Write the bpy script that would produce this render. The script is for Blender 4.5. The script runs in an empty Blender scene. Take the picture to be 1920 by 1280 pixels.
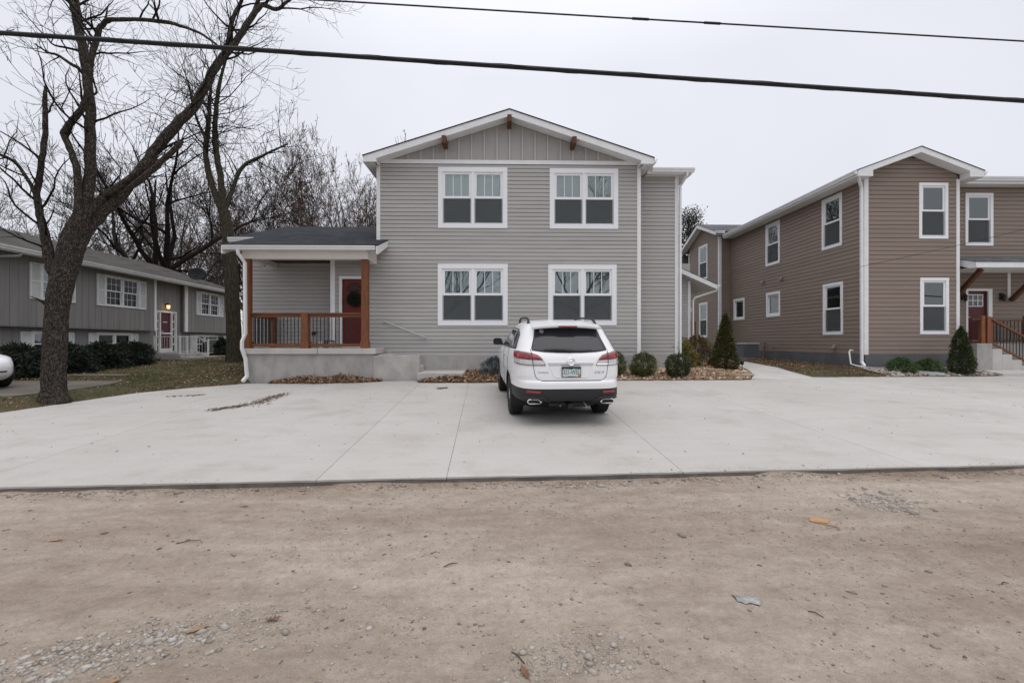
import bpy, bmesh, math, random
import numpy as np
from mathutils import Vector, Matrix

R = math.radians
scene = bpy.context.scene
col = scene.collection
random.seed(7)

# ------------------------------------------------------------------ camera
cam_d = bpy.data.cameras.new('camera')
cam_d.lens = 16.0
cam_d.sensor_width = 36.0
cam_d.clip_start = 0.05
cam_d.clip_end = 3000
cam = bpy.data.objects.new('camera', cam_d)
cam.location = (0, 0, 1.5)
cam.rotation_euler = (R(90), 0, R(-1.142))
col.objects.link(cam)
scene.camera = cam

# ------------------------------------------------------------------ sky (overcast) and sun
SUN_EL, SUN_AZ = 70.0, 150.0      # high, behind the cloud, slightly behind the camera
world = bpy.data.worlds.new('World')
scene.world = world
world.use_nodes = True
wn, wl = world.node_tree.nodes, world.node_tree.links
wn.clear()
w_out = wn.new('ShaderNodeOutputWorld')
w_add = wn.new('ShaderNodeAddShader')
w_sky = wn.new('ShaderNodeTexSky')
w_sky.sky_type = 'NISHITA'
w_sky.sun_disc = False
w_sky.sun_elevation = R(SUN_EL)
w_sky.sun_rotation = R(SUN_AZ)
w_b1 = wn.new('ShaderNodeBackground'); w_b1.inputs['Strength'].default_value = 0.015
wl.new(w_sky.outputs[0], w_b1.inputs[0])
w_b2 = wn.new('ShaderNodeBackground'); w_b2.inputs['Strength'].default_value = 1.0
w_tc = wn.new('ShaderNodeTexCoord')
w_sep = wn.new('ShaderNodeSeparateXYZ')
wl.new(w_tc.outputs['Generated'], w_sep.inputs[0])
w_rmp = wn.new('ShaderNodeValToRGB')            # even cloud deck, brighter towards the zenith
e = w_rmp.color_ramp.elements
e[0].position = 0.0; e[0].color = (0.74, 0.745, 0.785, 1)
e[1].position = 1.0; e[1].color = (1.75, 1.75, 1.77, 1)
m_ = e.new(0.50); m_.color = (0.79, 0.80, 0.855, 1)
m_ = e.new(0.75); m_.color = (1.16, 1.165, 1.20, 1)
wl.new(w_sep.outputs['Z'], w_rmp.inputs[0])
w_ns = wn.new('ShaderNodeTexNoise'); w_ns.inputs['Scale'].default_value = 1.6
w_ns.inputs['Detail'].default_value = 3.0
wl.new(w_tc.outputs['Generated'], w_ns.inputs['Vector'])
w_mr = wn.new('ShaderNodeMapRange')
w_mr.inputs['From Min'].default_value = 0.3; w_mr.inputs['From Max'].default_value = 0.7
w_mr.inputs['To Min'].default_value = 0.91; w_mr.inputs['To Max'].default_value = 1.05
wl.new(w_ns.outputs[0], w_mr.inputs['Value'])
w_mul = wn.new('ShaderNodeVectorMath'); w_mul.operation = 'SCALE'
wl.new(w_rmp.outputs[0], w_mul.inputs[0]); wl.new(w_mr.outputs[0], w_mul.inputs['Scale'])
wl.new(w_mul.outputs[0], w_b2.inputs[0])
wl.new(w_b1.outputs[0], w_add.inputs[0]); wl.new(w_b2.outputs[0], w_add.inputs[1])
wl.new(w_add.outputs[0], w_out.inputs[0])

sun_d = bpy.data.lights.new('sun', 'SUN')
sun_d.energy = 0.7
sun_d.angle = R(50)
sun_d.color = (1.0, 0.97, 0.93)
sun = bpy.data.objects.new('sun', sun_d)
_az = R(SUN_AZ)
_d = Vector((math.sin(_az) * math.cos(R(SUN_EL)), math.cos(_az) * math.cos(R(SUN_EL)), math.sin(R(SUN_EL))))
sun.rotation_euler = _d.to_track_quat('Z', 'Y').to_euler()
sun.location = (0, -5, 30)
col.objects.link(sun)

vs = scene.view_settings
vs.view_transform = 'Standard'
vs.look = 'None'
vs.exposure = 0.0
vs.gamma = 1.0
vs.use_curve_mapping = False

# ------------------------------------------------------------------ materials
MATS = {}
def srgb(r, g, b):
    f = lambda c: ((c / 255 + 0.055) / 1.055) ** 2.4 if c > 10.3 else c / 255 / 12.92
    return (f(r), f(g), f(b))

def mat(name, c, rough=0.6, c2=None, scale=4.0, detail=5.0, bump=0.0, bscale=60.0, metal=0.0, spec=0.4,
        rnd=0.0, island=None, stretch=None, coat=0.0, contrast=(0.35, 0.65), emit=None, bump2=None):
    m = bpy.data.materials.new(name)
    m.use_nodes = True
    nt = m.node_tree; n = nt.nodes; l = nt.links
    b = n['Principled BSDF']
    b.inputs['Roughness'].default_value = rough
    b.inputs['Metallic'].default_value = metal
    b.inputs['Specular IOR Level'].default_value = spec
    if coat:
        b.inputs['Coat Weight'].default_value = coat
        b.inputs['Coat Roughness'].default_value = 0.04
    tc = n.new('ShaderNodeTexCoord')
    vec = tc.outputs['Object']
    if stretch:
        mp = n.new('ShaderNodeMapping'); mp.inputs['Scale'].default_value = stretch
        l.new(vec, mp.inputs[0]); vec = mp.outputs[0]
    cs = None
    if c2 is not None:
        ns = n.new('ShaderNodeTexNoise'); ns.inputs['Scale'].default_value = scale
        ns.inputs['Detail'].default_value = detail; ns.inputs['Roughness'].default_value = 0.6
        l.new(vec, ns.inputs['Vector'])
        rp = n.new('ShaderNodeValToRGB')
        rp.color_ramp.elements[0].position = contrast[0]; rp.color_ramp.elements[0].color = (*c, 1)
        rp.color_ramp.elements[1].position = contrast[1]; rp.color_ramp.elements[1].color = (*c2, 1)
        l.new(ns.outputs[0], rp.inputs[0]); cs = rp.outputs[0]
    if island:                                     # one shade per leaf / chip / stone
        g = n.new('ShaderNodeNewGeometry')
        rp = n.new('ShaderNodeValToRGB')
        rp.color_ramp.interpolation = 'LINEAR'
        els = rp.color_ramp.elements
        els[0].position = 0; els[0].color = (*island[0], 1)
        els[1].position = 1; els[1].color = (*island[-1], 1)
        for i, k in enumerate(island[1:-1]):
            q = els.new((i + 1) / (len(island) - 1)); q.color = (*k, 1)
        l.new(g.outputs['Random Per Island'], rp.inputs[0]); cs = rp.outputs[0]
    if rnd:
        oi = n.new('ShaderNodeObjectInfo')
        mr = n.new('ShaderNodeMapRange'); mr.inputs['To Min'].default_value = 1 - rnd; mr.inputs['To Max'].default_value = 1 + rnd
        l.new(oi.outputs['Random'], mr.inputs['Value'])
        vm = n.new('ShaderNodeVectorMath'); vm.operation = 'SCALE'
        if cs is not None: l.new(cs, vm.inputs[0])
        else: vm.inputs[0].default_value = c
        l.new(mr.outputs[0], vm.inputs['Scale']); cs = vm.outputs[0]
    if cs is not None: l.new(cs, b.inputs['Base Color'])
    else: b.inputs['Base Color'].default_value = (*c, 1)
    if bump:
        n2 = n.new('ShaderNodeTexNoise'); n2.inputs['Scale'].default_value = bscale
        n2.inputs['Detail'].default_value = 6; n2.inputs['Roughness'].default_value = 0.65
        l.new(vec, n2.inputs['Vector'])
        bp = n.new('ShaderNodeBump'); bp.inputs['Strength'].default_value = bump
        bp.inputs['Distance'].default_value = bump2 or 0.02
        l.new(n2.outputs[0], bp.inputs['Height']); l.new(bp.outputs[0], b.inputs['Normal'])
    if emit:
        b.inputs['Emission Color'].default_value = (*emit[0], 1)
        b.inputs['Emission Strength'].default_value = emit[1]
    MATS[name] = m
    return m

def glass_mat(name, tint, refl, rtint=(1, 1, 1), rough=0.0, ior=1.5):
    m = bpy.data.materials.new(name); m.use_nodes = True
    n = m.node_tree.nodes; l = m.node_tree.links
    n.remove(n['Principled BSDF'])
    out = n['Material Output']
    tr = n.new('ShaderNodeBsdfTransparent'); tr.inputs[0].default_value = (*tint, 1)
    gl = n.new('ShaderNodeBsdfGlossy'); gl.inputs['Roughness'].default_value = rough; gl.inputs[0].default_value = (*rtint, 1)
    fr = n.new('ShaderNodeFresnel'); fr.inputs[0].default_value = ior
    ad = n.new('ShaderNodeMath'); ad.operation = 'ADD'; ad.inputs[1].default_value = refl; ad.use_clamp = True
    l.new(fr.outputs[0], ad.inputs[0])
    mx = n.new('ShaderNodeMixShader')
    l.new(ad.outputs[0], mx.inputs[0]); l.new(tr.outputs[0], mx.inputs[1]); l.new(gl.outputs[0], mx.inputs[2])
    l.new(mx.outputs[0], out.inputs[0])
    MATS[name] = m
    return m

def screen_mat(name, c, opacity):
    m = bpy.data.materials.new(name); m.use_nodes = True
    n = m.node_tree.nodes; l = m.node_tree.links
    b = n['Principled BSDF']; b.inputs['Base Color'].default_value = (*c, 1); b.inputs['Roughness'].default_value = 0.8
    tr = n.new('ShaderNodeBsdfTransparent')
    mx = n.new('ShaderNodeMixShader'); mx.inputs[0].default_value = opacity
    l.new(tr.outputs[0], mx.inputs[1]); l.new(b.outputs[0], mx.inputs[2])
    l.new(mx.outputs[0], n['Material Output'].inputs[0])
    MATS[name] = m
    return m

def shingle_mat(name, c1, c2, mortar, swap=False, sx=1.0):
    m = bpy.data.materials.new(name); m.use_nodes = True
    n = m.node_tree.nodes; l = m.node_tree.links
    b = n['Principled BSDF']; b.inputs['Roughness'].default_value = 0.95; b.inputs['Specular IOR Level'].default_value = 0.15
    tc = n.new('ShaderNodeTexCoord'); mp = n.new('ShaderNodeMapping')
    if swap: mp.inputs['Rotation'].default_value = (0, 0, R(90))
    l.new(tc.outputs['Object'], mp.inputs[0])
    br = n.new('ShaderNodeTexBrick')
    br.inputs['Scale'].default_value = 1.0
    br.inputs['Brick Width'].default_value = 0.33; br.inputs['Row Height'].default_value = 0.135
    br.inputs['Mortar Size'].default_value = 0.008; br.inputs['Bias'].default_value = 0.0
    br.inputs['Color1'].default_value = (*c1, 1); br.inputs['Color2'].default_value = (*c2, 1); br.inputs['Mortar'].default_value = (*mortar, 1)
    l.new(mp.outputs[0], br.inputs['Vector'])
    ns = n.new('ShaderNodeTexNoise'); ns.inputs['Scale'].default_value = 1.3; ns.inputs['Detail'].default_value = 6
    l.new(tc.outputs['Object'], ns.inputs['Vector'])
    mr = n.new('ShaderNodeMapRange'); mr.inputs['To Min'].default_value = 0.6; mr.inputs['To Max'].default_value = 1.4
    l.new(ns.outputs[0], mr.inputs['Value'])
    vm = n.new('ShaderNodeVectorMath'); vm.operation = 'SCALE'
    l.new(br.outputs[0], vm.inputs[0]); l.new(mr.outputs[0], vm.inputs['Scale'])
    l.new(vm.outputs[0], b.inputs['Base Color'])
    bp = n.new('ShaderNodeBump'); bp.inputs['Strength'].default_value = 0.5; bp.inputs['Distance'].default_value = 0.012
    l.new(br.outputs['Fac'], bp.inputs['Height']); bp.invert = True
    l.new(bp.outputs[0], b.inputs['Normal'])
    MATS[name] = m
    return m

white = (0.78, 0.78, 0.79)
mat('white_trim', white, 0.5, c2=(0.72, 0.72, 0.73), scale=2.5, rnd=0.015)
mat('beam_white', (0.74, 0.70, 0.66), 0.55, c2=(0.68, 0.65, 0.61), scale=1.5)
mat('soffit', (0.70, 0.69, 0.68), 0.6)
mat('vinyl', (0.80, 0.81, 0.83), 0.35)
mat('siding_grey', (0.415, 0.399, 0.387), 0.6, c2=(0.375, 0.361, 0.350), scale=0.6, rnd=0.03, bump=0.08, bscale=40, stretch=(1, 1, 12))
mat('siding_taupe', (0.255, 0.199, 0.165), 0.6, c2=(0.228, 0.178, 0.148), scale=0.6, rnd=0.035, bump=0.08, bscale=40, stretch=(1, 1, 12))
mat('siding_panel', (0.370, 0.357, 0.346), 0.65, c2=(0.345, 0.333, 0.324), scale=2.0)
mat('batten_lit_tone', (0.46, 0.444, 0.43), 0.6)  # paler than the panel: light on the proud battens put into the colour
mat('siding_old', (0.240, 0.230, 0.220), 0.75, c2=(0.200, 0.192, 0.184), scale=0.9, rnd=0.05, bump=0.15, bscale=30, stretch=(6, 6, 0.6))
mat('foundation', (0.375, 0.362, 0.345), 0.85, c2=(0.245, 0.238, 0.226), scale=2.2, detail=10, bump=0.2, bscale=25, contrast=(0.42, 0.78), stretch=(1.6, 1.6, .8))
mat('foundation_dark', (0.135, 0.138, 0.145), 0.85, c2=(0.10, 0.103, 0.11), scale=1.8, detail=8, bump=0.2, bscale=25)
mat('slab_concrete', (0.50, 0.485, 0.46), 0.8, c2=(0.42, 0.40, 0.38), scale=1.5, detail=9, bump=0.12, bscale=80)
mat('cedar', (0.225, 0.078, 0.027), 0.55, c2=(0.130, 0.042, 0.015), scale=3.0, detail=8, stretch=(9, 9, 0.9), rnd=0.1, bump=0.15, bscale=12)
mat('cedar_rail', (0.205, 0.072, 0.026), 0.55, c2=(0.125, 0.042, 0.016), scale=3.0, detail=8, stretch=(0.9, 9, 9), rnd=0.1, bump=0.15, bscale=12)
mat('dark_cedar', (0.115, 0.045, 0.018), 0.6, c2=(0.080, 0.030, 0.013), scale=3.0, detail=8, stretch=(5, 5, 1), rnd=0.1)
mat('black_metal', (0.012, 0.012, 0.013), 0.45)
mat('grey_metal', (0.45, 0.46, 0.47), 0.35, metal=0.8)
mat('red_door', (0.130, 0.008, 0.005), 0.5, c2=(0.115, 0.007, 0.004), scale=3)
mat('maroon_door', (0.090, 0.008, 0.012), 0.4, c2=(0.078, 0.007, 0.010), scale=3)
mat('old_red_door', (0.075, 0.006, 0.012), 0.5)
mat('blind', (0.80, 0.82, 0.81), 0.8, c2=(0.74, 0.76, 0.75), scale=2, stretch=(0.3, 0.3, 40))
mat('curtain', (0.36, 0.37, 0.38), 0.9, c2=(0.20, 0.21, 0.22), scale=5, stretch=(6, 6, 0.25))
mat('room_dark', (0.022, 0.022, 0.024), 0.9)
mat('black_plastic', (0.013, 0.013, 0.014), 0.5, bump=0.05, bscale=300)
glass_mat('window_glass', (0.84, 0.885, 0.875), 0.10, (0.92, 0.98, 0.98))
glass_mat('plain_glass', (0.72, 0.76, 0.78), 0.0, ior=1.3)
screen_mat('insect_screen', (0.085, 0.095, 0.098), 0.52)
mat('blind_dim', (0.56, 0.58, 0.55), 0.8, c2=(0.44, 0.47, 0.45), scale=2)
mat('blind_blue', (0.40, 0.48, 0.52), 0.8, c2=(0.30, 0.37, 0.41), scale=2)
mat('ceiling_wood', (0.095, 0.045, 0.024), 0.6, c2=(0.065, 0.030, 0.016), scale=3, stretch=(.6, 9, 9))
shingle_mat('shingles_dark', (0.020, 0.022, 0.028), (0.042, 0.045, 0.054), (0.012, 0.012, 0.014))
shingle_mat('shingles_old', (0.066, 0.061, 0.056), (0.092, 0.085, 0.079), (0.055, 0.05, 0.046), swap=True)
shingle_mat('shingles_grey', (0.090, 0.092, 0.10), (0.14, 0.142, 0.15), (0.05, 0.05, 0.055))

# ------------------------------------------------------------------ scene helpers
def tag(o, label=None, cat=None, group=None, kind=None):
    if label: o['label'] = label
    if cat: o['category'] = cat
    if group: o['group'] = group
    if kind: o['kind'] = kind
    return o

def thing(name, label, cat, loc=(0, 0, 0), group=None):
    o = bpy.data.objects.new(name, None)
    o.empty_display_size = 0.2
    o.location = loc
    col.objects.link(o)
    tag(o, label, cat, group)
    return o

LOCAL = set()          # roots whose parts are modelled in their own coordinates
def put(name, me, parent=None):
    o = bpy.data.objects.new(name, me)
    col.objects.link(o)
    if parent is not None:
        o.parent = parent
        if parent.type == 'EMPTY' and parent.name not in LOCAL:
            o.matrix_parent_inverse = Matrix.Translation(-Vector(parent.location))
    return o

class MB:
    """collects shapes; build() links them as one mesh object"""
    def __init__(self, T=None):
        self.v = []; self.f = []; self.T = T
    def add(self, vs, fs):
        b = len(self.v)
        T = self.T
        self.v.extend([tuple(T(p)) for p in vs] if T else [tuple(p) for p in vs])
        self.f.extend([tuple(i + b for i in q) for q in fs])
        return self
    def box(self, a0, a1, b0, b1, c0, c1):
        return self.add([(a0, b0, c0), (a1, b0, c0), (a1, b1, c0), (a0, b1, c0), (a0, b0, c1), (a1, b0, c1), (a1, b1, c1), (a0, b1, c1)],
                        [(0, 3, 2, 1), (4, 5, 6, 7), (0, 1, 5, 4), (1, 2, 6, 5), (2, 3, 7, 6), (3, 0, 4, 7)])
    def prism(self, poly, vec):
        n = len(poly); vec = Vector(vec)
        p = [Vector(q) for q in poly]
        return self.add(p + [q + vec for q in p],
                        [tuple(range(n - 1, -1, -1)), tuple(range(n, 2 * n))] + [(i, (i + 1) % n, (i + 1) % n + n, i + n) for i in range(n)])
    def beam(self, a, b, w, h, up=(0, 0, 1)):
        a = Vector(a); b = Vector(b); d = (b - a).normalized(); up = Vector(up)
        s = d.cross(up).normalized(); u = s.cross(d)
        poly = [a + s * w / 2 + u * h / 2, a - s * w / 2 + u * h / 2, a - s * w / 2 - u * h / 2, a + s * w / 2 - u * h / 2]
        return self.prism(poly, b - a)
    def tube(self, pts, r, n=8, cap=True, rot=0.0, flat=1.0):
        pts = [Vector(p) for p in pts]
        if not hasattr(r, '__len__'): r = [r] * len(pts)
        vs = []; fs = []
        ref = None
        for i, p in enumerate(pts):
            d = (pts[min(i + 1, len(pts) - 1)] - pts[max(i - 1, 0)])
            if d.length < 1e-9: d = Vector((0, 0, 1))
            d.normalize()
            if ref is None:
                ref = Vector((0, 0, 1)) if abs(d.z) < 0.9 else Vector((1, 0, 0))
            s = d.cross(ref)
            if s.length < 1e-4: s = d.cross(Vector((0, 1, 0)))
            s.normalize(); u = s.cross(d).normalized()
            ref = u
            for k in range(n):
                a = 2 * math.pi * k / n + rot
                vs.append(p + s * math.cos(a) * r[i] + u * math.sin(a) * r[i] * flat)
        for i in range(len(pts) - 1):
            for k in range(n):
                k2 = (k + 1) % n
                fs.append((i * n + k, i * n + k2, (i + 1) * n + k2, (i + 1) * n + k))
        if cap:
            fs.append(tuple(range(n - 1, -1, -1))); fs.append(tuple(range((len(pts) - 1) * n, len(pts) * n)))
        return self.add(vs, fs)
    def disc_stack(self, prof, n=24, axis='z', c=(0, 0, 0)):
        """lathe: prof = [(radius, height), ...]"""
        vs = []; fs = []
        for (r, h) in prof:
            for k in range(n):
                a = 2 * math.pi * k / n
                q = (r * math.cos(a), r * math.sin(a), h)
                if axis == 'x': q = (q[2], q[0], q[1])
                if axis == 'y': q = (q[0], q[2], q[1])
                vs.append((q[0] + c[0], q[1] + c[1], q[2] + c[2]))
        for i in range(len(prof) - 1):
            for k in range(n):
                k2 = (k + 1) % n
                fs.append((i * n + k, i * n + k2, (i + 1) * n + k2, (i + 1) * n + k))
        fs.append(tuple(range(n - 1, -1, -1))); fs.append(tuple(range((len(prof) - 1) * n, len(prof) * n)))
        return self.add(vs, fs)
    def mesh(self, name, m=None, smooth=False, fix=True):
        me = bpy.data.meshes.new(name)
        me.from_pydata(self.v, [], self.f)
        if fix:
            bm = bmesh.new(); bm.from_mesh(me)
            bmesh.ops.recalc_face_normals(bm, faces=bm.faces)
            bm.to_mesh(me); bm.free()
        if m: me.materials.append(MATS[m])
        if smooth: me.polygons.foreach_set('use_smooth', [True] * len(me.polygons))
        me.update()
        return me
    def build(self, name, m, parent=None, smooth=False, fix=True, bevel=0.0):
        o = put(name, self.mesh(name, m, smooth, fix), parent)
        if bevel:
            b = o.modifiers.new('bevel', 'BEVEL'); b.width = bevel; b.segments = 2; b.limit_method = 'ANGLE'
        if smooth and not bevel:
            try: o.data.set_sharp_from_angle(angle=R(40))
            except Exception: pass
        return o

def np_mesh(name, V, F, m, smooth=False):
    """V (n,3) float array, F (m,k) int array"""
    me = bpy.data.meshes.new(name)
    V = np.asarray(V, dtype=np.float32); F = np.asarray(F, dtype=np.int32)
    k = F.shape[1]
    me.vertices.add(len(V)); me.vertices.foreach_set('co', V.ravel())
    me.loops.add(F.size); me.loops.foreach_set('vertex_index', F.ravel())
    me.polygons.add(len(F)); me.polygons.foreach_set('loop_start', np.arange(0, F.size, k, dtype=np.int32))
    me.update(calc_edges=True)
    if smooth: me.polygons.foreach_set('use_smooth', np.ones(len(F), dtype=bool))
    if m: me.materials.append(MATS[m])
    me.validate()
    return me

def vnoise(x, y, seed=0):
    """smooth value noise, vectorised"""
    xi = np.floor(x).astype(np.int64); yi = np.floor(y).astype(np.int64)
    xf = x - xi; yf = y - yi
    def h(a, b):
        k = (a * 374761393 + b * 668265263 + seed * 1442695041) & 0x7fffffff
        k = ((k ^ (k >> 13)) * 1274126177) & 0x7fffffff
        return ((k ^ (k >> 16)) & 0xffff) / 65535.0
    u = xf * xf * (3 - 2 * xf); v = yf * yf * (3 - 2 * yf)
    return (h(xi, yi) * (1 - u) + h(xi + 1, yi) * u) * (1 - v) + (h(xi, yi + 1) * (1 - u) + h(xi + 1, yi + 1) * u) * v
def fbm(x, y, seed=0, oct=4):
    s = 0; a = 0.5
    for i in range(oct):
        s = s + a * vnoise(x * 2 ** i, y * 2 ** i, seed + i); a *= 0.5
    return s

# ------------------------------------------------------------------ terrain
def terr(x, y):
    x = np.asarray(x, dtype=float); y = np.asarray(y, dtype=float)
    L = np.interp(y, [-40, 4.3, 6, 8.4, 9.8, 13.4, 16.3, 20, 24, 60, 200], [-.05, -.06, .03, .16, .30, .36, .43, .60, .69, 1.0, 1.1])
    C = np.interp(y, [-40, 4.9, 5.2, 12.6, 13.2, 14.4, 20, 60, 200], [-.05, -.06, -.04, .26, .37, .56, .70, 1.0, 1.1])
    Rr = np.interp(y, [-40, 5.2, 5.6, 13.3, 13.9, 15.3, 21, 60, 200], [-.05, -.06, -.04, .31, .40, .58, .69, 1.0, 1.1])
    a = np.clip((x + 9.75) / .6, 0, 1); b = np.clip((x - 6.5) / 3.0, 0, 1)
    return (L * (1 - a) + C * a) * (1 - b) + Rr * b
def tz(x, y): return float(terr(x, y))

def yfront(x): return 4.90 + 0.055 * np.asarray(x, dtype=float)
def yback(x):
    return np.interp(x, [-9.45, -9.25, -9.05, -8.4, -7.6, -7.45, -2.4, -2.3, -.8, 2, 5.5, 7.6, 8.6, 10, 16, 24],
                     [8.4, 9.9, 11.3, 12.3, 13.1, 13.36, 13.36, 12.85, 12.8, 13.0, 13.2, 13.3, 13.85, 13.95, 14.3, 14.6])
def padz(x, y):
    return 0.053 + (np.asarray(y, dtype=float) - yfront(x)) * np.interp(x, [-7, 0], [0.026, 0.040])
def soil(x, y):
    """terrain, feathered down to the pad where it meets its back edge"""
    x = np.asarray(x, dtype=float); y = np.asarray(y, dtype=float)
    t = terr(x, y); k = np.clip((y - yback(x) + .06) / .30, 0, 1); k = np.where((x < -9.40) | (x > 24), 1, k)
    return (padz(x, y) - .022) * (1 - k) + t * k

# ------------------------------------------------------------------ ground materials
mat('earth', (0.150, 0.120, 0.085), 0.95, c2=(0.085, 0.085, 0.045), scale=0.6, detail=10, bump=0.6, bscale=9, spec=0.1)
mat('lawn_soil', (0.105, 0.075, 0.048), 0.95, c2=(0.060, 0.066, 0.028), scale=1.3, detail=10, bump=0.6, bscale=20, spec=0.1)
mat('mulch_soil', (0.190, 0.120, 0.075), 0.95, c2=(0.110, 0.065, 0.040), scale=6, detail=10, bump=0.8, bscale=30, spec=0.1)

def concrete_mat():
    m = bpy.data.materials.new('concrete_pad'); m.use_nodes = True
    n = m.node_tree.nodes; l = m.node_tree.links; b = n['Principled BSDF']
    b.inputs['Roughness'].default_value = 0.82; b.inputs['Specular IOR Level'].default_value = 0.3
    tc = n.new('ShaderNodeTexCoord')
    def nz(scale, det, st=None, rough=0.6):
        q = n.new('ShaderNodeTexNoise'); q.inputs['Scale'].default_value = scale; q.inputs['Detail'].default_value = det; q.inputs['Roughness'].default_value = rough
        if st:
            mp = n.new('ShaderNodeMapping'); mp.inputs['Scale'].default_value = st; l.new(tc.outputs['Object'], mp.inputs[0]); l.new(mp.outputs[0], q.inputs['Vector'])
        else: l.new(tc.outputs['Object'], q.inputs['Vector'])
        return q.outputs[0]
    def ramp(src, a, ca, bb, cb):
        r = n.new('ShaderNodeValToRGB'); r.color_ramp.elements[0].position = a; r.color_ramp.elements[0].color = (*ca, 1)
        r.color_ramp.elements[1].position = bb; r.color_ramp.elements[1].color = (*cb, 1); l.new(src, r.inputs[0]); return r.outputs[0]
    def mul(x, y):
        v = n.new('ShaderNodeMix'); v.data_type = 'RGBA'; v.blend_type = 'MULTIPLY'; v.inputs[0].default_value = 1.0
        l.new(x, v.inputs[6]); l.new(y, v.inputs[7]); return v.outputs[2]
    base = ramp(nz(0.35, 6), 0.3, (0.435, 0.408, 0.382), 0.7, (0.490, 0.474, 0.458))
    broom = ramp(nz(1.0, 7, (0.9, 5, 1)), 0.3, (0.955, 0.955, 0.96), 0.7, (1.02, 1.02, 1.01))
    blot = ramp(nz(1.1, 9, rough=0.7), 0.30, (0.86, 0.83, 0.79), 0.50, (1.0, 1.0, 1.0))
    speck = ramp(nz(30, 4, None, .7), 0.28, (0.74, 0.70, 0.65), 0.40, (1.0, 1.0, 1.0))
    spots = ramp(nz(2.1, 7, None, .65), 0.66, (1.0, 1.0, 1.0), 0.76, (0.80, 0.775, 0.74))
    c = mul(mul(mul(mul(base, broom), blot), speck), spots)
    oi = n.new('ShaderNodeObjectInfo'); mr = n.new('ShaderNodeMapRange'); mr.inputs['To Min'].default_value = 0.965; mr.inputs['To Max'].default_value = 1.03
    l.new(oi.outputs['Random'], mr.inputs['Value'])
    sc = n.new('ShaderNodeVectorMath'); sc.operation = 'SCALE'; l.new(c, sc.inputs[0]); l.new(mr.outputs[0], sc.inputs['Scale'])
    l.new(sc.outputs[0], b.inputs['Base Color'])
    bp = n.new('ShaderNodeBump'); bp.inputs['Strength'].default_value = 0.15; bp.inputs['Distance'].default_value = 0.01
    l.new(nz(60, 5), bp.inputs['Height']); l.new(bp.outputs[0], b.inputs['Normal'])
    MATS['concrete_pad'] = m
concrete_mat()
mat('joint_dirt', (0.20, 0.18, 0.16), 0.95)
mat('dark_edge', (0.10, 0.092, 0.082), 0.9, c2=(0.17, 0.15, 0.13), scale=5)

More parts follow.
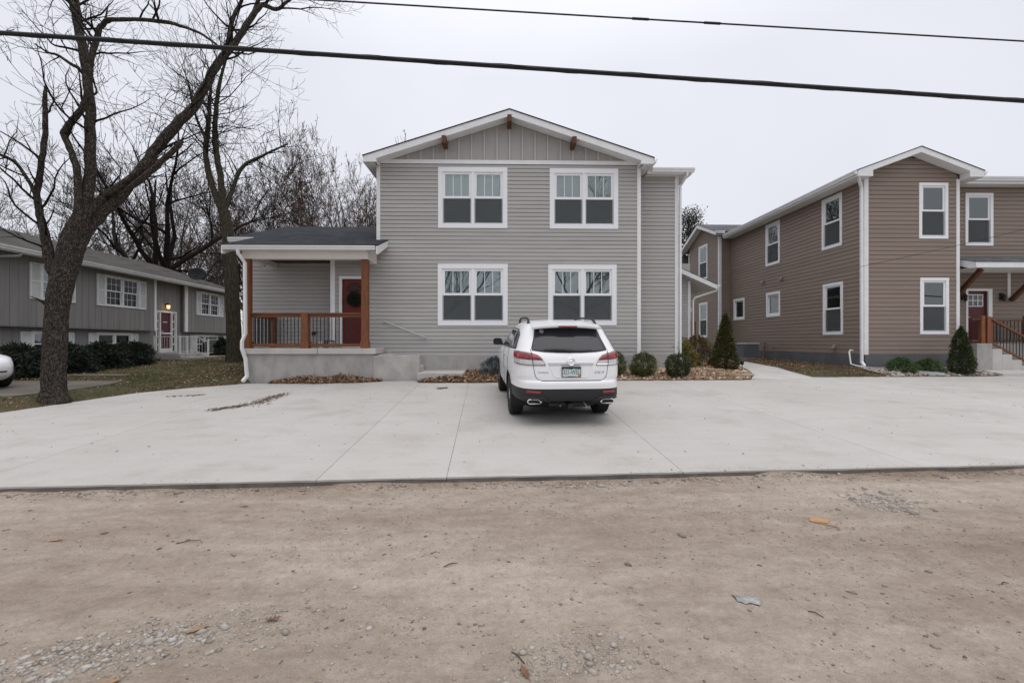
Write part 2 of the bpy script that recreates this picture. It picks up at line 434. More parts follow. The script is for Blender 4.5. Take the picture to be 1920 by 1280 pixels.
def dirt_mat():
    m = bpy.data.materials.new('dirt_road'); m.use_nodes = True
    n = m.node_tree.nodes; l = m.node_tree.links; b = n['Principled BSDF']
    b.inputs['Roughness'].default_value = 0.95; b.inputs['Specular IOR Level'].default_value = 0.12
    tc = n.new('ShaderNodeTexCoord')
    def nz(scale, det, st=None, rough=0.6):
        q = n.new('ShaderNodeTexNoise'); q.inputs['Scale'].default_value = scale; q.inputs['Detail'].default_value = det; q.inputs['Roughness'].default_value = rough
        mp = n.new('ShaderNodeMapping'); mp.inputs['Scale'].default_value = st or (1, 1, 1); mp.inputs['Rotation'].default_value = (0, 0, R(-6))
        l.new(tc.outputs['Object'], mp.inputs[0]); l.new(mp.outputs[0], q.inputs['Vector'])
        return q.outputs[0]
    def ramp(src, a, ca, bb, cb):
        r = n.new('ShaderNodeValToRGB'); r.color_ramp.elements[0].position = a; r.color_ramp.elements[0].color = (*ca, 1)
        r.color_ramp.elements[1].position = bb; r.color_ramp.elements[1].color = (*cb, 1); l.new(src, r.inputs[0]); return r.outputs[0]
    def mul(x, y):
        v = n.new('ShaderNodeMix'); v.data_type = 'RGBA'; v.blend_type = 'MULTIPLY'; v.inputs[0].default_value = 1.0
        l.new(x, v.inputs[6]); l.new(y, v.inputs[7]); return v.outputs[2]
    base = ramp(nz(0.42, 7, (0.6, 1.3, 1)), 0.34, (0.305, 0.252, 0.208), 0.62, (0.455, 0.400, 0.348))
    tracks = ramp(nz(0.9, 4, (0.10, 2.2, 1)), 0.32, (0.86, 0.835, 0.81), 0.60, (1.05, 1.05, 1.05))
    mid = ramp(nz(5, 9, (0.8, 1.3, 1), 0.72), 0.3, (0.78, 0.755, 0.73), 0.62, (1.07, 1.07, 1.07))
    fine = ramp(nz(22, 8, None, 0.75), 0.32, (0.84, 0.82, 0.80), 0.62, (1.06, 1.06, 1.06))
    grit = ramp(nz(110, 5, None, 0.75), 0.3, (0.76, 0.74, 0.72), 0.6, (1.05, 1.05, 1.05))
    pebb = ramp(nz(170, 2), 0.66, (1, 1, 1), 0.72, (1.25, 1.27, 1.30))
    # damp brown soil in an uneven band along the pad, bare dry dust further out
    sp = n.new('ShaderNodeSeparateXYZ'); l.new(tc.outputs['Object'], sp.inputs[0])
    m1 = n.new('ShaderNodeMath'); m1.operation = 'MULTIPLY_ADD'; m1.inputs[1].default_value = 0.055; m1.inputs[2].default_value = 4.90; l.new(sp.outputs[0], m1.inputs[0])
    m2 = n.new('ShaderNodeMath'); m2.operation = 'SUBTRACT'; l.new(m1.outputs[0], m2.inputs[0]); l.new(sp.outputs[1], m2.inputs[1])
    m3 = n.new('ShaderNodeMath'); m3.operation = 'MULTIPLY_ADD'; m3.inputs[1].default_value = 1.5; l.new(nz(0.7, 6, (0.6, 1, 1)), m3.inputs[0]); l.new(m2.outputs[0], m3.inputs[2])
    damp = ramp(m3.outputs[0], 0.55, (0.66, 0.58, 0.52), 1.0, (1.0, 1.0, 1.0))
    c = mul(mul(mul(mul(mul(mul(base, tracks), mid), fine), grit), pebb), damp)
    l.new(c, b.inputs['Base Color'])
    bp = n.new('ShaderNodeBump'); bp.inputs['Strength'].default_value = 0.8; bp.inputs['Distance'].default_value = 0.016
    l.new(nz(55, 8, None, 0.7), bp.inputs['Height']); l.new(bp.outputs[0], b.inputs['Normal'])
    MATS['dirt_road'] = m
dirt_mat()

def grid_mesh(name, xs, vs, fy, fz, m, smooth=True):
    """xs: x lines; vs: 0..1 lines; fy(x, v) -> y; fz(x, y) -> z"""
    Xg, Vg = np.meshgrid(xs, vs, indexing='ij')
    Yg = fy(Xg, Vg); Zg = fz(Xg, Yg)
    V = np.stack([Xg, Yg, Zg], -1).reshape(-1, 3)
    a, b = len(xs), len(vs)
    i = np.arange(a - 1)[:, None] * b + np.arange(b - 1)[None, :]
    i = i.ravel()
    F = np.stack([i, i + b, i + b + 1, i + 1], -1)
    return np_mesh(name, V, F, m, smooth)

# ------------------------------------------------------------------ ground, road, driveway
def ground_z(x, y):
    pit = (x > -9.8) & (x < 24.4) & (y > yfront(x) - .3) & (y < yback(x) + .12)
    return np.where(pit, np.minimum(terr(x, y), padz(x, y)) - .16, terr(x, y))
gx = np.unique(np.concatenate([np.linspace(-700, -60, 12), np.linspace(-60, -20, 14), np.linspace(-20, 25, 181), np.linspace(25, 70, 14), np.linspace(70, 700, 12)]))
gy = np.unique(np.concatenate([np.linspace(-300, -20, 8), np.linspace(-20, 4, 10), np.linspace(4, 30, 131), np.linspace(30, 70, 14), np.linspace(70, 900, 14)]))
g = put('ground', grid_mesh('ground', gx, gy, lambda x, v: v, ground_z, 'earth'))
tag(g, kind='structure')

rx = np.unique(np.concatenate([np.linspace(-90, -9, 30), np.arange(-9, 9, 0.045), np.linspace(9, 90, 30)]))
rv = np.unique(np.concatenate([np.linspace(0, 0.62, 16), np.linspace(0.62, 1, 120)]))
def road_z(x, y):
    z = 0.020 * (fbm(x * 0.35, y * 3.4, 33, 3) - 0.45) + 0.012 * (fbm(x * 0.7, y * 2.4, 3, 3) - 0.45) + 0.010 * (fbm(x * 5, y * 7, 9, 4) - 0.45) + 0.012 * (fbm(x * 0.25, y * 4.5, 21, 2) - 0.4)
    edge = np.clip((yfront(x) - y) / 0.5, 0, 1)
    return z - .006 * (1 - edge) + 0.15 * (1 - edge) ** 3 * np.clip(fbm(x * 1.3, y * 0.6, 5, 4) - .47, 0, .3)
r_ = put('dirt_road', grid_mesh('dirt_road', rx, rv, lambda x, v: -5.0 + (yfront(x) + 0.03 + 5.0) * v, road_z, 'dirt_road'))
tag(r_, kind='structure')

drive = bpy.data.objects.new('driveway', None); col.objects.link(drive); drive.location = (0, 9, 0.2)
tag(drive, 'pale concrete parking pad between the dirt road and the houses', kind='structure')
JOINTS = [(-9.45, -9.45), (-5.45, -6.55), (-1.95, -2.32), (-0.60, -0.95), (2.0, 2.04), (4.86, 4.75), (10.5, 10.9), (24, 24)]
for j in range(len(JOINTS) - 1):
    a0, a1 = JOINTS[j]; b0, b1 = JOINTS[j + 1]
    nu, nv = max(8, int((b0 - a0) * 5)), 26
    g_ = 0.0032
    V = []; 
    for iv in range(nv + 1):
        t = iv / nv
        xa = a0 + (a1 - a0) * t + g_; xb = b0 + (b1 - b0) * t - g_
        for iu in range(nu + 1):
            x = xa + (xb - xa) * iu / nu
            y0, y1 = float(yfront(x)), float(yback(x))
            y = y0 + (y1 - y0) * t
            if t == 0: y += 0.012 * (random.random() - 0.5)
            V.append((x, y, float(padz(x, y))))
    F = []
    w = nu + 1
    for iv in range(nv):
        for iu in range(nu):
            k = iv * w + iu; F.append((k, k + 1, k + w + 1, k + w))
    ring = list(range(0, w)) + [iv * w + nu for iv in range(1, nv + 1)] + [nv * w + iu for iu in range(nu - 1, -1, -1)] + [iv * w for iv in range(nv - 1, 0, -1)]
    b = len(V)
    for k in ring: V.append((V[k][0], V[k][1], V[k][2] - 0.12))
    for q in range(len(ring)):
        q2 = (q + 1) % len(ring); F.append((ring[q], b + q, b + q2, ring[q2]))
    mb = MB(); mb.v = V; mb.f = F
    slab = mb.build('slab', 'concrete_pad', drive, fix=True)
    ed = MB()                                       # front face, darker than the slab top, with an uneven upper line
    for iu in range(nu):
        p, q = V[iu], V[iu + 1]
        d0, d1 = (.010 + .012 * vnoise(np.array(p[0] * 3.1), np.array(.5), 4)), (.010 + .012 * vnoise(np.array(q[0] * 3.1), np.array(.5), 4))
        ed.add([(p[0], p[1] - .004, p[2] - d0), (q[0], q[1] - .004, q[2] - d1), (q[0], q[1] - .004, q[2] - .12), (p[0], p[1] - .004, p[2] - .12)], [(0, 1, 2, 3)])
    ed.build('front_edge', 'dark_edge', slab, fix=False)

for k, (a, b) in enumerate(JOINTS[1:-1]):                 # sawn joints, packed with dirt
    V = []; F = []
    for i in range(27):
        t = i / 26; x = a + (b - a) * t; y = float(yfront(x)) + (float(yback(x)) - float(yfront(x))) * t; z = float(padz(x, y)) - .005
        V += [(x - .006, y, z), (x + .006, y, z)]
    for i in range(26): F.append((2 * i, 2 * i + 1, 2 * i + 3, 2 * i + 2))
    mb = MB(); mb.v = V; mb.f = F; mb.build('joint', 'joint_dirt', drive)

# concrete walks
def strip(name, m, rows, thick=0.10, parent=None, lift=0.03):
    """rows: (y, x_left, x_right)"""
    V = []; F = []
    for (y, xl, xr) in rows:
        for x in (xl, xr):
            V.append((x, y, tz(x, y) + lift))
    n = len(rows)
    for i in range(n - 1): F.append((2 * i, 2 * i + 1, 2 * i + 3, 2 * i + 2))
    b = len(V)
    V += [(p[0], p[1], p[2] - thick) for p in V]
    for i in range(n - 1):
        F.append((2 * i, 2 * i + 2, b + 2 * i + 2, b + 2 * i)); F.append((2 * i + 1, b + 2 * i + 1, b + 2 * i + 3, 2 * i + 3))
    F.append((0, b, b + 1, 1)); F.append((2 * n - 2, 2 * n - 1, b + 2 * n - 1, b + 2 * n - 2))
    mb = MB(); mb.v = V; mb.f = F
    return mb.build(name, m, parent)
wk = strip('garden_path', 'slab_concrete', [(13.32, 7.35, 9.6), (13.9, 7.75, 9.45), (14.6, 8.0, 9.35), (15.4, 8.2, 9.4), (16.3, 8.45, 9.55), (17.3, 8.75, 9.75), (18.4, 9.0, 9.95), (21.5, 9.3, 10.2), (26, 9.3, 10.2)])
tag(wk, kind='structure')
ep = strip('entry_path', 'slab_concrete', [(14.2, 15.95, 23), (14.5, 15.9, 23), (14.85, 15.8, 23)], lift=.03)
tag(ep, kind='structure')
mb = MB(); mb.box(-2.46, -1.15, 13.1, 14.38, 0.40, 0.595)
tag(mb.build('entry_walk', 'slab_concrete', None, bevel=0.01), kind='structure')
mat('old_concrete', (0.14, 0.122, 0.104), 0.9, c2=(0.085, 0.072, 0.058), scale=1.2, detail=9)
nd = strip('neighbour_drive', 'old_concrete', [(9.9, -30, -10.5), (11.0, -30, -10.3), (12.2, -30, -10.4), (13.2, -30, -10.8)], lift=0.03)
tag(nd, kind='structure')
nw = strip('neighbour_walk', 'old_concrete', [(14.6, -14.3, -12.0), (14.9, -14.4, -12.0), (15.1, -14.5, -12.1)], lift=0.04)
tag(nw, kind='structure')

# lawns and beds: sheets on the terrain
def sheet(name, xs, ys, clip, m, lift, amp=0.015, seed=1, kind='structure'):
    Xg, Yg = np.meshgrid(xs, ys, indexing='ij')
    Z = soil(Xg, Yg) + lift + amp * (fbm(Xg * 3, Yg * 3, seed, 4) - 0.45) * 2
    V = np.stack([Xg, Yg, Z], -1).reshape(-1, 3)
    a, b = len(xs), len(ys)
    i = (np.arange(a - 1)[:, None] * b + np.arange(b - 1)[None, :]).ravel()
    cx = (Xg[:-1, :-1] + Xg[1:, 1:]).ravel() / 2; cy = (Yg[:-1, :-1] + Yg[1:, 1:]).ravel() / 2
    k = clip(cx, cy)
    F = np.stack([i, i + b, i + b + 1, i + 1], -1)[k]
    o = put(name, np_mesh(name, V, F, m, True))
    tag(o, kind=kind)
    return o
def in_left_lawn(x, y):
    drive_ = (y > 9.85) & (y < 13.25) & (x < -10.35)
    return ((x < -9.36) | ((x < -7.5) & (y > yback(x) - .06))) & ~drive_
def in_right_lawn(x, y):
    pl = np.interp(y, [13.3, 13.9, 14.6, 15.4, 16.3, 17.3, 18.4, 21.5, 26], [9.7, 9.5, 9.4, 9.45, 9.6, 9.8, 10.0, 10.25, 10.25])
    return (x > pl) & (x < 12.35) & (y > yback(x) - 0.05) & (x < 12.3 + 0 * y)
lawn = sheet('lawn', np.arange(-17, -7.6, 0.09), np.arange(4.4, 34, 0.09), in_left_lawn, 'lawn_soil', 0.012, 0.02, 4)
lawn2 = sheet('side_lawn', np.arange(9.3, 12.4, 0.07), np.arange(13.7, 24.4, 0.07), in_right_lawn, 'lawn_soil', 0.012, 0.02, 6)
def in_bed(x, y):
    r = np.interp(y, [12.6, 13.3, 13.9, 14.6, 15.4, 16.3, 17.3, 20], [7.3, 7.3, 7.7, 7.95, 8.15, 8.4, 8.7, 8.9])
    a = (x > -1.15) & (x < 4.5) & (y < 14.38); b = (x >= 4.5) & (x < 5.85) & (y < 14.98); c = (x >= 5.85) & (x < r) & (y < 18.6)
    return (a | b | c) & (y > yback(x) - 0.05) & (x < r)
bed = sheet('mulch_bed', np.arange(-1.2, 9.0, 0.05), np.arange(12.7, 18.7, 0.05), in_bed, 'mulch_soil', 0.025, 0.03, 8)
def in_bed2(x, y): return (x > 12.0) & (x < 15.9) & (y > yback(x) - 0.05) & (y < 15.28)
bed2 = sheet('gravel_bed', np.arange(12.0, 16.0, 0.06), np.arange(13.9, 15.35, 0.06), in_bed2, 'mulch_soil', 0.025, 0.03, 9)

# ------------------------------------------------------------------ wall building helpers
def frame(p0, d, n):
    """(u, o, z): along the wall, outwards, up"""
    L = math.hypot(*d); d = (d[0] / L, d[1] / L); L = math.hypot(*n); n = (n[0] / L, n[1] / L)
    return lambda p: (p0[0] + d[0] * p[0] + n[0] * p[1], p0[1] + d[1] * p[0] + n[1] * p[1], p[2])

def clad(parent, T, u0, u1, z0, z1, step, m, openings=(), left=None, right=None, thick=0.028, thin=0.021, gap=0.017, name='siding_plank', o0=0.0):
    """lap siding, one object per plank; left(z)/right(z) clip the course ends under a sloping roof"""
    z = z0
    while z < z1 - 0.03:
        za, zb = z, min(z + step - gap, z1)
        segs = [(u0, u1, za, zb)]
        for (a, b, c, d) in openings:
            new = []
            for (s, t, p, q) in segs:
                if t <= a or s >= b or q <= c or p >= d: new.append((s, t, p, q)); continue
                if s < a: new.append((s, a, p, q))
                if t > b: new.append((b, t, p, q))
                lo, hi = max(s, a), min(t, b)
                if p < c - 0.004: new.append((lo, hi, p, c))
                if q > d + 0.004: new.append((lo, hi, d, q))
            segs = new
        for (s, t, p, q) in segs:
            if t - s < 0.015: continue
            fr = lambda zz: thick + (thin - thick) * (zz - za) / max(zb - za, 1e-6)
            sl = (max(s, left(p)) if left else s, max(s, left(q)) if left else s)
            tr = (min(t, right(p)) if right else t, min(t, right(q)) if right else t)
            if tr[0] - sl[0] < 0.02: continue
            if tr[1] < sl[1]:
                mid = (sl[1] + tr[1]) / 2; sl = (sl[0], mid - .005); tr = (tr[0], mid + .005)
            mb = MB(T)
            mb.add([(sl[0], o0, p), (tr[0], o0, p), (tr[0], o0 + fr(p), p), (sl[0], o0 + fr(p), p),
                    (sl[1], o0, q), (tr[1], o0, q), (tr[1], o0 + fr(q), q), (sl[1], o0 + fr(q), q)],
                   [(0, 3, 2, 1), (4, 5, 6, 7), (0, 1, 5, 4), (1, 2, 6, 5), (2, 3, 7, 6), (3, 0, 4, 7)])
            mb.build(name, m, parent)
        z += step

def vclad(parent, T, u0, u1, z0, z1, step, m, openings=(), o0=0.0, thick=0.016, gap=0.012, name='siding_board'):
    """grooved vertical boards, one object each"""
    u = u0
    while u < u1 - 0.02:
        ua, ub = u, min(u + step - gap, u1)
        segs = [(z0, z1)]
        for (a, b, c, d) in openings:
            if ub <= a or ua >= b: continue
            new = []
            for (p, q) in segs:
                if q <= c or p >= d: new.append((p, q)); continue
                # boards that only partly meet the opening are cut round it
                if p < c: new.append((p, c))
                if q > d: new.append((d, q))
                if ua < a - 0.01: MB(T).box(ua, a, o0, o0 + thick, max(p, c), min(q, d)).build(name, m, parent)
                if ub > b + 0.01: MB(T).box(b, ub, o0, o0 + thick, max(p, c), min(q, d)).build(name, m, parent)
            segs = new
        for (p, q) in segs:
            if q - p > 0.02: MB(T).box(ua, ub, o0, o0 + thick, p, q).build(name, m, parent)
        u += step

def core(parent, T, u0, u1, z0, z1, m, openings=(), o0=0.0, depth=0.14, name='wall'):
    """the wall behind the cladding, with its openings left free"""
    zs = sorted({z0, z1} | {c for (_, _, c, d) in openings if z0 < c < z1} | {d for (_, _, c, d) in openings if z0 < d < z1})
    mb = MB(T)
    for p, q in zip(zs[:-1], zs[1:]):
        cuts = sorted((a, b) for (a, b, c, d) in openings if c < (p + q) / 2 < d)
        s = u0
        for (a, b) in cuts:
            if a > s: mb.box(s, a, o0 - depth, o0 - 0.001, p, q)
            s = max(s, b)
        if s < u1: mb.box(s, u1, o0 - depth, o0 - 0.001, p, q)
    return mb.build(name, m, parent)

def window(parent, T, u0, u1, z0, z1, lights=1, trim=0.115, muntin=0, blind='blind', screen=True, grid=None, o0=0.0, slider=False, glass='window_glass', casing='vinyl', blind_drop=1.0, s=0.042):
    """casing + sashes + panes + screen + blind; (u0..u1, z0..z1) is the outer edge of the casing"""
    P_ = o0 + 0.046
    mb = MB(T)
    mb.box(u0, u1, o0 - 0.01, P_, z1 - trim, z1)
    mb.box(u0, u1, o0 - 0.01, P_ - 0.002, z0, z0 + trim)
    mb.box(u0, u0 + trim, o0 - 0.01, P_ - 0.004, z0 + trim, z1 - trim)
    mb.box(u1 - trim, u1, o0 - 0.01, P_ - 0.004, z0 + trim, z1 - trim)
    w = (u1 - u0 - 2 * trim)
    mul = 0.09
    lw = (w - mul * (lights - 1)) / lights
    spans = []
    for i in range(lights):
        a = u0 + trim + i * (lw + mul)
        spans.append((a, a + lw))
        if i: mb.box(a - mul, a, o0 - 0.03, P_ - 0.006, z0 + trim, z1 - trim)
    # reveals
    mb.box(u0 + trim - 0.02, u0 + trim, o0 - 0.11, o0 - 0.01, z0 + trim, z1 - trim)
    mb.box(u1 - trim, u1 - trim + 0.02, o0 - 0.11, o0 - 0.01, z0 + trim, z1 - trim)
    mb.box(u0 + trim, u1 - trim, o0 - 0.11, o0 - 0.01, z1 - trim, z1 - trim + 0.02)
    mb.box(u0 + trim, u1 - trim, o0 - 0.11, o0 - 0.01, z0 + trim - 0.02, z0 + trim)
    win = mb.build('window', casing, parent)
    a0, a1 = z0 + trim, z1 - trim
    mz = (a0 + a1) / 2
    s_up = s
    for (a, b) in spans:
        fr = MB(T)
        if slider:
            parts = [(a, b, a0, a1, -0.03)]
        else:
            parts = [(a, b, mz - 0.02, a1, 0.0), (a, b, a0, mz + 0.02, -0.035)]
        for i, (p, q, c, d, off) in enumerate(parts):
            o = o0 + off; s = s_up * (1 if i == 0 else .72)
            fr.box(p, p + s, o - 0.025, o + 0.012, c, d); fr.box(q - s, q, o - 0.025, o + 0.012, c, d)
            fr.box(p + s, q - s, o - 0.025, o + 0.012, c, c + s); fr.box(p + s, q - s, o - 0.025, o + 0.012, d - s, d)
        fr.build('sash', 'vinyl', win)
        for i, (p, q, c, d, off) in enumerate(parts):
            o = o0 + off - 0.008; s = s_up * (1 if i == 0 else .72)
            MB(T).box(p + s - .004, q - s + .004, o - 0.004, o, c + s - .004, d - s + .004).build('pane', glass, win)
            if muntin and i == 0:
                for k in range(1, muntin + 1):
                    x = p + s + (q - p - 2 * s) * k / (muntin + 1)
                    MB(T).box(x - 0.009, x + 0.009, o + 0.002, o + 0.008, c + s, d - s).build('muntin', 'vinyl', win)
            if grid:
                gx_, gz_ = grid
                g_ = MB(T)
                for k in range(1, gx_):
                    x = p + s + (q - p - 2 * s) * k / gx_; g_.box(x - 0.006, x + 0.006, o + 0.001, o + 0.006, c + s, d - s)
                for k in range(1, gz_):
                    zz = c + s + (d - c - 2 * s) * k / gz_; g_.box(p + s, q - s, o + 0.0015, o + 0.0065, zz - 0.006, zz + 0.006)
                g_.build('grille', 'vinyl', win)
        if screen and not slider:
            sc = MB(T)
            sc.box(a + .012, b - .012, o0 - 0.006, o0 - 0.004, a0 + 0.02, mz - 0.02)
            sc.build('insect_screen', 'insect_screen', win)
            sf = MB(T)
            for (p, q, c, d) in ((a + .006, a + .03, a0 + .008, mz - .02), (b - .03, b - .006, a0 + .008, mz - .02), (a + .03, b - .03, a0 + .008, a0 + .034)):
                sf.box(p, q, o0 - 0.003, o0 + 0.006, c, d)
            sf.build('screen_frame', 'grey_trim', win)
    if blind:
        zb = a1 - (a1 - a0) * blind_drop
        MB(T).box(u0 + trim + .01, u1 - trim - .01, o0 - 0.135, o0 - 0.125, zb, a1).build('blind', blind, win)
    return win
mat('grey_trim', (0.42, 0.44, 0.46), 0.5)

def opening(u0, u1, z0, z1, trim=0.115, inset=0.03): return (u0 + inset, u1 - inset, z0 + inset, z1 - inset)

def gutter(parent, a, b, out, h=0.125, w=0.12, m='white_trim', name='gutter'):
    """K-style gutter from a to b (top back edge), out = outward direction"""
    a = Vector(a); b = Vector(b); out = Vector(out).normalized(); up = Vector((0, 0, 1))
    prof = [(0, 0), (0, -h), (w * 0.62, -h), (w * 0.72, -h * 0.62), (w * 0.95, -h * 0.35), (w, -h * 0.08), (w, 0.0), (w - .012, 0.0), (w - .014, -h * 0.3), (.014, -h * .3), (.012, 0)]
    poly = [a + out * x + up * y for (x, y) in prof]
    return MB().prism(poly, b - a).build(name, m, parent)

def downspout(parent, pts, w=0.085, m='white_trim', name='downspout'):
    o = MB().tube(pts, w * 0.62, n=4, rot=R(45), flat=0.8).build(name, m, parent)
    return o

def roof_plane(parent, quad, thick, m, name='roof'):
    """quad: 4 corner points of the upper side; thickness goes straight down"""
    return MB().prism([Vector(q) for q in quad], (0, 0, -thick)).build(name, m, parent)

# ================================================================== the grey house
house = thing('house', 'two-storey light grey lap-sided house with white-trimmed gable and cedar-railed porch', 'house', (0.2, 14.4, 0.55))
TF = frame((0, 14.4), (1, 0), (0, -1))
TE = frame((0, 15.0), (1, 0), (0, -1))
TW = frame((0, 15.1), (1, 0), (0, -1))
TB = frame((0, 18.0), (1, 0), (0, -1))
XL, XR = -3.96, 4.37
WIN = [(-2.04, 0.14, 5.07, 6.985), (1.48, 3.655, 5.065, 6.97), (-2.05, 0.15, 2.005, 3.94), (1.43, 3.605, 2.01, 3.93)]
ops = [opening(*w) for w in WIN]
door_op = (-5.075, -4.285, 1.30, 3.485)
core(house, TF, XL, XR, 0.3, 7.25, 'siding_grey', ops)
clad(house, TF, XL + .10, XR - .10, 1.05, 7.085, 0.1258, 'siding_grey', ops)
core(house, TF, -5.40, XL, 1.0, 4.4, 'siding_grey', [door_op])
clad(house, TF, -5.27, XL + .10, 1.31, 4.06, 0.1258, 'siding_grey', [door_op])
clad(house, TW, -8.43, -5.42, 1.31, 4.06, 0.1258, 'siding_grey')
core(house, TW, -8.45, -5.40, 0.3, 4.9, 'siding_grey')
# walls not seen from the road
MB().box(-5.40, -5.26, 14.55, 15.1, 1.0, 4.4).build('wall', 'siding_grey', house)
MB().box(XL, XL + .14, 14.55, 26, 0.3, 7.2).build('wall', 'siding_grey', house)
MB().box(-8.45, -8.31, 15.25, 22.5, 0.3, 4.9).build('wall', 'siding_grey', house)
MB().box(-8.31, XL - .01, 22.4, 22.5, 0.3, 4.6).build('wall', 'siding_grey', house)
MB().box(5.67, 5.81, 15.15, 26, 0.3, 7.0).build('wall', 'siding_grey', house)
MB().box(XL, 5.81, 26.0, 26.14, 0.3, 7.2).build('wall', 'siding_grey', house)
MB().box(XL + .15, XR - .02, 14.6, 25.9, 4.30, 4.5).build('storey_floor', 'room_dark', house)
# foundation
mb = MB(); mb.box(XL + .02, XR - .02, 14.36, 14.40, 0.2, 1.045); mb.box(XR - .02, 5.79, 14.96, 15.0, 0.2, 1.05); mb.box(5.8, 7.44, 17.96, 18.0, .3, 1.0)
mb.build('foundation', 'foundation', house)
# upper side extension and the low wing behind it
core(house, TE, XR, 5.81, 0.3, 7.0, 'siding_grey')
clad(house, TE, XR + .01, 5.70, 1.055, 6.93, 0.1258, 'siding_grey')
core(house, TB, 5.81, 7.46, 0.3, 4.6, 'siding_grey')
clad(house, TB, 5.82, 7.36, 1.02, 4.35, 0.1258, 'siding_grey', right=lambda z: 7.36 if z < 4.0 else 7.36 - (z - 4.0) * 2.2)
MB().box(7.32, 7.46, 18.15, 24, 0.3, 3.9).build('wall', 'siding_grey', house)
# corner boards and frieze
for (a, b, T, z0, z1) in ((XL - .008, XL + .105, TF, 4.45, 7.10), (XR - .105, XR + .008, TF, 1.03, 7.075), (-5.405, -5.265, TF, 1.30, 4.06),
                          (5.70, 5.818, TE, 1.04, 6.95), (7.36, 7.468, TB, 1.0, 3.9)):
    MB(T).box(a, b, -.05, .036, z0, z1).build('corner_board', 'white_trim', house)
MB(TF).box(XL - .004, XR + .004, -.02, .040, 7.09, 7.215).build('frieze_board', 'white_trim', house)
# board-and-batten gable
PK, PZ, SL = 0.20, 8.62, 0.326
zr = lambda x: PZ - SL * abs(x - PK)
mb = MB(TF); pl = [(XL, 7.215), (XR, 7.215), (XR, zr(XR) - .2), (PK, PZ - .2), (XL, zr(XL) - .2)]
mb.add([(x, .010, z) for x, z in pl] + [(x, -.10, z) for x, z in pl], [(0, 1, 2, 3, 4), (9, 8, 7, 6, 5)] + [(i, i + 5, (i + 1) % 5 + 5, (i + 1) % 5) for i in range(5)])
gp = mb.build('gable_panel', 'siding_panel', house)
for k in range(-9, 10):
    x = PK + .015 + .4 * k
    top = zr(x) - .205
    if top > 7.26: MB(TF).box(x - .024, x + .024, .011, .045, 7.216, top).build('batten', 'batten_lit_tone', gp)
# main roof: shingles, rake boards, soffits, eaves
EL, ER = PK - 4.46, PK + 4.46
rf = MB()
for s, xe in ((-1, EL - .03), (1, ER + .03)):
    ze = PZ + .03 - SL * 4.49
    rf.prism([(xe, 13.955, ze), (PK, 13.955, PZ + .03), (PK, 26.3, PZ + .03), (xe, 26.3, ze)], (0, 0, -.028))
rf.build('roof', 'shingles_dark', house)
zb = lambda x: zr(x) - .20
pts = [(EL, zr(EL)), (PK, PZ), (ER, zr(ER)), (ER, 6.985), (ER - .39, 6.985), (ER - .39, zb(ER - .39)), (PK, PZ - .2), (EL + .39, zb(EL + .39)), (EL + .39, 6.985), (EL, 6.985)]
mb = MB(); n_ = len(pts)
mb.add([(x, 13.975, z) for x, z in pts] + [(x, 14.005, z) for x, z in pts],
       [(0, 1, 6, 7), (1, 2, 5, 6), (0, 7, 8, 9), (2, 3, 4, 5)] + [(n_ + 7, n_ + 6, n_ + 1, n_), (n_ + 6, n_ + 5, n_ + 2, n_ + 1), (n_ + 9, n_ + 8, n_ + 7, n_), (n_ + 5, n_ + 4, n_ + 3, n_ + 2)] +
       [(i, i + n_, (i + 1) % n_ + n_, (i + 1) % n_) for i in range(n_)])
mb.build('rake_board', 'white_trim', house)
mb = MB()
for s in (-1, 1):
    xe = PK + s * 4.45
    mb.prism([(PK, 14.006, PZ - .17), (xe, 14.006, zr(xe) - .17), (xe, 14.39, zr(xe) - .17), (PK, 14.39, PZ - .17)], (0, 0, -.02))
mb.build('rake_soffit', 'white_trim', house)
mb = MB(); mb.box(EL + .005, XL - .002, 14.006, 26.2, 6.99, 7.01); mb.box(XR + .002, ER - .005, 14.006, 26.2, 6.99, 7.01)
mb.build('eave_soffit', 'soffit', house)
for xa in (EL - .02, ER): MB().box(xa, xa + .02, 14.006, 26.2, 6.98, 7.17).build('fascia', 'white_trim', house)
gutter(house, (ER + .021, 13.99, 7.15), (ER + .021, 26.2, 7.15), (1, 0, 0), h=.12, w=.11)
for (xa, xb) in ((ER - .392, ER - .372), (EL + .372, EL + .392)):
    MB().box(xa, xb, 14.006, 14.36, 6.988, zr(xa) - .185).build('eave_return', 'white_trim', house)
for x, z in ((-1.80, zr(-1.8)), (0.20, PZ), (2.19, zr(2.19))):
    MB().box(x - .065, x + .065, 13.86, 14.39, z - .42, z - .205).build('roof_bracket', 'dark_cedar', house, bevel=.008)
# extension eave
MB().box(XR + .31, 6.13, 14.70, 14.99, 6.945, 6.96).build('eave_soffit', 'soffit', house)
mb = MB(); mb.box(XR + .31, 6.15, 14.675, 14.699, 6.94, 7.10); mb.box(6.13, 6.15, 14.70, 26, 6.94, 7.10)
mb.build('fascia', 'white_trim', house)
gutter(house, (XR + .45, 14.674, 7.105), (6.20, 14.674, 7.105), (0, -1, 0), h=.125)
MB().prism([(XR, 14.62, 7.13), (6.18, 14.62, 7.13), (6.18, 20.3, 8.95), (XR, 20.3, 8.95)], (0, 0, -.03)).build('roof', 'shingles_dark', house)
MB().box(5.82, 6.13, 15.0, 26, 6.945, 6.96).build('eave_soffit', 'soffit', house)
downspout(house, [(5.97, 14.62, 6.98), (5.97, 14.64, 6.88), (5.86, 14.93, 6.62), (5.86, 14.93, 1.25), (5.86, 14.93, 1.0), (5.86, 14.78, 0.86)])
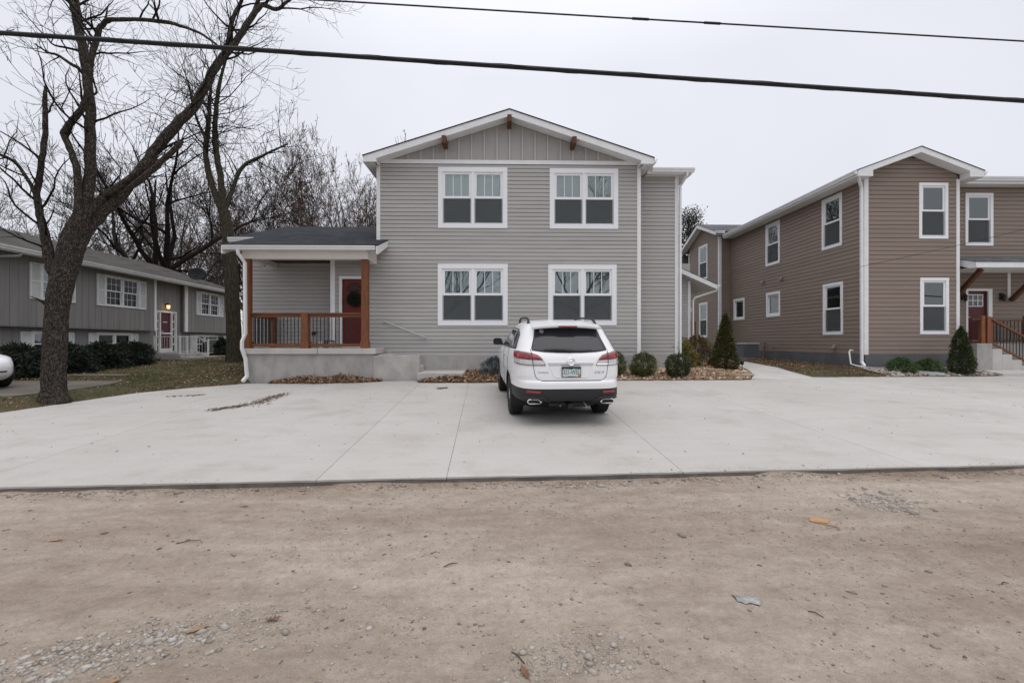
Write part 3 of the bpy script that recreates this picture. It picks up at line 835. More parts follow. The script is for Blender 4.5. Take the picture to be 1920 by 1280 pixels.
# low side-entry roof on the right
MB().prism([(5.82, 17.6, 4.86), (8.36, 17.6, 3.73), (8.36, 24, 3.73), (5.82, 24, 4.86)], (0, 0, -.03)).build('roof', 'shingles_dark', house)
MB().prism([(5.82, 17.58, 4.83), (8.36, 17.58, 3.70), (8.36, 17.58, 3.53), (5.82, 17.58, 4.66)], (0, .025, 0)).build('rake_board', 'white_trim', house)
MB().prism([(5.82, 17.605, 4.70), (8.34, 17.605, 3.58), (8.34, 24, 3.58), (5.82, 24, 4.70)], (0, 0, -.015)).build('rake_soffit', 'soffit', house)
gutter(house, (8.365, 17.56, 3.72), (8.365, 24, 3.72), (1, 0, 0), h=.11, w=.11)
downspout(house, [(8.40, 17.72, 3.60), (8.38, 17.72, 3.50), (7.60, 17.86, 3.24), (7.53, 17.90, 3.10), (7.53, 17.90, 1.05), (7.60, 17.75, 0.85)], w=.08)
MB().box(7.47, 7.85, 18.6, 18.75, 2.72, 2.9).build('eave_return', 'white_trim', house)
# windows
window(house, TF, *WIN[0], lights=2, muntin=2, trim=.145, s=.075)
window(house, TF, *WIN[1], lights=2, muntin=2, blind='blind_dim', trim=.145, s=.075)
window(house, TF, *WIN[2], lights=2, muntin=2, blind='blind_blue', trim=.145, s=.075)
window(house, TF, *WIN[3], lights=2, muntin=2, blind='curtain', trim=.145, s=.075)
# front door with fanlight
mb = MB(TF)
mb.box(-5.13, -5.045, -.01, .042, 1.33, 3.46); mb.box(-4.315, -4.23, -.01, .042, 1.33, 3.46); mb.box(-5.13, -4.23, -.01, .044, 3.46, 3.55)
mb.box(-5.045, -4.315, -.12, .02, 1.31, 1.345)
mb.build('door_casing', 'white_trim', house)
door = MB(TF).box(-5.04, -4.32, -.075, -.03, 1.35, 3.455).build('front_door', 'red_door', house)
mb = MB(TF)
for (a, b, c, d) in ((-4.95, -4.72, 1.50, 1.84), (-4.64, -4.41, 1.50, 1.84), (-4.95, -4.72, 1.95, 2.42), (-4.64, -4.41, 1.95, 2.42)):
    mb.box(a, b, -.03, -.022, c, c + .03); mb.box(a, b, -.03, -.022, d - .03, d); mb.box(a, a + .03, -.03, -.022, c + .03, d - .03); mb.box(b - .03, b, -.03, -.022, c + .03, d - .03)
mb.build('door_panel', 'red_door', door)
fan = [(-4.66 + .27 * math.cos(t), 3.09 + .24 * math.sin(t)) for t in np.linspace(0, math.pi, 17)]
MB(TF).add([(x, -.026, z) for x, z in fan], [tuple(range(17))]).build('fanlight', 'plain_glass', door)
MB(TF).add([(x, -.0285, z) for x, z in fan], [tuple(range(17))]).build('fanlight_backing', 'room_dark', door)
mb = MB(TF)
mb.tube([(x, -.024, z) for x, z in fan], .012, n=6); mb.tube([(-4.93, -.024, 3.09), (-4.39, -.024, 3.09)], .012, n=6)
for t in (.25, .5, .75): mb.tube([(-4.66, -.024, 3.09), (-4.66 + .27 * math.cos(math.pi * t), -.024, 3.09 + .24 * math.sin(math.pi * t))], .007, n=6)
mb.build('fanlight_bars', 'red_door', door)
MB(TF).disc_stack([(.008, 0), (.028, .01), (.03, .04), (.012, .055)], 12, 'y', (-4.38, -.02, 2.3)).build('knob', 'grey_metal', door, smooth=True)
# porch
mat('cheek_concrete', (0.44, 0.425, 0.40), 0.85, c2=(0.31, 0.30, 0.285), scale=1.8, detail=10, bump=.2, bscale=25)
MB().box(-7.5, -3.80, 13.44, 15.08, 0.1, 1.128).build('porch_foundation', 'foundation', house, bevel=.008)
MB().box(-3.80, -2.46, 13.41, 13.62, 0.1, 1.094).build('stair_cheek', 'cheek_concrete', house, bevel=.012)
mb = MB(); mb.box(-7.56, -5.42, 13.38, 15.07, 1.13, 1.30); mb.box(-5.405, -3.72, 13.38, 14.372, 1.13, 1.30)
mb.build('porch_slab', 'slab_concrete', house, bevel=.012)
for i, (a, b, z) in enumerate(((-3.715, -3.30, 1.115), (-3.295, -2.90, .94), (-2.895, -2.47, .765))):
    MB().box(a, b, 13.625, 14.355, .3, z).build('step', 'slab_concrete', house, bevel=.01)
for (x, y, top) in ((-4.055, 13.5, 3.91), (-7.485, 13.5, 3.91)):
    MB().box(x - .095, x + .095, y - .095, y + .095, 1.305, top).build('porch_post', 'cedar', house, bevel=.006)
    MB().box(x - .115, x + .115, y - .115, y + .115, 1.302, 1.50).build('post_base', 'cedar', house, bevel=.006)
rail = bpy.data.meshes  # (balusters share one mesh)
bal_me = MB().disc_stack([(.0125, 1.43), (.0125, 2.24)], 8).mesh('baluster', 'black_metal')
def railing(ax, ay, bx, by, posts=(), z0=1.345, z1=2.34):
    mb = MB()
    d = Vector((bx - ax, by - ay, 0)); L = d.length; d.normalize()
    mb.beam((ax, ay, z1 - .02), (bx, by, z1 - .02), .14, .04); mb.beam((ax, ay, z1 - .085), (bx, by, z1 - .085), .045, .085)
    mb.beam((ax, ay, z0 + .045), (bx, by, z0 + .045), .045, .09)
    r = mb.build('railing', 'cedar_rail', house, bevel=.004)
    n = int(L / .103)
    for i in range(1, n):
        t = i / n * L
        if any(abs(t - p) < .09 for p in posts): continue
        o = put('baluster', bal_me, r); o.location = (ax + d.x * t, ay + d.y * t, 0)
    return r
railing(-7.38, 13.5, -5.91, 13.5); railing(-5.69, 13.5, -4.16, 13.5)
MB().box(-5.90, -5.70, 13.40, 13.60, 1.305, 2.345).build('rail_post', 'cedar', house, bevel=.006)
MB().box(-5.92, -5.68, 13.38, 13.62, 1.302, 1.50).build('post_base', 'cedar', house, bevel=.006)
railing(-7.485, 13.61, -7.485, 14.90)
MB().box(-7.56, -7.41, 14.91, 15.06, 1.305, 2.345).build('rail_post', 'cedar', house, bevel=.006)
mb = MB(); mb.box(-7.60, -3.955, 13.40, 13.60, 3.91, 4.126); mb.box(-7.60, -7.40, 13.60, 15.07, 3.912, 4.126); mb.box(-4.155, -3.957, 13.60, 14.37, 3.912, 4.30)
mb.build('porch_beam', 'beam_white', house, bevel=.004)
MB().box(-7.95, -3.66, 13.22, 13.40, 4.128, 4.14).build('eave_soffit', 'beam_white', house)
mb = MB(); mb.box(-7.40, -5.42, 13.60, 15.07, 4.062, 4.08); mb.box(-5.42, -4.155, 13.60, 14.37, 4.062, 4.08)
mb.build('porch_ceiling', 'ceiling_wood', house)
MB().box(-7.97, -3.64, 13.195, 13.219, 4.125, 4.238).build('fascia', 'white_trim', house)
gutter(house, (-7.99, 13.194, 4.24), (-3.66, 13.194, 4.24), (0, -1, 0), h=.112, w=.11)
sl = .34
zp = lambda y: 4.265 + sl * (y - 13.12)
mb = MB()
mb.prism([(-8.02, 13.12, zp(13.12)), (-3.60, 13.12, zp(13.12)), (-3.60, 14.37, zp(14.37)), (-8.02, 14.37, zp(14.37))], (0, 0, -.03))
mb.prism([(-8.02, 14.371, zp(14.371)), (-3.97, 14.371, zp(14.371)), (-3.97, 18.8, zp(18.8)), (-8.02, 18.8, zp(18.8))], (0, 0, -.03))
mb.prism([(-8.88, 14.9, zp(14.9)), (-8.021, 14.9, zp(14.9)), (-8.021, 18.8, zp(18.8)), (-8.88, 18.8, zp(18.8))], (0, 0, -.03))
mb.prism([(-8.88, 18.801, zp(18.8)), (-3.97, 18.801, zp(18.8)), (-3.97, 23.5, zp(18.8) - sl * 4.7), (-8.88, 23.5, zp(18.8) - sl * 4.7)], (0, 0, -.03))
mb.build('porch_roof', 'shingles_dark', house)
for (x0, x1, y0, y1) in ((-3.63, -3.605, 13.10, 14.372), (-8.015, -7.99, 13.10, 14.9)):
    MB().prism([(x0, y0, zp(y0) - .03), (x0, y1, zp(y1) - .03), (x0, y1, zp(y1) - .21), (x0, y0 + .10, zp(y0) - .25), (x0, y0, zp(y0) - .25)], (x1 - x0, 0, 0)).build('rake_board', 'white_trim', house)
MB().prism([(-3.95, 13.2, 4.09), (-3.635, 13.2, 4.09), (-3.635, 14.37, 4.50), (-3.95, 14.37, 4.50)], (0, 0, .015)).build('rake_soffit', 'soffit', house)
gutter(house, (-8.86, 14.905, 4.85), (-8.02, 14.905, 4.85), (0, -1, 0), h=.13, w=.11)
MB().box(-8.86, -7.65, 14.907, 15.09, 4.70, 4.72).build('eave_soffit', 'soffit', house)
downspout(house, [(-7.56, 13.14, 4.12), (-7.56, 13.15, 4.02), (-7.44, 13.28, 3.76), (-7.43, 13.28, 1.72), (-7.50, 13.24, 1.50), (-7.50, 13.24, 1.28), (-7.44, 13.31, 0.98), (-7.40, 13.31, 0.50), (-7.43, 13.14, 0.36)], w=.095)
mb = MB(); mb.tube([(-3.74, 14.30, 2.15), (-2.40, 14.30, 1.62)], .018, n=8)
for (x, z) in ((-3.70, 2.135), (-2.44, 1.635)): mb.tube([(x, 14.30, z - .015), (x, 14.31, z - .05), (x, 14.38, z - .06)], .012, n=6); mb.disc_stack([(.035, 0), (.035, .012)], 12, 'y', (x, 14.366, z - .06))
mb.build('handrail', 'grey_metal', house, smooth=True)
MB(TF).box(-3.62, -3.50, .02, .06, 1.12, 1.20).build('outlet_cover', 'siding_grey', house)
mb = MB(TW); mb.box(-6.27, -6.15, .02, .055, 1.72, 1.80); mb.tube([(-6.21, .06, 1.76), (-6.21, .10, 1.76), (-6.21, .11, 1.70)], .018, n=6); mb.tube([(-6.26, .07, 1.79), (-6.13, .07, 1.83)], .012, n=6)
mb.build('hose_tap', 'black_metal', house)

# things on the porch
wr = thing('wreath', 'dark green evergreen wreath hanging on the red front door', 'wreath', (-4.66, 14.42, 2.82))
rng = np.random.default_rng(5)
def needle_ring(n, R0, r, c, ln):
    t = rng.uniform(0, 2 * np.pi, n); ph = rng.uniform(0, 2 * np.pi, n); rr = r * np.sqrt(rng.uniform(0, 1, n))
    P = np.stack([c[0] + (R0 + rr * np.cos(ph)) * np.cos(t), c[1] - rr * np.sin(ph), c[2] + (R0 + rr * np.cos(ph)) * np.sin(t)], -1)
    D = rng.normal(size=(n, 3)); D /= np.linalg.norm(D, axis=1)[:, None]
    S = np.cross(D, rng.normal(size=(n, 3))); S /= np.linalg.norm(S, axis=1)[:, None]
    V = np.concatenate([P - S * .006, P + S * .006, P + D * ln], 1).reshape(-1, 3)
    return V, np.arange(3 * n).reshape(-1, 3)
mat('wreath_green', (0.012, 0.022, 0.012), 0.8, island=[(0.006, 0.012, 0.006), (0.014, 0.026, 0.012), (0.022, 0.036, 0.016)])
V, F = needle_ring(3600, .125, .115, (-4.66, 14.36, 2.82), .07)
put('needles', np_mesh('needles', V, F, 'wreath_green'), wr)
mb = MB(); mb.tube([(-4.66 + .13 * math.cos(a), 14.40, 2.82 + .13 * math.sin(a)) for a in np.linspace(0, 2 * math.pi, 25)], .02, n=6)
mb.build('ring', 'wreath_green', wr)
sc = thing('security_camera', 'small white security camera hanging from the porch beam', 'camera', (-7.36, 14.3, 3.83))
mb = MB(); mb.box(-7.42, -7.33, 14.22, 14.34, 3.79, 3.87); mb.build('housing', 'white_trim', sc, bevel=.01)
MB().disc_stack([(.026, 0), (.026, .012)], 12, 'y', (-7.375, 14.207, 3.83)).build('lens', 'black_metal', sc)
MB().tube([(-7.375, 14.30, 3.87), (-7.40, 14.34, 3.93)], .012, n=6).build('bracket', 'white_trim', sc)
st = thing('side_table', 'small low brown table on the porch behind the railing', 'table', (-5.33, 14.1, 1.30))
mb = MB(); mb.box(-5.45, -5.21, 14.0, 14.2, 1.50, 1.53); mb.build('top', 'dark_cedar', st)
for (a, b) in ((-5.44, 14.01), (-5.24, 14.01), (-5.44, 14.17), (-5.24, 14.17)): MB().box(a, a + .025, b, b + .025, 1.301, 1.50).build('leg', 'dark_cedar', st)
cn = thing('canister', 'small white lidded canister on the porch beside the table', 'canister', (-5.58, 14.05, 1.30))
MB().disc_stack([(.045, 1.302), (.048, 1.31), (.048, 1.47)], 16, 'z', (-5.58, 14.05, 0)).build('body', 'vinyl', cn, smooth=True)
MB().disc_stack([(.05, 1.471), (.05, 1.49), (.015, 1.50), (.015, 1.515)], 16, 'z', (-5.58, 14.05, 0)).build('lid', 'vinyl', cn, smooth=True)

# ================================================================== the taupe house
tau = thing('house', 'two-storey taupe lap-sided house with white corner boards, right of the grey house', 'house', (13.9, 15.3, 0.55))
XS = 12.35
TS = frame((XS, 15.3), (0, 1), (-1, 0))
TG = frame((0, 15.3), (1, 0), (0, -1))
TR = frame((0, 16.2), (1, 0), (0, -1))
XW = 11.73
TV = frame((XW, 24.44), (0, 1), (-1, 0))
TN = frame((0, 24.44), (1, 0), (0, -1))
st_ = .147
WS = [(1.00, 2.04, 5.00, 6.93), (0.95, 1.98, 1.75, 3.68), (4.72, 5.80, 5.00, 6.92), (4.69, 5.75, 2.63, 3.75), (7.67, 8.77, 2.62, 3.73)]
so = [opening(*w) for w in WS]
core(tau, TS, 0.15, 9.14, 0.4, 7.25, 'siding_taupe', so)
clad(tau, TS, .02, 9.13, 1.075, 7.13, st_, 'siding_taupe', so)
WG = [(14.215, 15.225, 5.01, 6.92), (14.25, 15.25, 1.745, 3.675)]
go = [opening(*w) for w in WG]
XE = 15.62
core(tau, TG, XS, XE, 0.4, 7.2, 'siding_taupe', go)
GP, GZ, GS = 13.97, 8.0, .37
gl_ = lambda z: GP - (GZ - .19 - z) / GS
gr_ = lambda z: GP + (GZ - .19 - z) / GS
clad(tau, TG, XS + .10, XE - .10, 1.075, 7.75, st_, 'siding_taupe', go, left=gl_, right=gr_)
mb = MB(TG); pl = [(XS, 7.2), (XE, 7.2), (XE, GZ - .2 - GS * (XE - GP)), (GP, GZ - .2), (XS, GZ - .2 - GS * (GP - XS))]
mb.add([(x, -.004, z) for x, z in pl] + [(x, -.10, z) for x, z in pl], [(0, 1, 2, 3, 4), (9, 8, 7, 6, 5)] + [(i, i + 5, (i + 1) % 5 + 5, (i + 1) % 5) for i in range(5)])
mb.build('gable_panel', 'siding_taupe', tau)
MB().box(XE - .14, XE, 15.45, 16.34, .4, 7.2).build('wall', 'siding_taupe', tau)
WR = [(16.76, 17.79, 4.97, 6.88)]
ro = [opening(*w) for w in WR] + [(16.85, 17.62, 1.44, 3.34)]
core(tau, TR, XE, 23, 0.4, 7.2, 'siding_taupe', ro)
clad(tau, TR, XE + .01, 23, 1.46, 7.06, st_, 'siding_taupe', ro)
MB().box(22.86, 23, 16.35, 30, .4, 7.2).build('wall', 'siding_taupe', tau)
MB().box(11.9, 23, 30, 30.14, .4, 7.2).build('wall', 'siding_taupe', tau)
MB().box(12.5, 22.8, 16.4, 29.9, 4.32, 4.5).build('storey_floor', 'room_dark', tau)
MB().box(XS + .16, XE - .15, 15.5, 16.4, 4.32, 4.5).build('storey_floor', 'room_dark', tau)
# rear cross gable
WV = [(1.38, 2.53, 5.10, 7.10), (1.38, 2.47, 1.74, 3.76)]
vo = [opening(*w) for w in WV]
core(tau, TV, 0.0, 4.0, 0.4, 7.3, 'siding_taupe', vo)
VP_, VZ, VS = 1.95, 8.30, .40
clad(tau, TV, .10, 3.92, 1.075, 8.0, st_, 'siding_taupe', vo, left=lambda z: VP_ - (VZ - .2 - z) / VS, right=lambda z: VP_ + (VZ - .2 - z) / VS)
mb = MB(TV); pl = [(0, 7.3), (4.0, 7.3), (4.0, VZ - .15 - VS * 2.05), (VP_, VZ - .15), (0, VZ - .15 - VS * 1.95)]
mb.add([(x, -.004, z) for x, z in pl] + [(x, -.10, z) for x, z in pl], [(0, 1, 2, 3, 4), (9, 8, 7, 6, 5)] + [(i, i + 5, (i + 1) % 5 + 5, (i + 1) % 5) for i in range(5)])
mb.build('gable_panel', 'siding_taupe', tau)
core(tau, TN, XW, XS, .4, 7.3, 'siding_taupe', depth=.1)
clad(tau, TN, XW + .09, XS - .02, 1.075, 7.13, st_, 'siding_taupe')
for (a, b, T, z0, z1) in ((XS - .008, XS + .105, TG, 1.05, 7.05), (XE - .105, XE + .008, TG, 1.05, 7.05), (XW - .008, XW + .10, TN, 1.0, 7.2)):
    MB(T).box(a, b, -.06, .038, z0, z1).build('corner_board', 'white_trim', tau)
MB(TS).box(-.035, .10, -.02, .040, 1.052, 7.1).build('corner_board', 'white_trim', tau)
MB(TV).box(-.035, .09, -.02, .040, 1.0, 7.2).build('corner_board', 'white_trim', tau)
MB(TV).box(3.91, 4.0, -.02, .040, 1.0, 7.0).build('corner_board', 'white_trim', tau)
mb = MB(); mb.box(XS - .001, XE + .001, 15.27, 15.31, .2, 1.07); mb.box(XS - .03, XS + .01, 15.32, 24.42, .2, 1.07); mb.box(XW - .03, XW + .01, 24.46, 28.4, .2, 1.07); mb.box(XW, XS - .03, 24.40, 24.45, .2, 1.07)
mb.build('foundation', 'foundation_dark', tau)
# roofs
rf = MB()
for xe in (GP - 2.17, GP + 2.17):
    rf.prism([(xe, 14.90, GZ + .03 - GS * 2.17), (GP, 14.90, GZ + .03), (GP, 30, GZ + .03), (xe, 30, GZ + .03 - GS * 2.17)], (0, 0, -.028))
rf.prism([(15.3, 15.70, 7.32), (23.4, 15.70, 7.32), (23.4, 18.4, 8.2), (15.3, 18.4, 8.2)], (0, 0, -.028))
rf.prism([(15.3, 18.401, 8.2), (23.4, 18.401, 8.2), (23.4, 30.2, 7.2), (15.3, 30.2, 7.2)], (0, 0, -.028))
rf.build('roof', 'shingles_grey', tau)
GEL, GER = GP - 2.14, GP + 2.14
gz = lambda x: GZ - GS * abs(x - GP)
pts = [(GEL, gz(GEL)), (GP, GZ), (GER, gz(GER)), (GER, gz(GER) - .20), (GER - .485, gz(GER) - .20), (GER - .485, gz(GER - .485) - .18), (GP, GZ - .18), (GEL + .50, gz(GEL + .50) - .18), (GEL + .50, gz(GEL) - .20), (GEL, gz(GEL) - .20)]
mb = MB(); n_ = len(pts)
mb.add([(x, 14.915, z) for x, z in pts] + [(x, 14.945, z) for x, z in pts],
       [(0, 1, 6, 7), (1, 2, 5, 6), (0, 7, 8, 9), (2, 3, 4, 5)] + [(n_ + 7, n_ + 6, n_ + 1, n_), (n_ + 6, n_ + 5, n_ + 2, n_ + 1), (n_ + 9, n_ + 8, n_ + 7, n_), (n_ + 5, n_ + 4, n_ + 3, n_ + 2)] +
       [(i, i + n_, (i + 1) % n_ + n_, (i + 1) % n_) for i in range(n_)])
mb.build('rake_board', 'white_trim', tau)
mb = MB()
for xe in (GEL + .01, GER - .01):
    mb.prism([(GP, 14.946, GZ - .16), (xe, 14.946, gz(xe) - .16), (xe, 15.275, gz(xe) - .16), (GP, 15.275, GZ - .16)], (0, 0, -.02))
mb.build('rake_soffit', 'white_trim', tau)
ez = gz(GEL) - .20
for (xa, xb) in ((GER - .487, GER - .470), (GEL + .470, GEL + .498)):
    MB().box(xa, xb, 14.947, 15.262, ez, gz(xa if xa > GP else xb) - .182).build('eave_return', 'white_trim', tau)
mb = MB(); mb.box(GEL + .005, XS - .03, 14.946, 24.2, ez + .005, ez + .02); mb.box(XE + .01, GER - .005, 14.946, 15.72, ez + .005, ez + .02)
mb.build('eave_soffit', 'soffit', tau)
MB().box(GEL - .02, GEL, 14.946, 24.2, ez, gz(GEL) - .01).build('fascia', 'white_trim', tau)
MB().box(GER, GER + .02, 14.946, 15.6, ez, gz(GER) - .01).build('fascia', 'white_trim', tau)
gutter(tau, (GEL - .021, 14.93, gz(GEL) - .01), (GEL - .021, 24.1, gz(GEL) - .01), (-1, 0, 0), h=.125, w=.11)
gutter(tau, (GER + .021, 14.93, gz(GER) - .01), (GER + .021, 15.5, gz(GER) - .01), (1, 0, 0), h=.12, w=.11)
MB().box(XE + .5, 23.3, 15.80, 15.82, 7.09, 7.30).build('fascia', 'white_trim', tau)
MB().box(XE + .02, 23.3, 15.821, 16.17, 7.09, 7.105).build('eave_soffit', 'soffit', tau)
gutter(tau, (XE + .5, 15.799, 7.31), (23.3, 15.799, 7.31), (0, -1, 0), h=.13, w=.11)
rf = MB()
yv = 24.44 + VP_
for ye in (yv - 2.3, yv + 2.4):
    rf.prism([(11.33, ye, VZ + .03 - VS * abs(ye - yv)), (11.33, yv, VZ + .03), (GP, yv, VZ + .03), (GP, ye, VZ + .03 - VS * abs(ye - yv))], (0, 0, -.028))
rf.build('roof', 'shingles_grey', tau)
mb = MB()
for ye in (yv - 2.3, yv + 2.4):
    zz = VZ - VS * abs(ye - yv)
    mb.prism([(11.34, yv, VZ), (11.34, ye, zz), (11.34, ye, zz - .19), (11.34, yv, VZ - .19)], (.03, 0, 0))
    mb.prism([(11.37, yv, VZ - .16), (11.37, ye, zz - .16), (XW - .03, ye, zz - .16), (XW - .03, yv, VZ - .16)], (0, 0, -.02))
mb.build('rake_board', 'white_trim', tau)
gutter(tau, (11.34, yv - 2.301, VZ - VS * 2.3 + .01), (GEL, yv - 2.301, VZ - VS * 2.3 + .01), (0, -1, 0), h=.12, w=.1)
for (T, ws) in ((TS, WS), (TG, WG), (TR, WR), (TV, WV)):
    for k, w in enumerate(ws):
        sm = (w[3] - w[2]) < 1.3
        window(tau, T, *w, lights=1, trim=.10, slider=sm, blind=None if sm else 'blind', blind_drop=(.5 if T is TS else 1.0), s=.062)
# corner downspout with plastic drain elbow
downspout(tau, [(11.93, 15.06, 7.08), (11.95, 15.06, 6.98), (12.19, 15.24, 6.72), (12.21, 15.25, 1.1), (12.21, 15.25, .80), (12.17, 15.08, .66)], w=.10)
MB().tube([(12.20, 15.62, 1.19), (12.10, 15.62, 1.20), (12.05, 15.60, 1.12), (12.03, 15.50, .72), (12.12, 15.30, .66), (12.16, 15.05, .64)], .026, n=8).build('drain_pipe', 'vinyl', tau, smooth=True)
# wall vents
for (y, z) in ((21.3, 4.30), (19.87, 4.26), (16.65, 1.28)):
    u = y - 15.3
    MB(TS).prism([(u - .07, .02, z - .05), (u - .07, .02, z + .09), (u - .07, .06, z + .09), (u - .07, .14, z - .04), (u - .07, .13, z - .06)], (.14, 0, 0)).build('vent_hood', 'siding_taupe', tau)
mb = MB(TS); mb.box(5.85, 6.0, .02, .10, 1.24, 1.46); mb.tube([(5.92, .06, 1.24), (5.92, .06, .78), (5.92, .2, .74)], .016, n=6); mb.build('service_box', 'siding_taupe', tau)
MB(TS).box(5.15, 5.23, .02, .07, 1.19, 1.25).build('tap', 'grey_metal', tau)
# entry: door, canopy, lamps, landing and stair
mb = MB(TR); mb.box(16.785, 16.858, -.01, .042, 1.45, 3.33); mb.box(17.612, 17.755, -.01, .042, 1.45, 3.33); mb.box(16.785, 17.755, -.01, .044, 3.33, 3.41)
mb.build('door_casing', 'white_trim', tau)
dr = MB(TR).box(16.86, 17.61, -.09, -.045, 1.46, 3.328).build('front_door', 'maroon_door', tau)
gx0, gx1, gz0, gz1 = 16.92, 17.47, 2.78, 3.20
MB(TR).box(gx0, gx1, -.042, -.040, gz0, gz1).build('door_glass', 'plain_glass', dr)
mb = MB(TR)
for k in range(4): x = gx0 + (gx1 - gx0) * k / 3; mb.box(x - .014, x + .014, -.039, -.028, gz0 - .014, gz1 + .014)
for k in range(3): z = gz0 + (gz1 - gz0) * k / 2; mb.box(gx0, gx1, -.0385, -.029, z - .014, z + .014)
mb.build('door_grille', 'white_trim', dr)
MB(TR).disc_stack([(.028, 0), (.03, .04), (.012, .055)], 12, 'y', (16.93, -.03, 2.38)).build('knob', 'grey_metal', dr, smooth=True)
for x in (16.66, 18.07):
    mb = MB(TR); mb.box(x - .05, x + .05, .024, .05, 3.0, 3.26); mb.tube([(x, .05, 3.22), (x, .12, 3.24), (x, .14, 3.18)], .012, n=6)
    mb.disc_stack([(.02, 3.19), (.075, 3.14), (.055, 3.13), (.05, 2.98), (.06, 2.97), (.02, 2.95)], 12, 'z', (x, .14, 0))
    mb.build('wall_lantern', 'black_metal', tau)
MB().prism([(15.80, 14.88, 4.19), (21, 14.88, 4.19), (21, 16.17, 4.58), (15.80, 16.17, 4.58)], (0, 0, -.03)).build('canopy_roof', 'shingles_grey', tau)
mb = MB(); mb.box(15.815, 21, 14.90, 14.925, 3.98, 4.16)
mb.prism([(15.815, 14.925, 4.17), (15.815, 16.17, 4.54), (15.815, 16.17, 4.36), (15.815, 15.1, 3.98), (15.815, 14.925, 3.98)], (.025, 0, 0))
mb.build('canopy_fascia', 'white_trim', tau)
MB().box(15.84, 21, 14.926, 16.17, 3.985, 4.0).build('canopy_soffit', 'white_trim', tau)
for x in (16.22, 18.37):
    MB().beam((x, 15.12, 3.95), (x, 16.10, 2.98), .13, .13).build('canopy_brace', 'dark_cedar', tau, bevel=.006)
    MB(TR).box(x - .05, x + .05, .02, .05, 3.0, 3.98).build('brace_board', 'white_trim', tau)
mb = MB(); mb.box(15.74, 17.9, 15.02, 16.15, .2, 1.44); mb.box(15.74, 16.26, 14.80, 15.02, .2, 1.437); mb.box(16.9, 22, 15.3, 16.14, .2, 1.438)
mb.build('entry_landing', 'foundation', tau, bevel=.01)
for i in range(5):
    MB().box(16.262 + .335 * i, 16.262 + .335 * (i + 1), 14.80, 15.0, .2, 1.25 - .185 * i).build('step', 'slab_concrete', tau, bevel=.008)
for (x, y, z0, z1) in ((16.02, 14.92, 1.44, 2.36), (16.22, 14.92, 1.44, 2.33), (17.98, 14.92, .45, 1.55), (17.35, 15.85, 1.44, 2.36), (18.35, 15.6, 1.44, 2.40)):
    MB().box(x - .065, x + .065, y - .065, y + .065, z0, z1).build('rail_post', 'cedar', tau, bevel=.005)
mb = MB(); mb.beam((16.22, 14.92, 2.31), (17.98, 14.92, 1.38), .10, .05); mb.beam((16.22, 14.92, 1.53), (17.98, 14.92, .60), .05, .06); sr = mb.build('stair_railing', 'cedar_rail', tau, bevel=.004)
bm_ = MB().disc_stack([(.011, 0), (.011, .76)], 8).mesh('baluster', 'black_metal')
for i in range(1, 16):
    t = i / 16; o = put('baluster', bm_, sr); o.location = (16.22 + 1.76 * t, 14.92, 1.54 - .93 * t)
mb = MB(); mb.beam((15.66, 14.92, 2.24), (15.95, 14.92, 2.24), .09, .05); mb.beam((15.66, 14.92, 1.52), (15.95, 14.92, 1.52), .05, .06); sr = mb.build('landing_railing', 'dark_cedar', tau)
for i in range(1, 4): o = put('baluster', bm_, sr); o.location = (15.66 + .075 * i, 14.92, 1.5)
sr = MB().beam((17.42, 15.85, 2.24), (18.35, 15.62, 2.24), .09, .05).build('landing_railing', 'dark_cedar', tau); MB().beam((17.42, 15.85, 1.52), (18.35, 15.62, 1.52), .05, .06).build('bottom_rail', 'dark_cedar', sr)
for i in range(1, 9): o = put('baluster', bm_, sr); o.location = (17.42 + .93 * i / 9, 15.85 - .23 * i / 9, 1.5)
mb = MB(); mb.beam((18.42, 15.6, 2.34), (20.2, 15.6, 2.34), .10, .05); sr = mb.build('landing_railing', 'cedar_rail', tau)
for i in range(1, 17): o = put('baluster', bm_, sr); o.location = (18.42 + .105 * i, 15.6, 1.56)

# heat pump beside the taupe house, timber gate post
ac = thing('air_conditioner', 'grey louvred air conditioning unit beside the taupe side wall', 'air conditioner', (11.5, 21.2, 0.7))
mat('ac_metal', (0.20, 0.21, 0.23), 0.5); mat('ac_lid', (0.42, 0.43, 0.45), 0.5)
MB().box(11.15, 11.85, 20.9, 21.6, .74, 1.36).build('coil', 'black_metal', ac)
mb = MB()
for k in range(15):
    x = 11.14 + .72 * k / 14; mb.box(x - .012, x + .012, 20.87, 20.899, .74, 1.36)
    y = 20.89 + .72 * k / 14; mb.box(11.12, 11.149, y - .012, y + .012, .74, 1.36)
mb.build('louvre', 'ac_metal', ac)
mb = MB(); mb.box(11.10, 11.90, 20.85, 21.65, 1.361, 1.44); mb.box(11.10, 11.90, 20.85, 21.65, .69, .739); mb.build('casing', 'ac_lid', ac, bevel=.01)
gt = thing('gate_post', 'brown timber gate boards behind the side-entry downspout', 'gate', (7.95, 19.0, 0.6))
for k in range(3): MB().box(7.78 + .12 * k, 7.895 + .12 * k, 19.0, 19.03, .62, 2.35).build('board', 'cedar', gt)

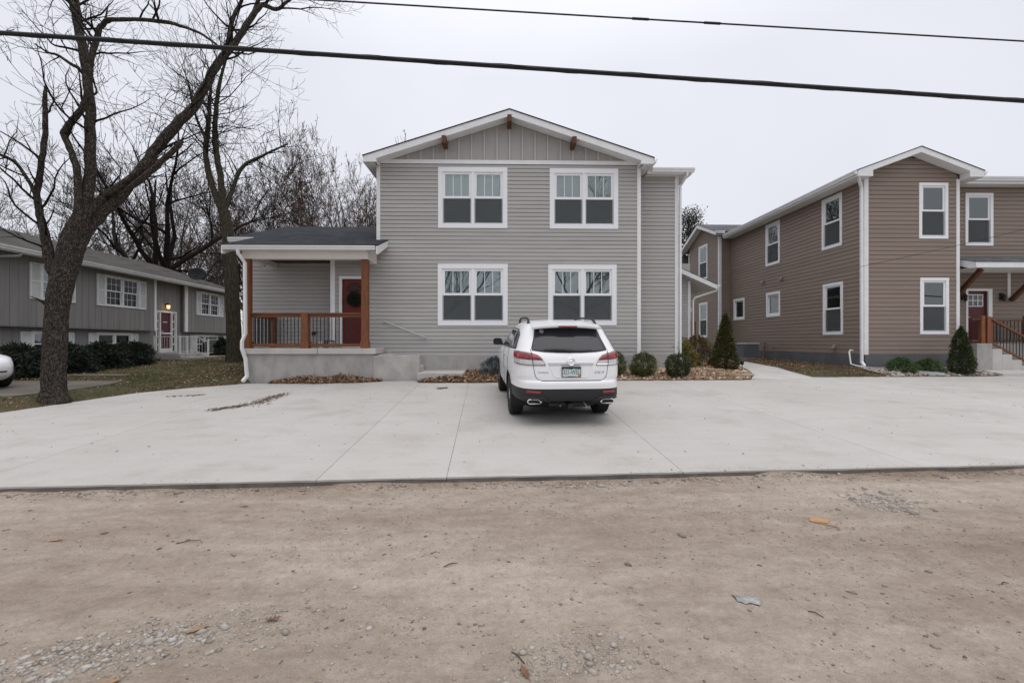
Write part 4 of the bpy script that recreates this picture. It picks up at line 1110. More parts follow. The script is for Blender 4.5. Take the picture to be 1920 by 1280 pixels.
# ================================================================== the old split-level house on the left
old = thing('house', 'weathered grey split-level house with white shutters beyond the big tree', 'house', (-16.0, 19.0, 0.5))
TO = frame((-15.532, 10.5), (-.062, 1), (1, .062))
LOW = -.22
shut = []
UW = [(5.45, 6.36, 2.93, 4.18, 1), (8.16, 10.02, 2.93, 4.20, 2), (14.58, 16.37, 2.93, 4.22, 2)]
LW = [(5.37, 6.60, .98, 1.85, 2), (8.05, 9.87, .98, 1.86, 2), (14.48, 16.20, .86, 1.86, 2)]
uo = [opening(a, b, c, d) for (a, b, c, d, _) in UW] + [(11.12, 13.25, 1.9, 4.5)]
lo_ = [opening(a, b, c, d) for (a, b, c, d, _) in LW] + [(11.40, 12.86, .9, 2.96)]
core(old, TO, 2.9, 17.65, 2.02, 4.5, 'siding_old', uo, depth=.2)
core(old, TO, 2.9, 17.65, 0.0, 2.02, 'siding_old', lo_, o0=LOW, depth=.12)
core(old, TO, 11.12, 13.25, 2.02, 4.5, 'siding_old', lo_, o0=LOW, depth=.12)
vclad(old, TO, 2.9, 11.0, 2.02, 4.36, .30, 'siding_old', uo)
vclad(old, TO, 13.47, 17.65, 2.02, 4.36, .30, 'siding_old', uo)
vclad(old, TO, 2.9, 17.65, 0.2, 2.0, .30, 'siding_old', lo_, o0=LOW)
vclad(old, TO, 11.13, 13.24, 2.001, 4.36, .30, 'siding_old', lo_, o0=LOW)
for (a, b) in ((2.9, 11.1), (13.26, 17.65)): MB(TO).box(a, b, LOW + .02, .012, 1.985, 2.015).build('overhang_soffit', 'siding_old', old)
MB(TO).box(13.25, 13.255, LOW, 0, 2.02, 4.36).build('wall', 'siding_old', old)
MB(TO).box(2.88, 2.9, -9, 0, 0, 4.5).build('wall', 'siding_old', old)
MB(TO).box(17.65, 17.67, -9, 0, 0, 4.5).build('wall', 'siding_old', old)
MB(TO).box(2.9, 17.65, -9.0, -8.9, 0, 4.5).build('wall', 'siding_old', old)
for (a, b, z0) in ((10.99, 11.12, 2.0), (13.25, 13.46, 2.0)):
    MB(TO).box(a, b, -.05, .035, z0, 4.36).build('corner_board', 'white_trim', old)
mat('old_white', (0.72, 0.72, 0.72), 0.6, c2=(0.62, 0.62, 0.61), scale=3, rnd=.05)
def shutter(u0, u1, z0, z1, o):
    mb = MB(TO); f = .05
    mb.box(u0, u0 + f, o, o + .035, z0, z1); mb.box(u1 - f, u1, o, o + .035, z0, z1)
    zm = (z0 + z1) / 2
    for (a, b) in ((z0, z0 + f), (zm - f / 2, zm + f / 2), (z1 - f, z1)): mb.box(u0 + f, u1 - f, o, o + .033, a, b)
    s = mb.build('shutter', 'old_white', old)
    mb = MB(TO); z = z0 + f
    while z < z1 - f - .02:
        mb.add([(u0 + f, o + .004, z + .03), (u1 - f, o + .004, z + .03), (u1 - f, o + .026, z), (u0 + f, o + .026, z)], [(0, 1, 2, 3)])
        mb.add([(u0 + f, o + .002, z), (u1 - f, o + .002, z), (u1 - f, o + .002, z + .034), (u0 + f, o + .002, z + .034)], [(0, 1, 2, 3)])
        z += .034
    mb.build('louvre', 'old_white', s, fix=False)
for (a, b, c, d, k) in UW:
    window(old, TO, a, b, c, d, lights=k, trim=.06, grid=(3, 2), screen=False, blind=None, glass='plain_glass', casing='old_white', o0=.004)
    MB(TO).box(a + .05, b - .05, -.16, -.155, c + .05, d - .05).build('dark_room_sheet', 'room_dark', old)  # flat dark sheet behind the glass, standing in for the unlit room's darkness
    shutter(a - .41, a - .005, c, d - .02, .017); shutter(b + .005, b + .41, c, d - .02, .017)
for (a, b, c, d, k) in LW:
    window(old, TO, a, b, c, d, lights=k, trim=.06, grid=(2, 2) if a > 14 else None, screen=False, blind='curtain', glass='plain_glass', casing='old_white', o0=LOW + .004)
    shutter(a - .41, a - .005, c, d - .02, LOW + .017); shutter(b + .005, b + .39, c, d - .02, LOW + .017)
shutter(17.25, 17.60, .9, 1.85, LOW + .017)
# entry
mat('dark_pane', (0.03, 0.032, 0.036), 0.08)
mb = MB(TO); mb.box(11.38, 11.46, LOW, LOW + .06, .95, 2.95); mb.box(12.80, 12.88, LOW, LOW + .06, .95, 2.95); mb.box(11.38, 12.88, LOW, LOW + .065, 2.90, 2.98)
mb.box(11.66, 11.74, LOW - .02, LOW + .05, .95, 2.90); mb.box(12.50, 12.58, LOW - .02, LOW + .05, .95, 2.90)
mb.box(11.74, 12.50, LOW, LOW + .045, 1.86, 1.93); mb.box(11.74, 12.50, LOW, LOW + .045, .95, 1.16)
mb.build('door_casing', 'old_white', old)
for (a, b) in ((11.465, 11.655), (12.585, 12.795)):
    s = MB(TO).box(a, b, LOW - .04, LOW, .95, 2.89).build('sidelight', 'old_white', old)
    for k in range(5): MB(TO).box(a + .035, b - .035, LOW + .001, LOW + .004, 1.02 + .375 * k, 1.33 + .375 * k).build('pane', 'dark_pane', s)
dd = MB(TO).box(11.74, 12.50, LOW - .06, LOW - .02, .96, 2.89).build('front_door', 'old_red_door', old)
MB(TO).box(11.98, 12.28, LOW - .019, LOW - .012, 2.42, 2.47).build('door_sign', 'old_white', dd)
MB(TO).box(11.80, 11.84, LOW + .045, LOW + .075, 1.88, 2.02).build('door_handle', 'grey_metal', dd)
lp = MB(TO); lp.box(12.09, 12.17, LOW + .016, LOW + .04, 3.16, 3.34); lp.tube([(12.13, LOW + .04, 3.32), (12.13, LOW + .11, 3.37), (12.13, LOW + .13, 3.33)], .012, n=6)
lp.disc_stack([(.03, 3.34), (.095, 3.28), (.09, 3.27)], 10, 'z', (12.13, LOW + .13, 0)); lp.disc_stack([(.05, 3.10), (.04, 3.085)], 10, 'z', (12.13, LOW + .13, 0))
lan = lp.build('porch_lantern', 'black_metal', old)
mat('lamp_glow', (0.9, 0.6, 0.3), 0.4, emit=((1.0, 0.60, 0.25), 1.8))
MB(TO).disc_stack([(.052, 3.10), (.078, 3.265)], 10, 'z', (12.13, LOW + .13, 0)).build('lantern_glass', 'lamp_glow', lan, smooth=True)
pl_ = bpy.data.lights.new('lantern_light', 'POINT'); pl_.energy = 1.5; pl_.color = (1, .65, .3); pl_.shadow_soft_size = .05
plo = bpy.data.objects.new('lantern_light', pl_); plo.location = TO((12.13, LOW + .26, 3.15)); col.objects.link(plo)
# roof, gutter, steps, railings, dish
MB(TO).prism([(2.4, .62, 4.47), (18.1, .62, 4.47), (18.1, -4.6, 6.19), (2.4, -4.6, 6.19)], (0, 0, -.05)).build('roof', 'shingles_old', old)
MB(TO).prism([(2.4, -9.7, 4.50), (18.1, -9.7, 4.50), (18.1, -4.601, 6.19), (2.4, -4.601, 6.19)], (0, 0, -.05)).build('roof', 'shingles_old', old)
MB(TO).box(2.5, 18.0, .50, .52, 4.29, 4.45).build('fascia', 'old_white', old)
MB(TO).box(2.5, 18.0, -.02, .50, 4.365, 4.38).build('eave_soffit', 'old_white', old)
a = TO((2.45, .521, 4.455)); b = TO((18.05, .521, 4.455))
gutter(old, a, b, (1, .062, 0), h=.13, w=.12, m='old_white')
for u_ in (2.89, 17.66):
    MB(TO).add([(u_, 0, 4.36), (u_, -9, 4.36), (u_, -4.6, 6.1)], [(0, 1, 2)]).build('gable_wall', 'siding_old', old)
mb = MB(); mb.tube([TO((4.2, .56, 4.30)), TO((4.15, .52, 4.2)), TO((3.1, .06, 3.95)), TO((3.0, .06, 3.8)), TO((3.0, .06, .5))], .05, n=4, rot=R(45)); mb.build('downspout', 'siding_old', old)
mb = MB(TO)
rs = random.Random(3)
for k in range(26):
    u = rs.uniform(3, 17); o = rs.uniform(-3.6, -.2); z = 4.47 + (.62 - o) * .3295
    w_ = rs.uniform(.2, .9); mb.add([(u, o, z + .012), (u + w_, o + rs.uniform(-.05, .05), z + .012), (u + w_, o - .12, z + .075), (u, o - .12, z + .062)], [(0, 1, 2, 3)])
mb.build('lifted_shingles', 'shingles_old', old, fix=False)
mb = MB(TO); mb.box(11.0, 13.3, LOW + .03, 1.15, .3, .93); mb.box(11.0, 14.9, 1.15, 1.55, .3, .76); mb.box(13.3, 14.9, LOW + .03, 1.15, .3, .755)
mb.build('entry_steps', 'foundation', old, bevel=.01)
def white_rail(pts, zs):
    mb = MB(TO)
    for i in range(len(pts) - 1):
        (u0, o0), (u1, o1) = pts[i], pts[i + 1]
        mb.beam((u0, o0, zs[i] + .80), (u1, o1, zs[i + 1] + .80), .035, .035); mb.beam((u0, o0, zs[i] + .10), (u1, o1, zs[i + 1] + .10), .025, .025)
        n = max(2, int(math.hypot(u1 - u0, o1 - o0) / .11))
        for k in range(1, n):
            t = k / n; u = u0 + (u1 - u0) * t; o = o0 + (o1 - o0) * t; z = zs[i] + (zs[i + 1] - zs[i]) * t
            mb.tube([(u, o, z + .10), (u, o, z + .80)], .008, n=4)
    for (u, o), z in zip(pts, zs): mb.box(u - .028, u + .028, o - .028, o + .028, z - .02, z + .84)
    mb.build('step_railing', 'old_white', old)
white_rail([(11.02, 0.0), (11.02, 1.12), (11.55, 1.12), (12.3, 1.12), (12.55, 1.52)], [.93, .93, .93, .93, .70])
white_rail([(13.3, 1.12), (14.4, 1.12), (14.85, 1.5)], [.80, .80, .62])
dish = thing('satellite_dish', 'dark grey satellite dish on the old house roof above the entry', 'satellite dish', TO((13.75, .25, 4.62)))
c_ = Vector(TO((13.75, .32, 5.02))); nrm = Vector((.42, -.82, .22)).normalized()
s_ = nrm.cross(Vector((0, 0, 1))).normalized(); u_ = s_.cross(nrm)
mb = MB(); V = []; F = []
for i in range(6):
    r = .40 * i / 5
    for k in range(24):
        a = 2 * math.pi * k / 24; V.append(c_ + s_ * r * 1.0 * math.cos(a) + u_ * r * 0.82 * math.sin(a) + nrm * (r * r * .55))
for i in range(5):
    for k in range(24): F.append((i * 24 + k, i * 24 + (k + 1) % 24, (i + 1) * 24 + (k + 1) % 24, (i + 1) * 24 + k))
mat('dish_grey', (0.028, 0.029, 0.032), 0.8, spec=.1)
mb.add(V, F); d_ = mb.build('reflector', 'dish_grey', dish, smooth=True, fix=False)
so_ = d_.modifiers.new('t', 'SOLIDIFY'); so_.thickness = .015
MB().tube([c_ - nrm * .02, c_ - nrm * .12 + Vector((0, 0, -.1)), Vector(TO((13.75, .2, 4.60)))], .022, n=8).build('mast', 'grey_metal', dish)
MB().tube([c_ - u_ * .30 + nrm * .04, c_ - u_ * .30 + nrm * .42], .012, n=6).build('feed_arm', 'grey_metal', dish)
p_ = c_ - u_ * .28 + nrm * .44
MB().box(p_.x - .05, p_.x + .05, p_.y - .05, p_.y + .05, p_.z - .03, p_.z + .07).build('receiver', 'dish_grey', dish, bevel=.01)

# ================================================================== overhead lines
mat('cable_black', (0.008, 0.008, 0.009), 0.6)
def cable(name, label, pts, r, extra=None):
    # pts are two ends + sag
    (a, b, sag) = pts; a = Vector(a); b = Vector(b)
    P = []
    for i in range(61):
        t = i / 60; p = a.lerp(b, t); p.z -= sag * 4 * t * (1 - t); P.append(p)
    mb = MB(); mb.tube(P, r, n=8)
    o = mb.build(name, 'cable_black', None, smooth=True)
    tag(o, label, 'cable')
    return P, o
P1, c1 = cable('power_cable', 'thick black overhead cable, the lower of the two lines', ((-22, 6.2, 6.44), (24, 6.2, 3.94), .0), .030)
mb = MB()
for k in range(0, 60):
    for j in range(6):
        t = (k + j / 6) / 60; q = P1[k].lerp(P1[min(k + 1, 60)], j / 6)
        a = (k * 6 + j) * .45; mb.v.append(tuple(q + Vector((0, .030 * math.cos(a), .030 * math.sin(a)))))
n_ = len(mb.v); V = mb.v; mb = MB(); mb.tube([Vector(p) for p in V], .0045, n=5); mb.build('lashing_wire', 'cable_black', c1)
P2, c2 = cable('power_line', 'thin overhead wire, the upper of the two lines', ((-22, 7.0, 7.61), (26, 7.0, 5.49), .06), .012)
mb = MB()
for s in (30.0, 31.4):
    i = int(s); f_ = s - i; mb.tube([P2[i].lerp(P2[i + 1], f_), P2[i].lerp(P2[i + 1], f_ + .32)], .019, n=8)
mb.build('splice', 'cable_black', c2)
P3, c3 = cable('service_wire', 'thin dark service wire crossing in front of the taupe house', ((10.6, 14.9, 3.72), (15.9, 8.0, 5.2), .12), .0055)

# ================================================================== bare trees
def smooth_limb(pts, k=3):
    """Catmull-Rom through (x, y, z, r)"""
    p = [np.array(q, dtype=float) for q in pts]
    p = [2 * p[0] - p[1]] + p + [2 * p[-1] - p[-2]]
    out = []
    for i in range(1, len(p) - 2):
        for j in range(k):
            t = j / k
            out.append(.5 * ((2 * p[i]) + (-p[i - 1] + p[i + 1]) * t + (2 * p[i - 1] - 5 * p[i] + 4 * p[i + 1] - p[i + 2]) * t * t + (-p[i - 1] + 3 * p[i] - 3 * p[i + 1] + p[i + 2]) * t ** 3))
    out.append(p[-2])
    return np.array(out)

class TubeSet:
    def __init__(self): self.V = []; self.F = []; self.n = 0
    def add(self, P, r, k, rough=0.0, rng=None):
        P = np.asarray(P, dtype=float); r = np.asarray(r, dtype=float)
        d = np.gradient(P, axis=0); d /= (np.linalg.norm(d, axis=1)[:, None] + 1e-9)
        ref = np.array([0.31, 0.87, 0.12]) if abs(d[0][2]) > .6 else np.array([0.1, 0.2, 1.0])
        s = np.cross(d, ref); s /= (np.linalg.norm(s, axis=1)[:, None] + 1e-9)
        u = np.cross(s, d)
        a = np.arange(k) * 2 * np.pi / k
        rr = r[:, None] * np.ones(k)[None, :]
        if rough and rng is not None: rr = rr * (1 + rng.normal(0, rough, rr.shape))
        ring = P[:, None, :] + rr[:, :, None] * (s[:, None, :] * np.cos(a)[None, :, None] + u[:, None, :] * np.sin(a)[None, :, None])
        m = len(P)
        self.V.append(ring.reshape(-1, 3))
        i = np.arange(m - 1)[:, None] * k; j = np.arange(k)[None, :]; j2 = (j + 1) % k
        self.F.append(np.stack([i + j, i + j2, i + k + j2, i + k + j], -1).reshape(-1, 4) + self.n)
        self.n += m * k
    def mesh(self, name, m, smooth=True): return np_mesh(name, np.concatenate(self.V), np.concatenate(self.F), m, smooth)

def grow(rng, out, p, d, L, r, level, maxlevel, opt):
    n = max(3, int(L / opt['seg'][min(level, len(opt['seg']) - 1)]))
    pts = [p.copy()]; q = p.copy(); dd = d.copy()
    for i in range(n):
        dd = dd + rng.normal(0, opt['wob'], 3) + np.array([0, 0, opt['up'][min(level, len(opt['up']) - 1)]])
        dd /= np.linalg.norm(dd); q = q + dd * L / n; pts.append(q.copy())
    pts = np.array(pts); t = np.linspace(0, 1, n + 1)
    rad = np.maximum(r * (1 - t * opt.get('taper', .78)), opt['rmin'])
    out.append((pts, rad, level))
    if level >= maxlevel: return
    k = opt['kids'][min(level, len(opt['kids']) - 1)]
    k = max(1, int(rng.normal(k, k * .15) * min(1, .45 + .55 * L / opt['Lref'][min(level, len(opt['Lref']) - 1)])))
    for i in range(k):
        tt = rng.uniform(opt['t0'][min(level, len(opt['t0']) - 1)], 1.0) if i else 1.0
        idx = min(n, int(tt * n)); base = pts[idx]; dl = pts[min(idx + 1, n)] - pts[max(idx - 1, 0)]; dl /= np.linalg.norm(dl)
        ax = rng.normal(size=3); ax -= dl * ax.dot(dl); ax /= np.linalg.norm(ax)
        ang = rng.normal(opt['ang'], .16) if i else rng.normal(.15, .1)
        nd = dl * math.cos(ang) + ax * math.sin(ang)
        cl = L * rng.uniform(*opt['lr']) * (1.15 - .45 * tt)
        grow(rng, out, base, nd, cl, max(rad[idx] * rng.uniform(.5, .75), opt['rmin']), level + 1, maxlevel, opt)

def bark_mat(name, ridge, furrow, sc):
    m = bpy.data.materials.new(name); m.use_nodes = True
    n = m.node_tree.nodes; l = m.node_tree.links; b = n['Principled BSDF']
    b.inputs['Roughness'].default_value = .95; b.inputs['Specular IOR Level'].default_value = .1
    tc = n.new('ShaderNodeTexCoord'); mp = n.new('ShaderNodeMapping'); mp.inputs['Scale'].default_value = sc
    ns = n.new('ShaderNodeTexNoise'); ns.inputs['Scale'].default_value = 5; ns.inputs['Detail'].default_value = 6
    l.new(tc.outputs['Object'], ns.inputs['Vector'])
    ad = n.new('ShaderNodeVectorMath'); ad.operation = 'MULTIPLY_ADD'; ad.inputs[1].default_value = (.22, .22, .30)
    l.new(ns.outputs['Color'], ad.inputs[0]); l.new(tc.outputs['Object'], ad.inputs[2]); l.new(ad.outputs[0], mp.inputs[0])
    vo = n.new('ShaderNodeTexVoronoi'); vo.feature = 'DISTANCE_TO_EDGE'; vo.inputs['Scale'].default_value = 1.0
    l.new(mp.outputs[0], vo.inputs['Vector'])
    rp = n.new('ShaderNodeValToRGB'); e = rp.color_ramp.elements
    e[0].position = .02; e[0].color = (*furrow, 1); e[1].position = .30; e[1].color = (*ridge, 1)
    l.new(vo.outputs['Distance'], rp.inputs[0])
    n2 = n.new('ShaderNodeTexNoise'); n2.inputs['Scale'].default_value = 26; n2.inputs['Detail'].default_value = 8
    l.new(tc.outputs['Object'], n2.inputs['Vector'])
    mr = n.new('ShaderNodeMapRange'); mr.inputs['From Min'].default_value = .3; mr.inputs['From Max'].default_value = .7; mr.inputs['To Min'].default_value = .55; mr.inputs['To Max'].default_value = 1.4
    l.new(n2.outputs[0], mr.inputs['Value'])
    sc_ = n.new('ShaderNodeVectorMath'); sc_.operation = 'SCALE'; l.new(rp.outputs[0], sc_.inputs[0]); l.new(mr.outputs[0], sc_.inputs['Scale'])
    l.new(sc_.outputs[0], b.inputs['Base Color'])
    bp = n.new('ShaderNodeBump'); bp.inputs['Strength'].default_value = 1.0; bp.inputs['Distance'].default_value = .05
    l.new(rp.outputs[0], bp.inputs['Height']); l.new(bp.outputs[0], b.inputs['Normal'])
    MATS[name] = m
bark_mat('bark_near', (0.098, 0.083, 0.071), (0.022, 0.018, 0.015), (34, 34, 6.5))
mat('bark_mossy', (0.080, 0.070, 0.050), 0.95, c2=(0.026, 0.023, 0.018), scale=9, detail=9, stretch=(2.5, 2.5, .5), bump=1.0, bscale=12, spec=.12, bump2=.05)
mat('bark_dark', (0.022, 0.018, 0.016), 0.95, c2=(0.012, 0.010, 0.009), scale=5, spec=.1)
mat('bark_brown', (0.150, 0.112, 0.092), 0.95, c2=(0.080, 0.058, 0.048), scale=2, spec=.1)
mat('bark_grey', (0.115, 0.098, 0.090), 0.95, c2=(0.055, 0.047, 0.043), scale=2, spec=.1)
mat('dead_leaf', (0.10, 0.04, 0.02), 0.9, island=[(0.050, 0.022, 0.014), (0.120, 0.050, 0.024), (0.16, 0.075, 0.036)])
OAK_LIMBS = {
    'trunk': [(-9.48,9.8,-0.1,0.36),(-9.48,9.8,0.20,0.31),(-9.48,9.8,0.36,0.262),(-9.48,9.8,0.51,0.227),(-9.48,9.8,0.82,0.219),(-9.46,9.8,1.27,0.215),(-9.43,9.8,1.95,0.211),(-9.38,9.8,2.4,0.216),(-9.27,9.8,2.91,0.229),(-9.13,9.8,3.42,0.24),(-9.0,9.8,3.85,0.22),(-8.91,9.8,4.15,0.162),(-8.83,9.8,4.41,0.094),(-8.8,9.8,4.57,0.034)],
    'centre': [(-8.99,9.8,3.69,0.169),(-8.84,9.81,4.38,0.128),(-8.75,9.82,5.0,0.112),(-8.75,9.83,5.86,0.103),(-8.78,9.84,6.71,0.095),(-8.88,9.85,7.45,0.09),(-9.02,9.86,8.14,0.09),(-9.13,9.87,8.77,0.098),(-9.21,9.88,9.46,0.085),(-9.27,9.89,10.37,0.059),(-9.19,9.9,11.41,0.03)],
    'left': [(-9.32,9.8,2.4,0.067),(-9.35,9.77,2.62,0.116),(-9.43,9.74,2.93,0.111),(-9.51,9.71,3.4,0.102),(-9.59,9.67,3.89,0.081),(-9.64,9.64,4.32,0.068),(-9.63,9.61,4.59,0.064),(-9.53,9.58,5.11,0.056),(-9.41,9.54,5.65,0.052),(-9.37,9.51,6.15,0.048),(-9.35,9.48,6.51,0.04),(-9.3,9.45,6.71,0.02)],
    'leftarm': [(-9.61,9.6,4.39,0.048),(-9.63,9.5,4.66,0.039),(-9.69,9.4,4.9,0.035),(-9.79,9.3,5.11,0.03),(-9.95,9.2,5.19,0.029),(-10.25,9.1,5.31,0.021),(-10.64,9.0,5.39,0.01)],
    'slimb': [(-8.92,9.7,3.67,0.05),(-8.87,9.68,3.97,0.092),(-8.84,9.65,4.55,0.075),(-8.84,9.63,4.99,0.071),(-8.87,9.61,5.24,0.07),(-8.98,9.59,5.56,0.066),(-9.05,9.56,5.77,0.069),(-8.92,9.54,5.95,0.069),(-8.73,9.52,6.16,0.066),(-8.54,9.49,6.42,0.062),(-8.45,9.47,6.84,0.058),(-8.39,9.45,7.27,0.062),(-8.29,9.43,7.6,0.058),(-8.19,9.4,7.8,0.054),(-8.09,9.38,7.94,0.05),(-7.95,9.36,7.99,0.046),(-7.67,9.34,7.99,0.042),(-7.32,9.31,7.97,0.039),(-6.79,9.29,7.92,0.04),(-6.41,9.27,7.81,0.031),(-6.07,9.24,7.67,0.027),(-5.79,9.22,7.48,0.023),(-5.62,9.2,7.34,0.014)],
    'rlimb': [(-9.16,9.85,3.34,0.085),(-9.06,9.93,3.69,0.163),(-8.88,10.0,4.09,0.153),(-8.56,10.08,4.47,0.135),(-8.06,10.16,5.11,0.126),(-7.74,10.23,5.66,0.12),(-7.33,10.31,6.3,0.113),(-6.94,10.39,6.82,0.101),(-6.61,10.46,7.58,0.093),(-6.39,10.54,8.02,0.085),(-6.09,10.62,8.52,0.076),(-5.81,10.69,9.07,0.066),(-5.63,10.77,9.36,0.056),(-5.35,10.85,9.34,0.046),(-5.11,10.92,9.57,0.035),(-4.83,11.0,9.87,0.018)],
    'rup': [(-5.87,10.8,9.15,0.05),(-5.77,10.93,9.74,0.045),(-5.62,11.07,10.49,0.035),(-5.63,11.2,11.38,0.018)],
    'limba': [(-9.01,9.75,3.65,0.042),(-8.87,9.84,4.13,0.09),(-8.61,9.93,4.56,0.088),(-8.29,10.01,4.85,0.081),(-7.89,10.1,5.25,0.07)],
    'stub': [(-8.15,10.0,4.75,0.036),(-7.92,10.0,4.92,0.069),(-7.56,10.0,5.22,0.065),(-7.25,10.0,5.52,0.062),(-6.99,10.0,5.78,0.058),(-6.93,10.0,5.85,0.043)],
    'rup2': [(-6.43,10.6,8.05,0.069),(-6.34,10.68,8.51,0.059),(-6.3,10.75,9.02,0.049),(-6.13,10.82,9.53,0.039),(-5.98,10.9,10.35,0.022)],
    'mid': [(-8.9,9.85,7.15,0.021),(-8.93,9.74,7.24,0.038),(-9.0,9.63,7.28,0.033),(-9.14,9.52,7.37,0.028),(-9.24,9.41,7.36,0.02),(-9.37,9.3,7.46,0.012)],
    'lstub': [(-9.44,9.65,2.22,0.049),(-9.48,9.57,2.31,0.032),(-9.51,9.48,2.37,0.02),(-9.56,9.4,2.41,0.008)],
}
ELM_LIMBS = {
    'trunk': [(-11.65,20.0,0.53,0.425),(-11.65,20.0,1.04,0.355),(-11.7,20.0,2.43,0.314),(-11.81,20.0,4.74,0.283),(-11.93,20.0,6.13,0.262),(-12.11,20.0,7.17,0.241)],
    'l': [(-12.18,20.0,7.1,0.16),(-12.62,19.97,8.29,0.139),(-12.84,19.93,9.53,0.118),(-12.78,19.9,10.2,0.118),(-12.66,19.87,11.18,0.088),(-12.6,19.83,12.01,0.069),(-12.49,19.8,13.19,0.039)],
    'r': [(-12.09,20.0,7.06,0.171),(-12.3,20.05,8.74,0.13),(-12.49,20.1,9.78,0.13),(-12.59,20.15,10.9,0.11),(-12.51,20.2,12.21,0.091),(-12.4,20.25,13.08,0.071),(-12.11,20.3,14.2,0.041)],
    'll': [(-12.72,19.85,9.88,0.039),(-12.76,19.74,10.22,0.068),(-13.05,19.62,11.06,0.048),(-13.15,19.51,11.88,0.038),(-13.41,19.4,12.94,0.019)],
    'rr': [(-12.11,20.0,7.01,0.06),(-12.07,20.16,7.48,0.112),(-11.84,20.32,8.44,0.093),(-11.56,20.48,9.29,0.084),(-10.89,20.64,9.78,0.064),(-9.73,20.8,10.44,0.033)],
}
def traced_tree(name, label, limbs, bark, seed, spawn, twig_opt, big_k=14, loc=None):
    rng = np.random.default_rng(seed)
    ts = TubeSet(); tw = TubeSet()
    root = thing(name, label, 'tree', loc)
    for nm, pts in limbs.items():
        S = smooth_limb(pts, 5 if nm == 'trunk' else 4)
        S[:, 3] = np.maximum(S[:, 3], .006)
        wob = rng.normal(0, .006, (len(S), 3)) * (S[:, 3:4] / .1 + .3)
        if nm != 'trunk': S[1:-1, :3] += wob[1:-1]
        ts.add(S[:, :3], S[:, 3] * .92, big_k if S.max(0)[3] > .1 else 9, .03, rng)
        n, l0, l1 = spawn.get(nm, spawn['default'])
        L = len(S)
        for i in range(n):
            t = rng.uniform(.25, 1.0); idx = min(L - 2, int(t * L)); b = S[idx, :3]
            dl = S[min(idx + 1, L - 1), :3] - S[max(idx - 1, 0), :3]; dl /= np.linalg.norm(dl)
            ax = rng.normal(size=3); ax -= dl * ax.dot(dl); ax /= np.linalg.norm(ax)
            nd = dl * .5 + ax * .8 + np.array([0, 0, .15]); nd /= np.linalg.norm(nd)
            out = []
            grow(rng, out, b, nd, rng.uniform(l0, l1), min(.026, S[idx, 3] * .5), 0, 3, twig_opt)
            for (P, r, lv) in out: tw.add(P, r, 5 if lv == 0 else 3)
    put('trunk', ts.mesh('trunk', bark), root)
    put('crown', tw.mesh('crown', 'bark_dark'), root)
    return root
TW = dict(seg=(.16, .13, .10, .09), wob=.17, up=(.03, .03, .02), kids=(6, 4, 3), Lref=(1.5, .8, .5), t0=(.2, .15, .15), ang=.75, lr=(.35, .62), rmin=.0032)
traced_tree('bare_tree', 'large bare tree with leaning limb and rough bark at the left edge of the pad', OAK_LIMBS, 'bark_near', 11,
            {'default': (5, .5, 1.3), 'trunk': (0, 0, 0), 'centre': (16, .7, 2.2), 'left': (9, .6, 1.7), 'leftarm': (10, .6, 1.8), 'slimb': (13, .5, 1.5), 'rlimb': (16, .6, 1.9),
             'stub': (1, .4, .7), 'lstub': (0, 0, 0), 'limba': (1, .4, .8), 'rup': (8, .6, 1.5), 'rup2': (8, .6, 1.6), 'mid': (5, .4, 1.0)}, TW, 18, (-9.49, 9.8, .33))
TW2 = dict(TW); TW2.update(seg=(.35, .28, .22, .2), rmin=.006, Lref=(3, 1.6, 1))
traced_tree('bare_tree', 'slender forked bare tree with mossy trunk just left of the grey porch', ELM_LIMBS, 'bark_mossy', 23,
            {'default': (12, 1.2, 3.4), 'trunk': (3, .8, 1.6), 'l': (16, 1.2, 3.6), 'r': (18, 1.2, 3.6)}, TW2, 12, (-11.65, 20, .58))

# background trees: three grown forms, copied
def grown(seed, H, r, opt, trunk_frac, lean=0.0, forks=5, leaves=0):
    rng = np.random.default_rng(seed)
    out = []
    tl = H * trunk_frac
    n = 8
    P = np.array([[lean * tl * (i / n) ** 2 + .05 * rng.normal(), .05 * rng.normal(), tl * i / n] for i in range(n + 1)])
    rr = r * (1.25 - .55 * np.linspace(0, 1, n + 1)); rr[0] *= 1.25
    out.append((P, rr, -1))
    for i in range(forks):
        a = 2 * math.pi * (i + rng.uniform(-.25, .25)) / forks
        el = rng.uniform(.55, 1.25)
        d = np.array([math.cos(a) * math.cos(el), math.sin(a) * math.cos(el), math.sin(el)])
        b = P[rng.integers(n - 3, n + 1)]
        grow(rng, out, b, d, (H - tl) * rng.uniform(.62, .95), r * rng.uniform(.42, .62), 0, 4, opt)
    big = TubeSet(); tw = TubeSet(); tips = []
    for (P, q, lv) in out:
        if lv <= 1: big.add(P, q, 8 if lv < 1 else 5)
        else: tw.add(P, q, 3)
        if lv >= 3: tips.append(P)
    lv_me = None
    if leaves:
        T = np.concatenate(tips); idx = rng.integers(0, len(T), leaves); C = T[idx] + rng.normal(0, .08, (leaves, 3))
        D = rng.normal(size=(leaves, 3)); D /= np.linalg.norm(D, axis=1)[:, None]; S = np.cross(D, rng.normal(size=(leaves, 3))); S /= np.linalg.norm(S, axis=1)[:, None]
        V = np.concatenate([C - S * .045, C + D * .09, C + S * .045, C - D * .09], 1).reshape(-1, 3)
        lv_me = np_mesh('leaves', V, np.arange(4 * leaves).reshape(-1, 4), 'dead_leaf')
    return big, tw, lv_me
FO = dict(seg=(.9, .6, .45, .35, .3), wob=.10, up=(.07, .06, .05, .05), kids=(6, 6, 5, 4), Lref=(8, 4, 2, 1), t0=(.2, .15, .15, .1), ang=.60, lr=(.42, .68), rmin=.013)
FD = dict(FO); FD.update(up=(.02, .02, .03, .03), wob=.14, ang=.8, kids=(5, 5, 4, 3))
forms = {}
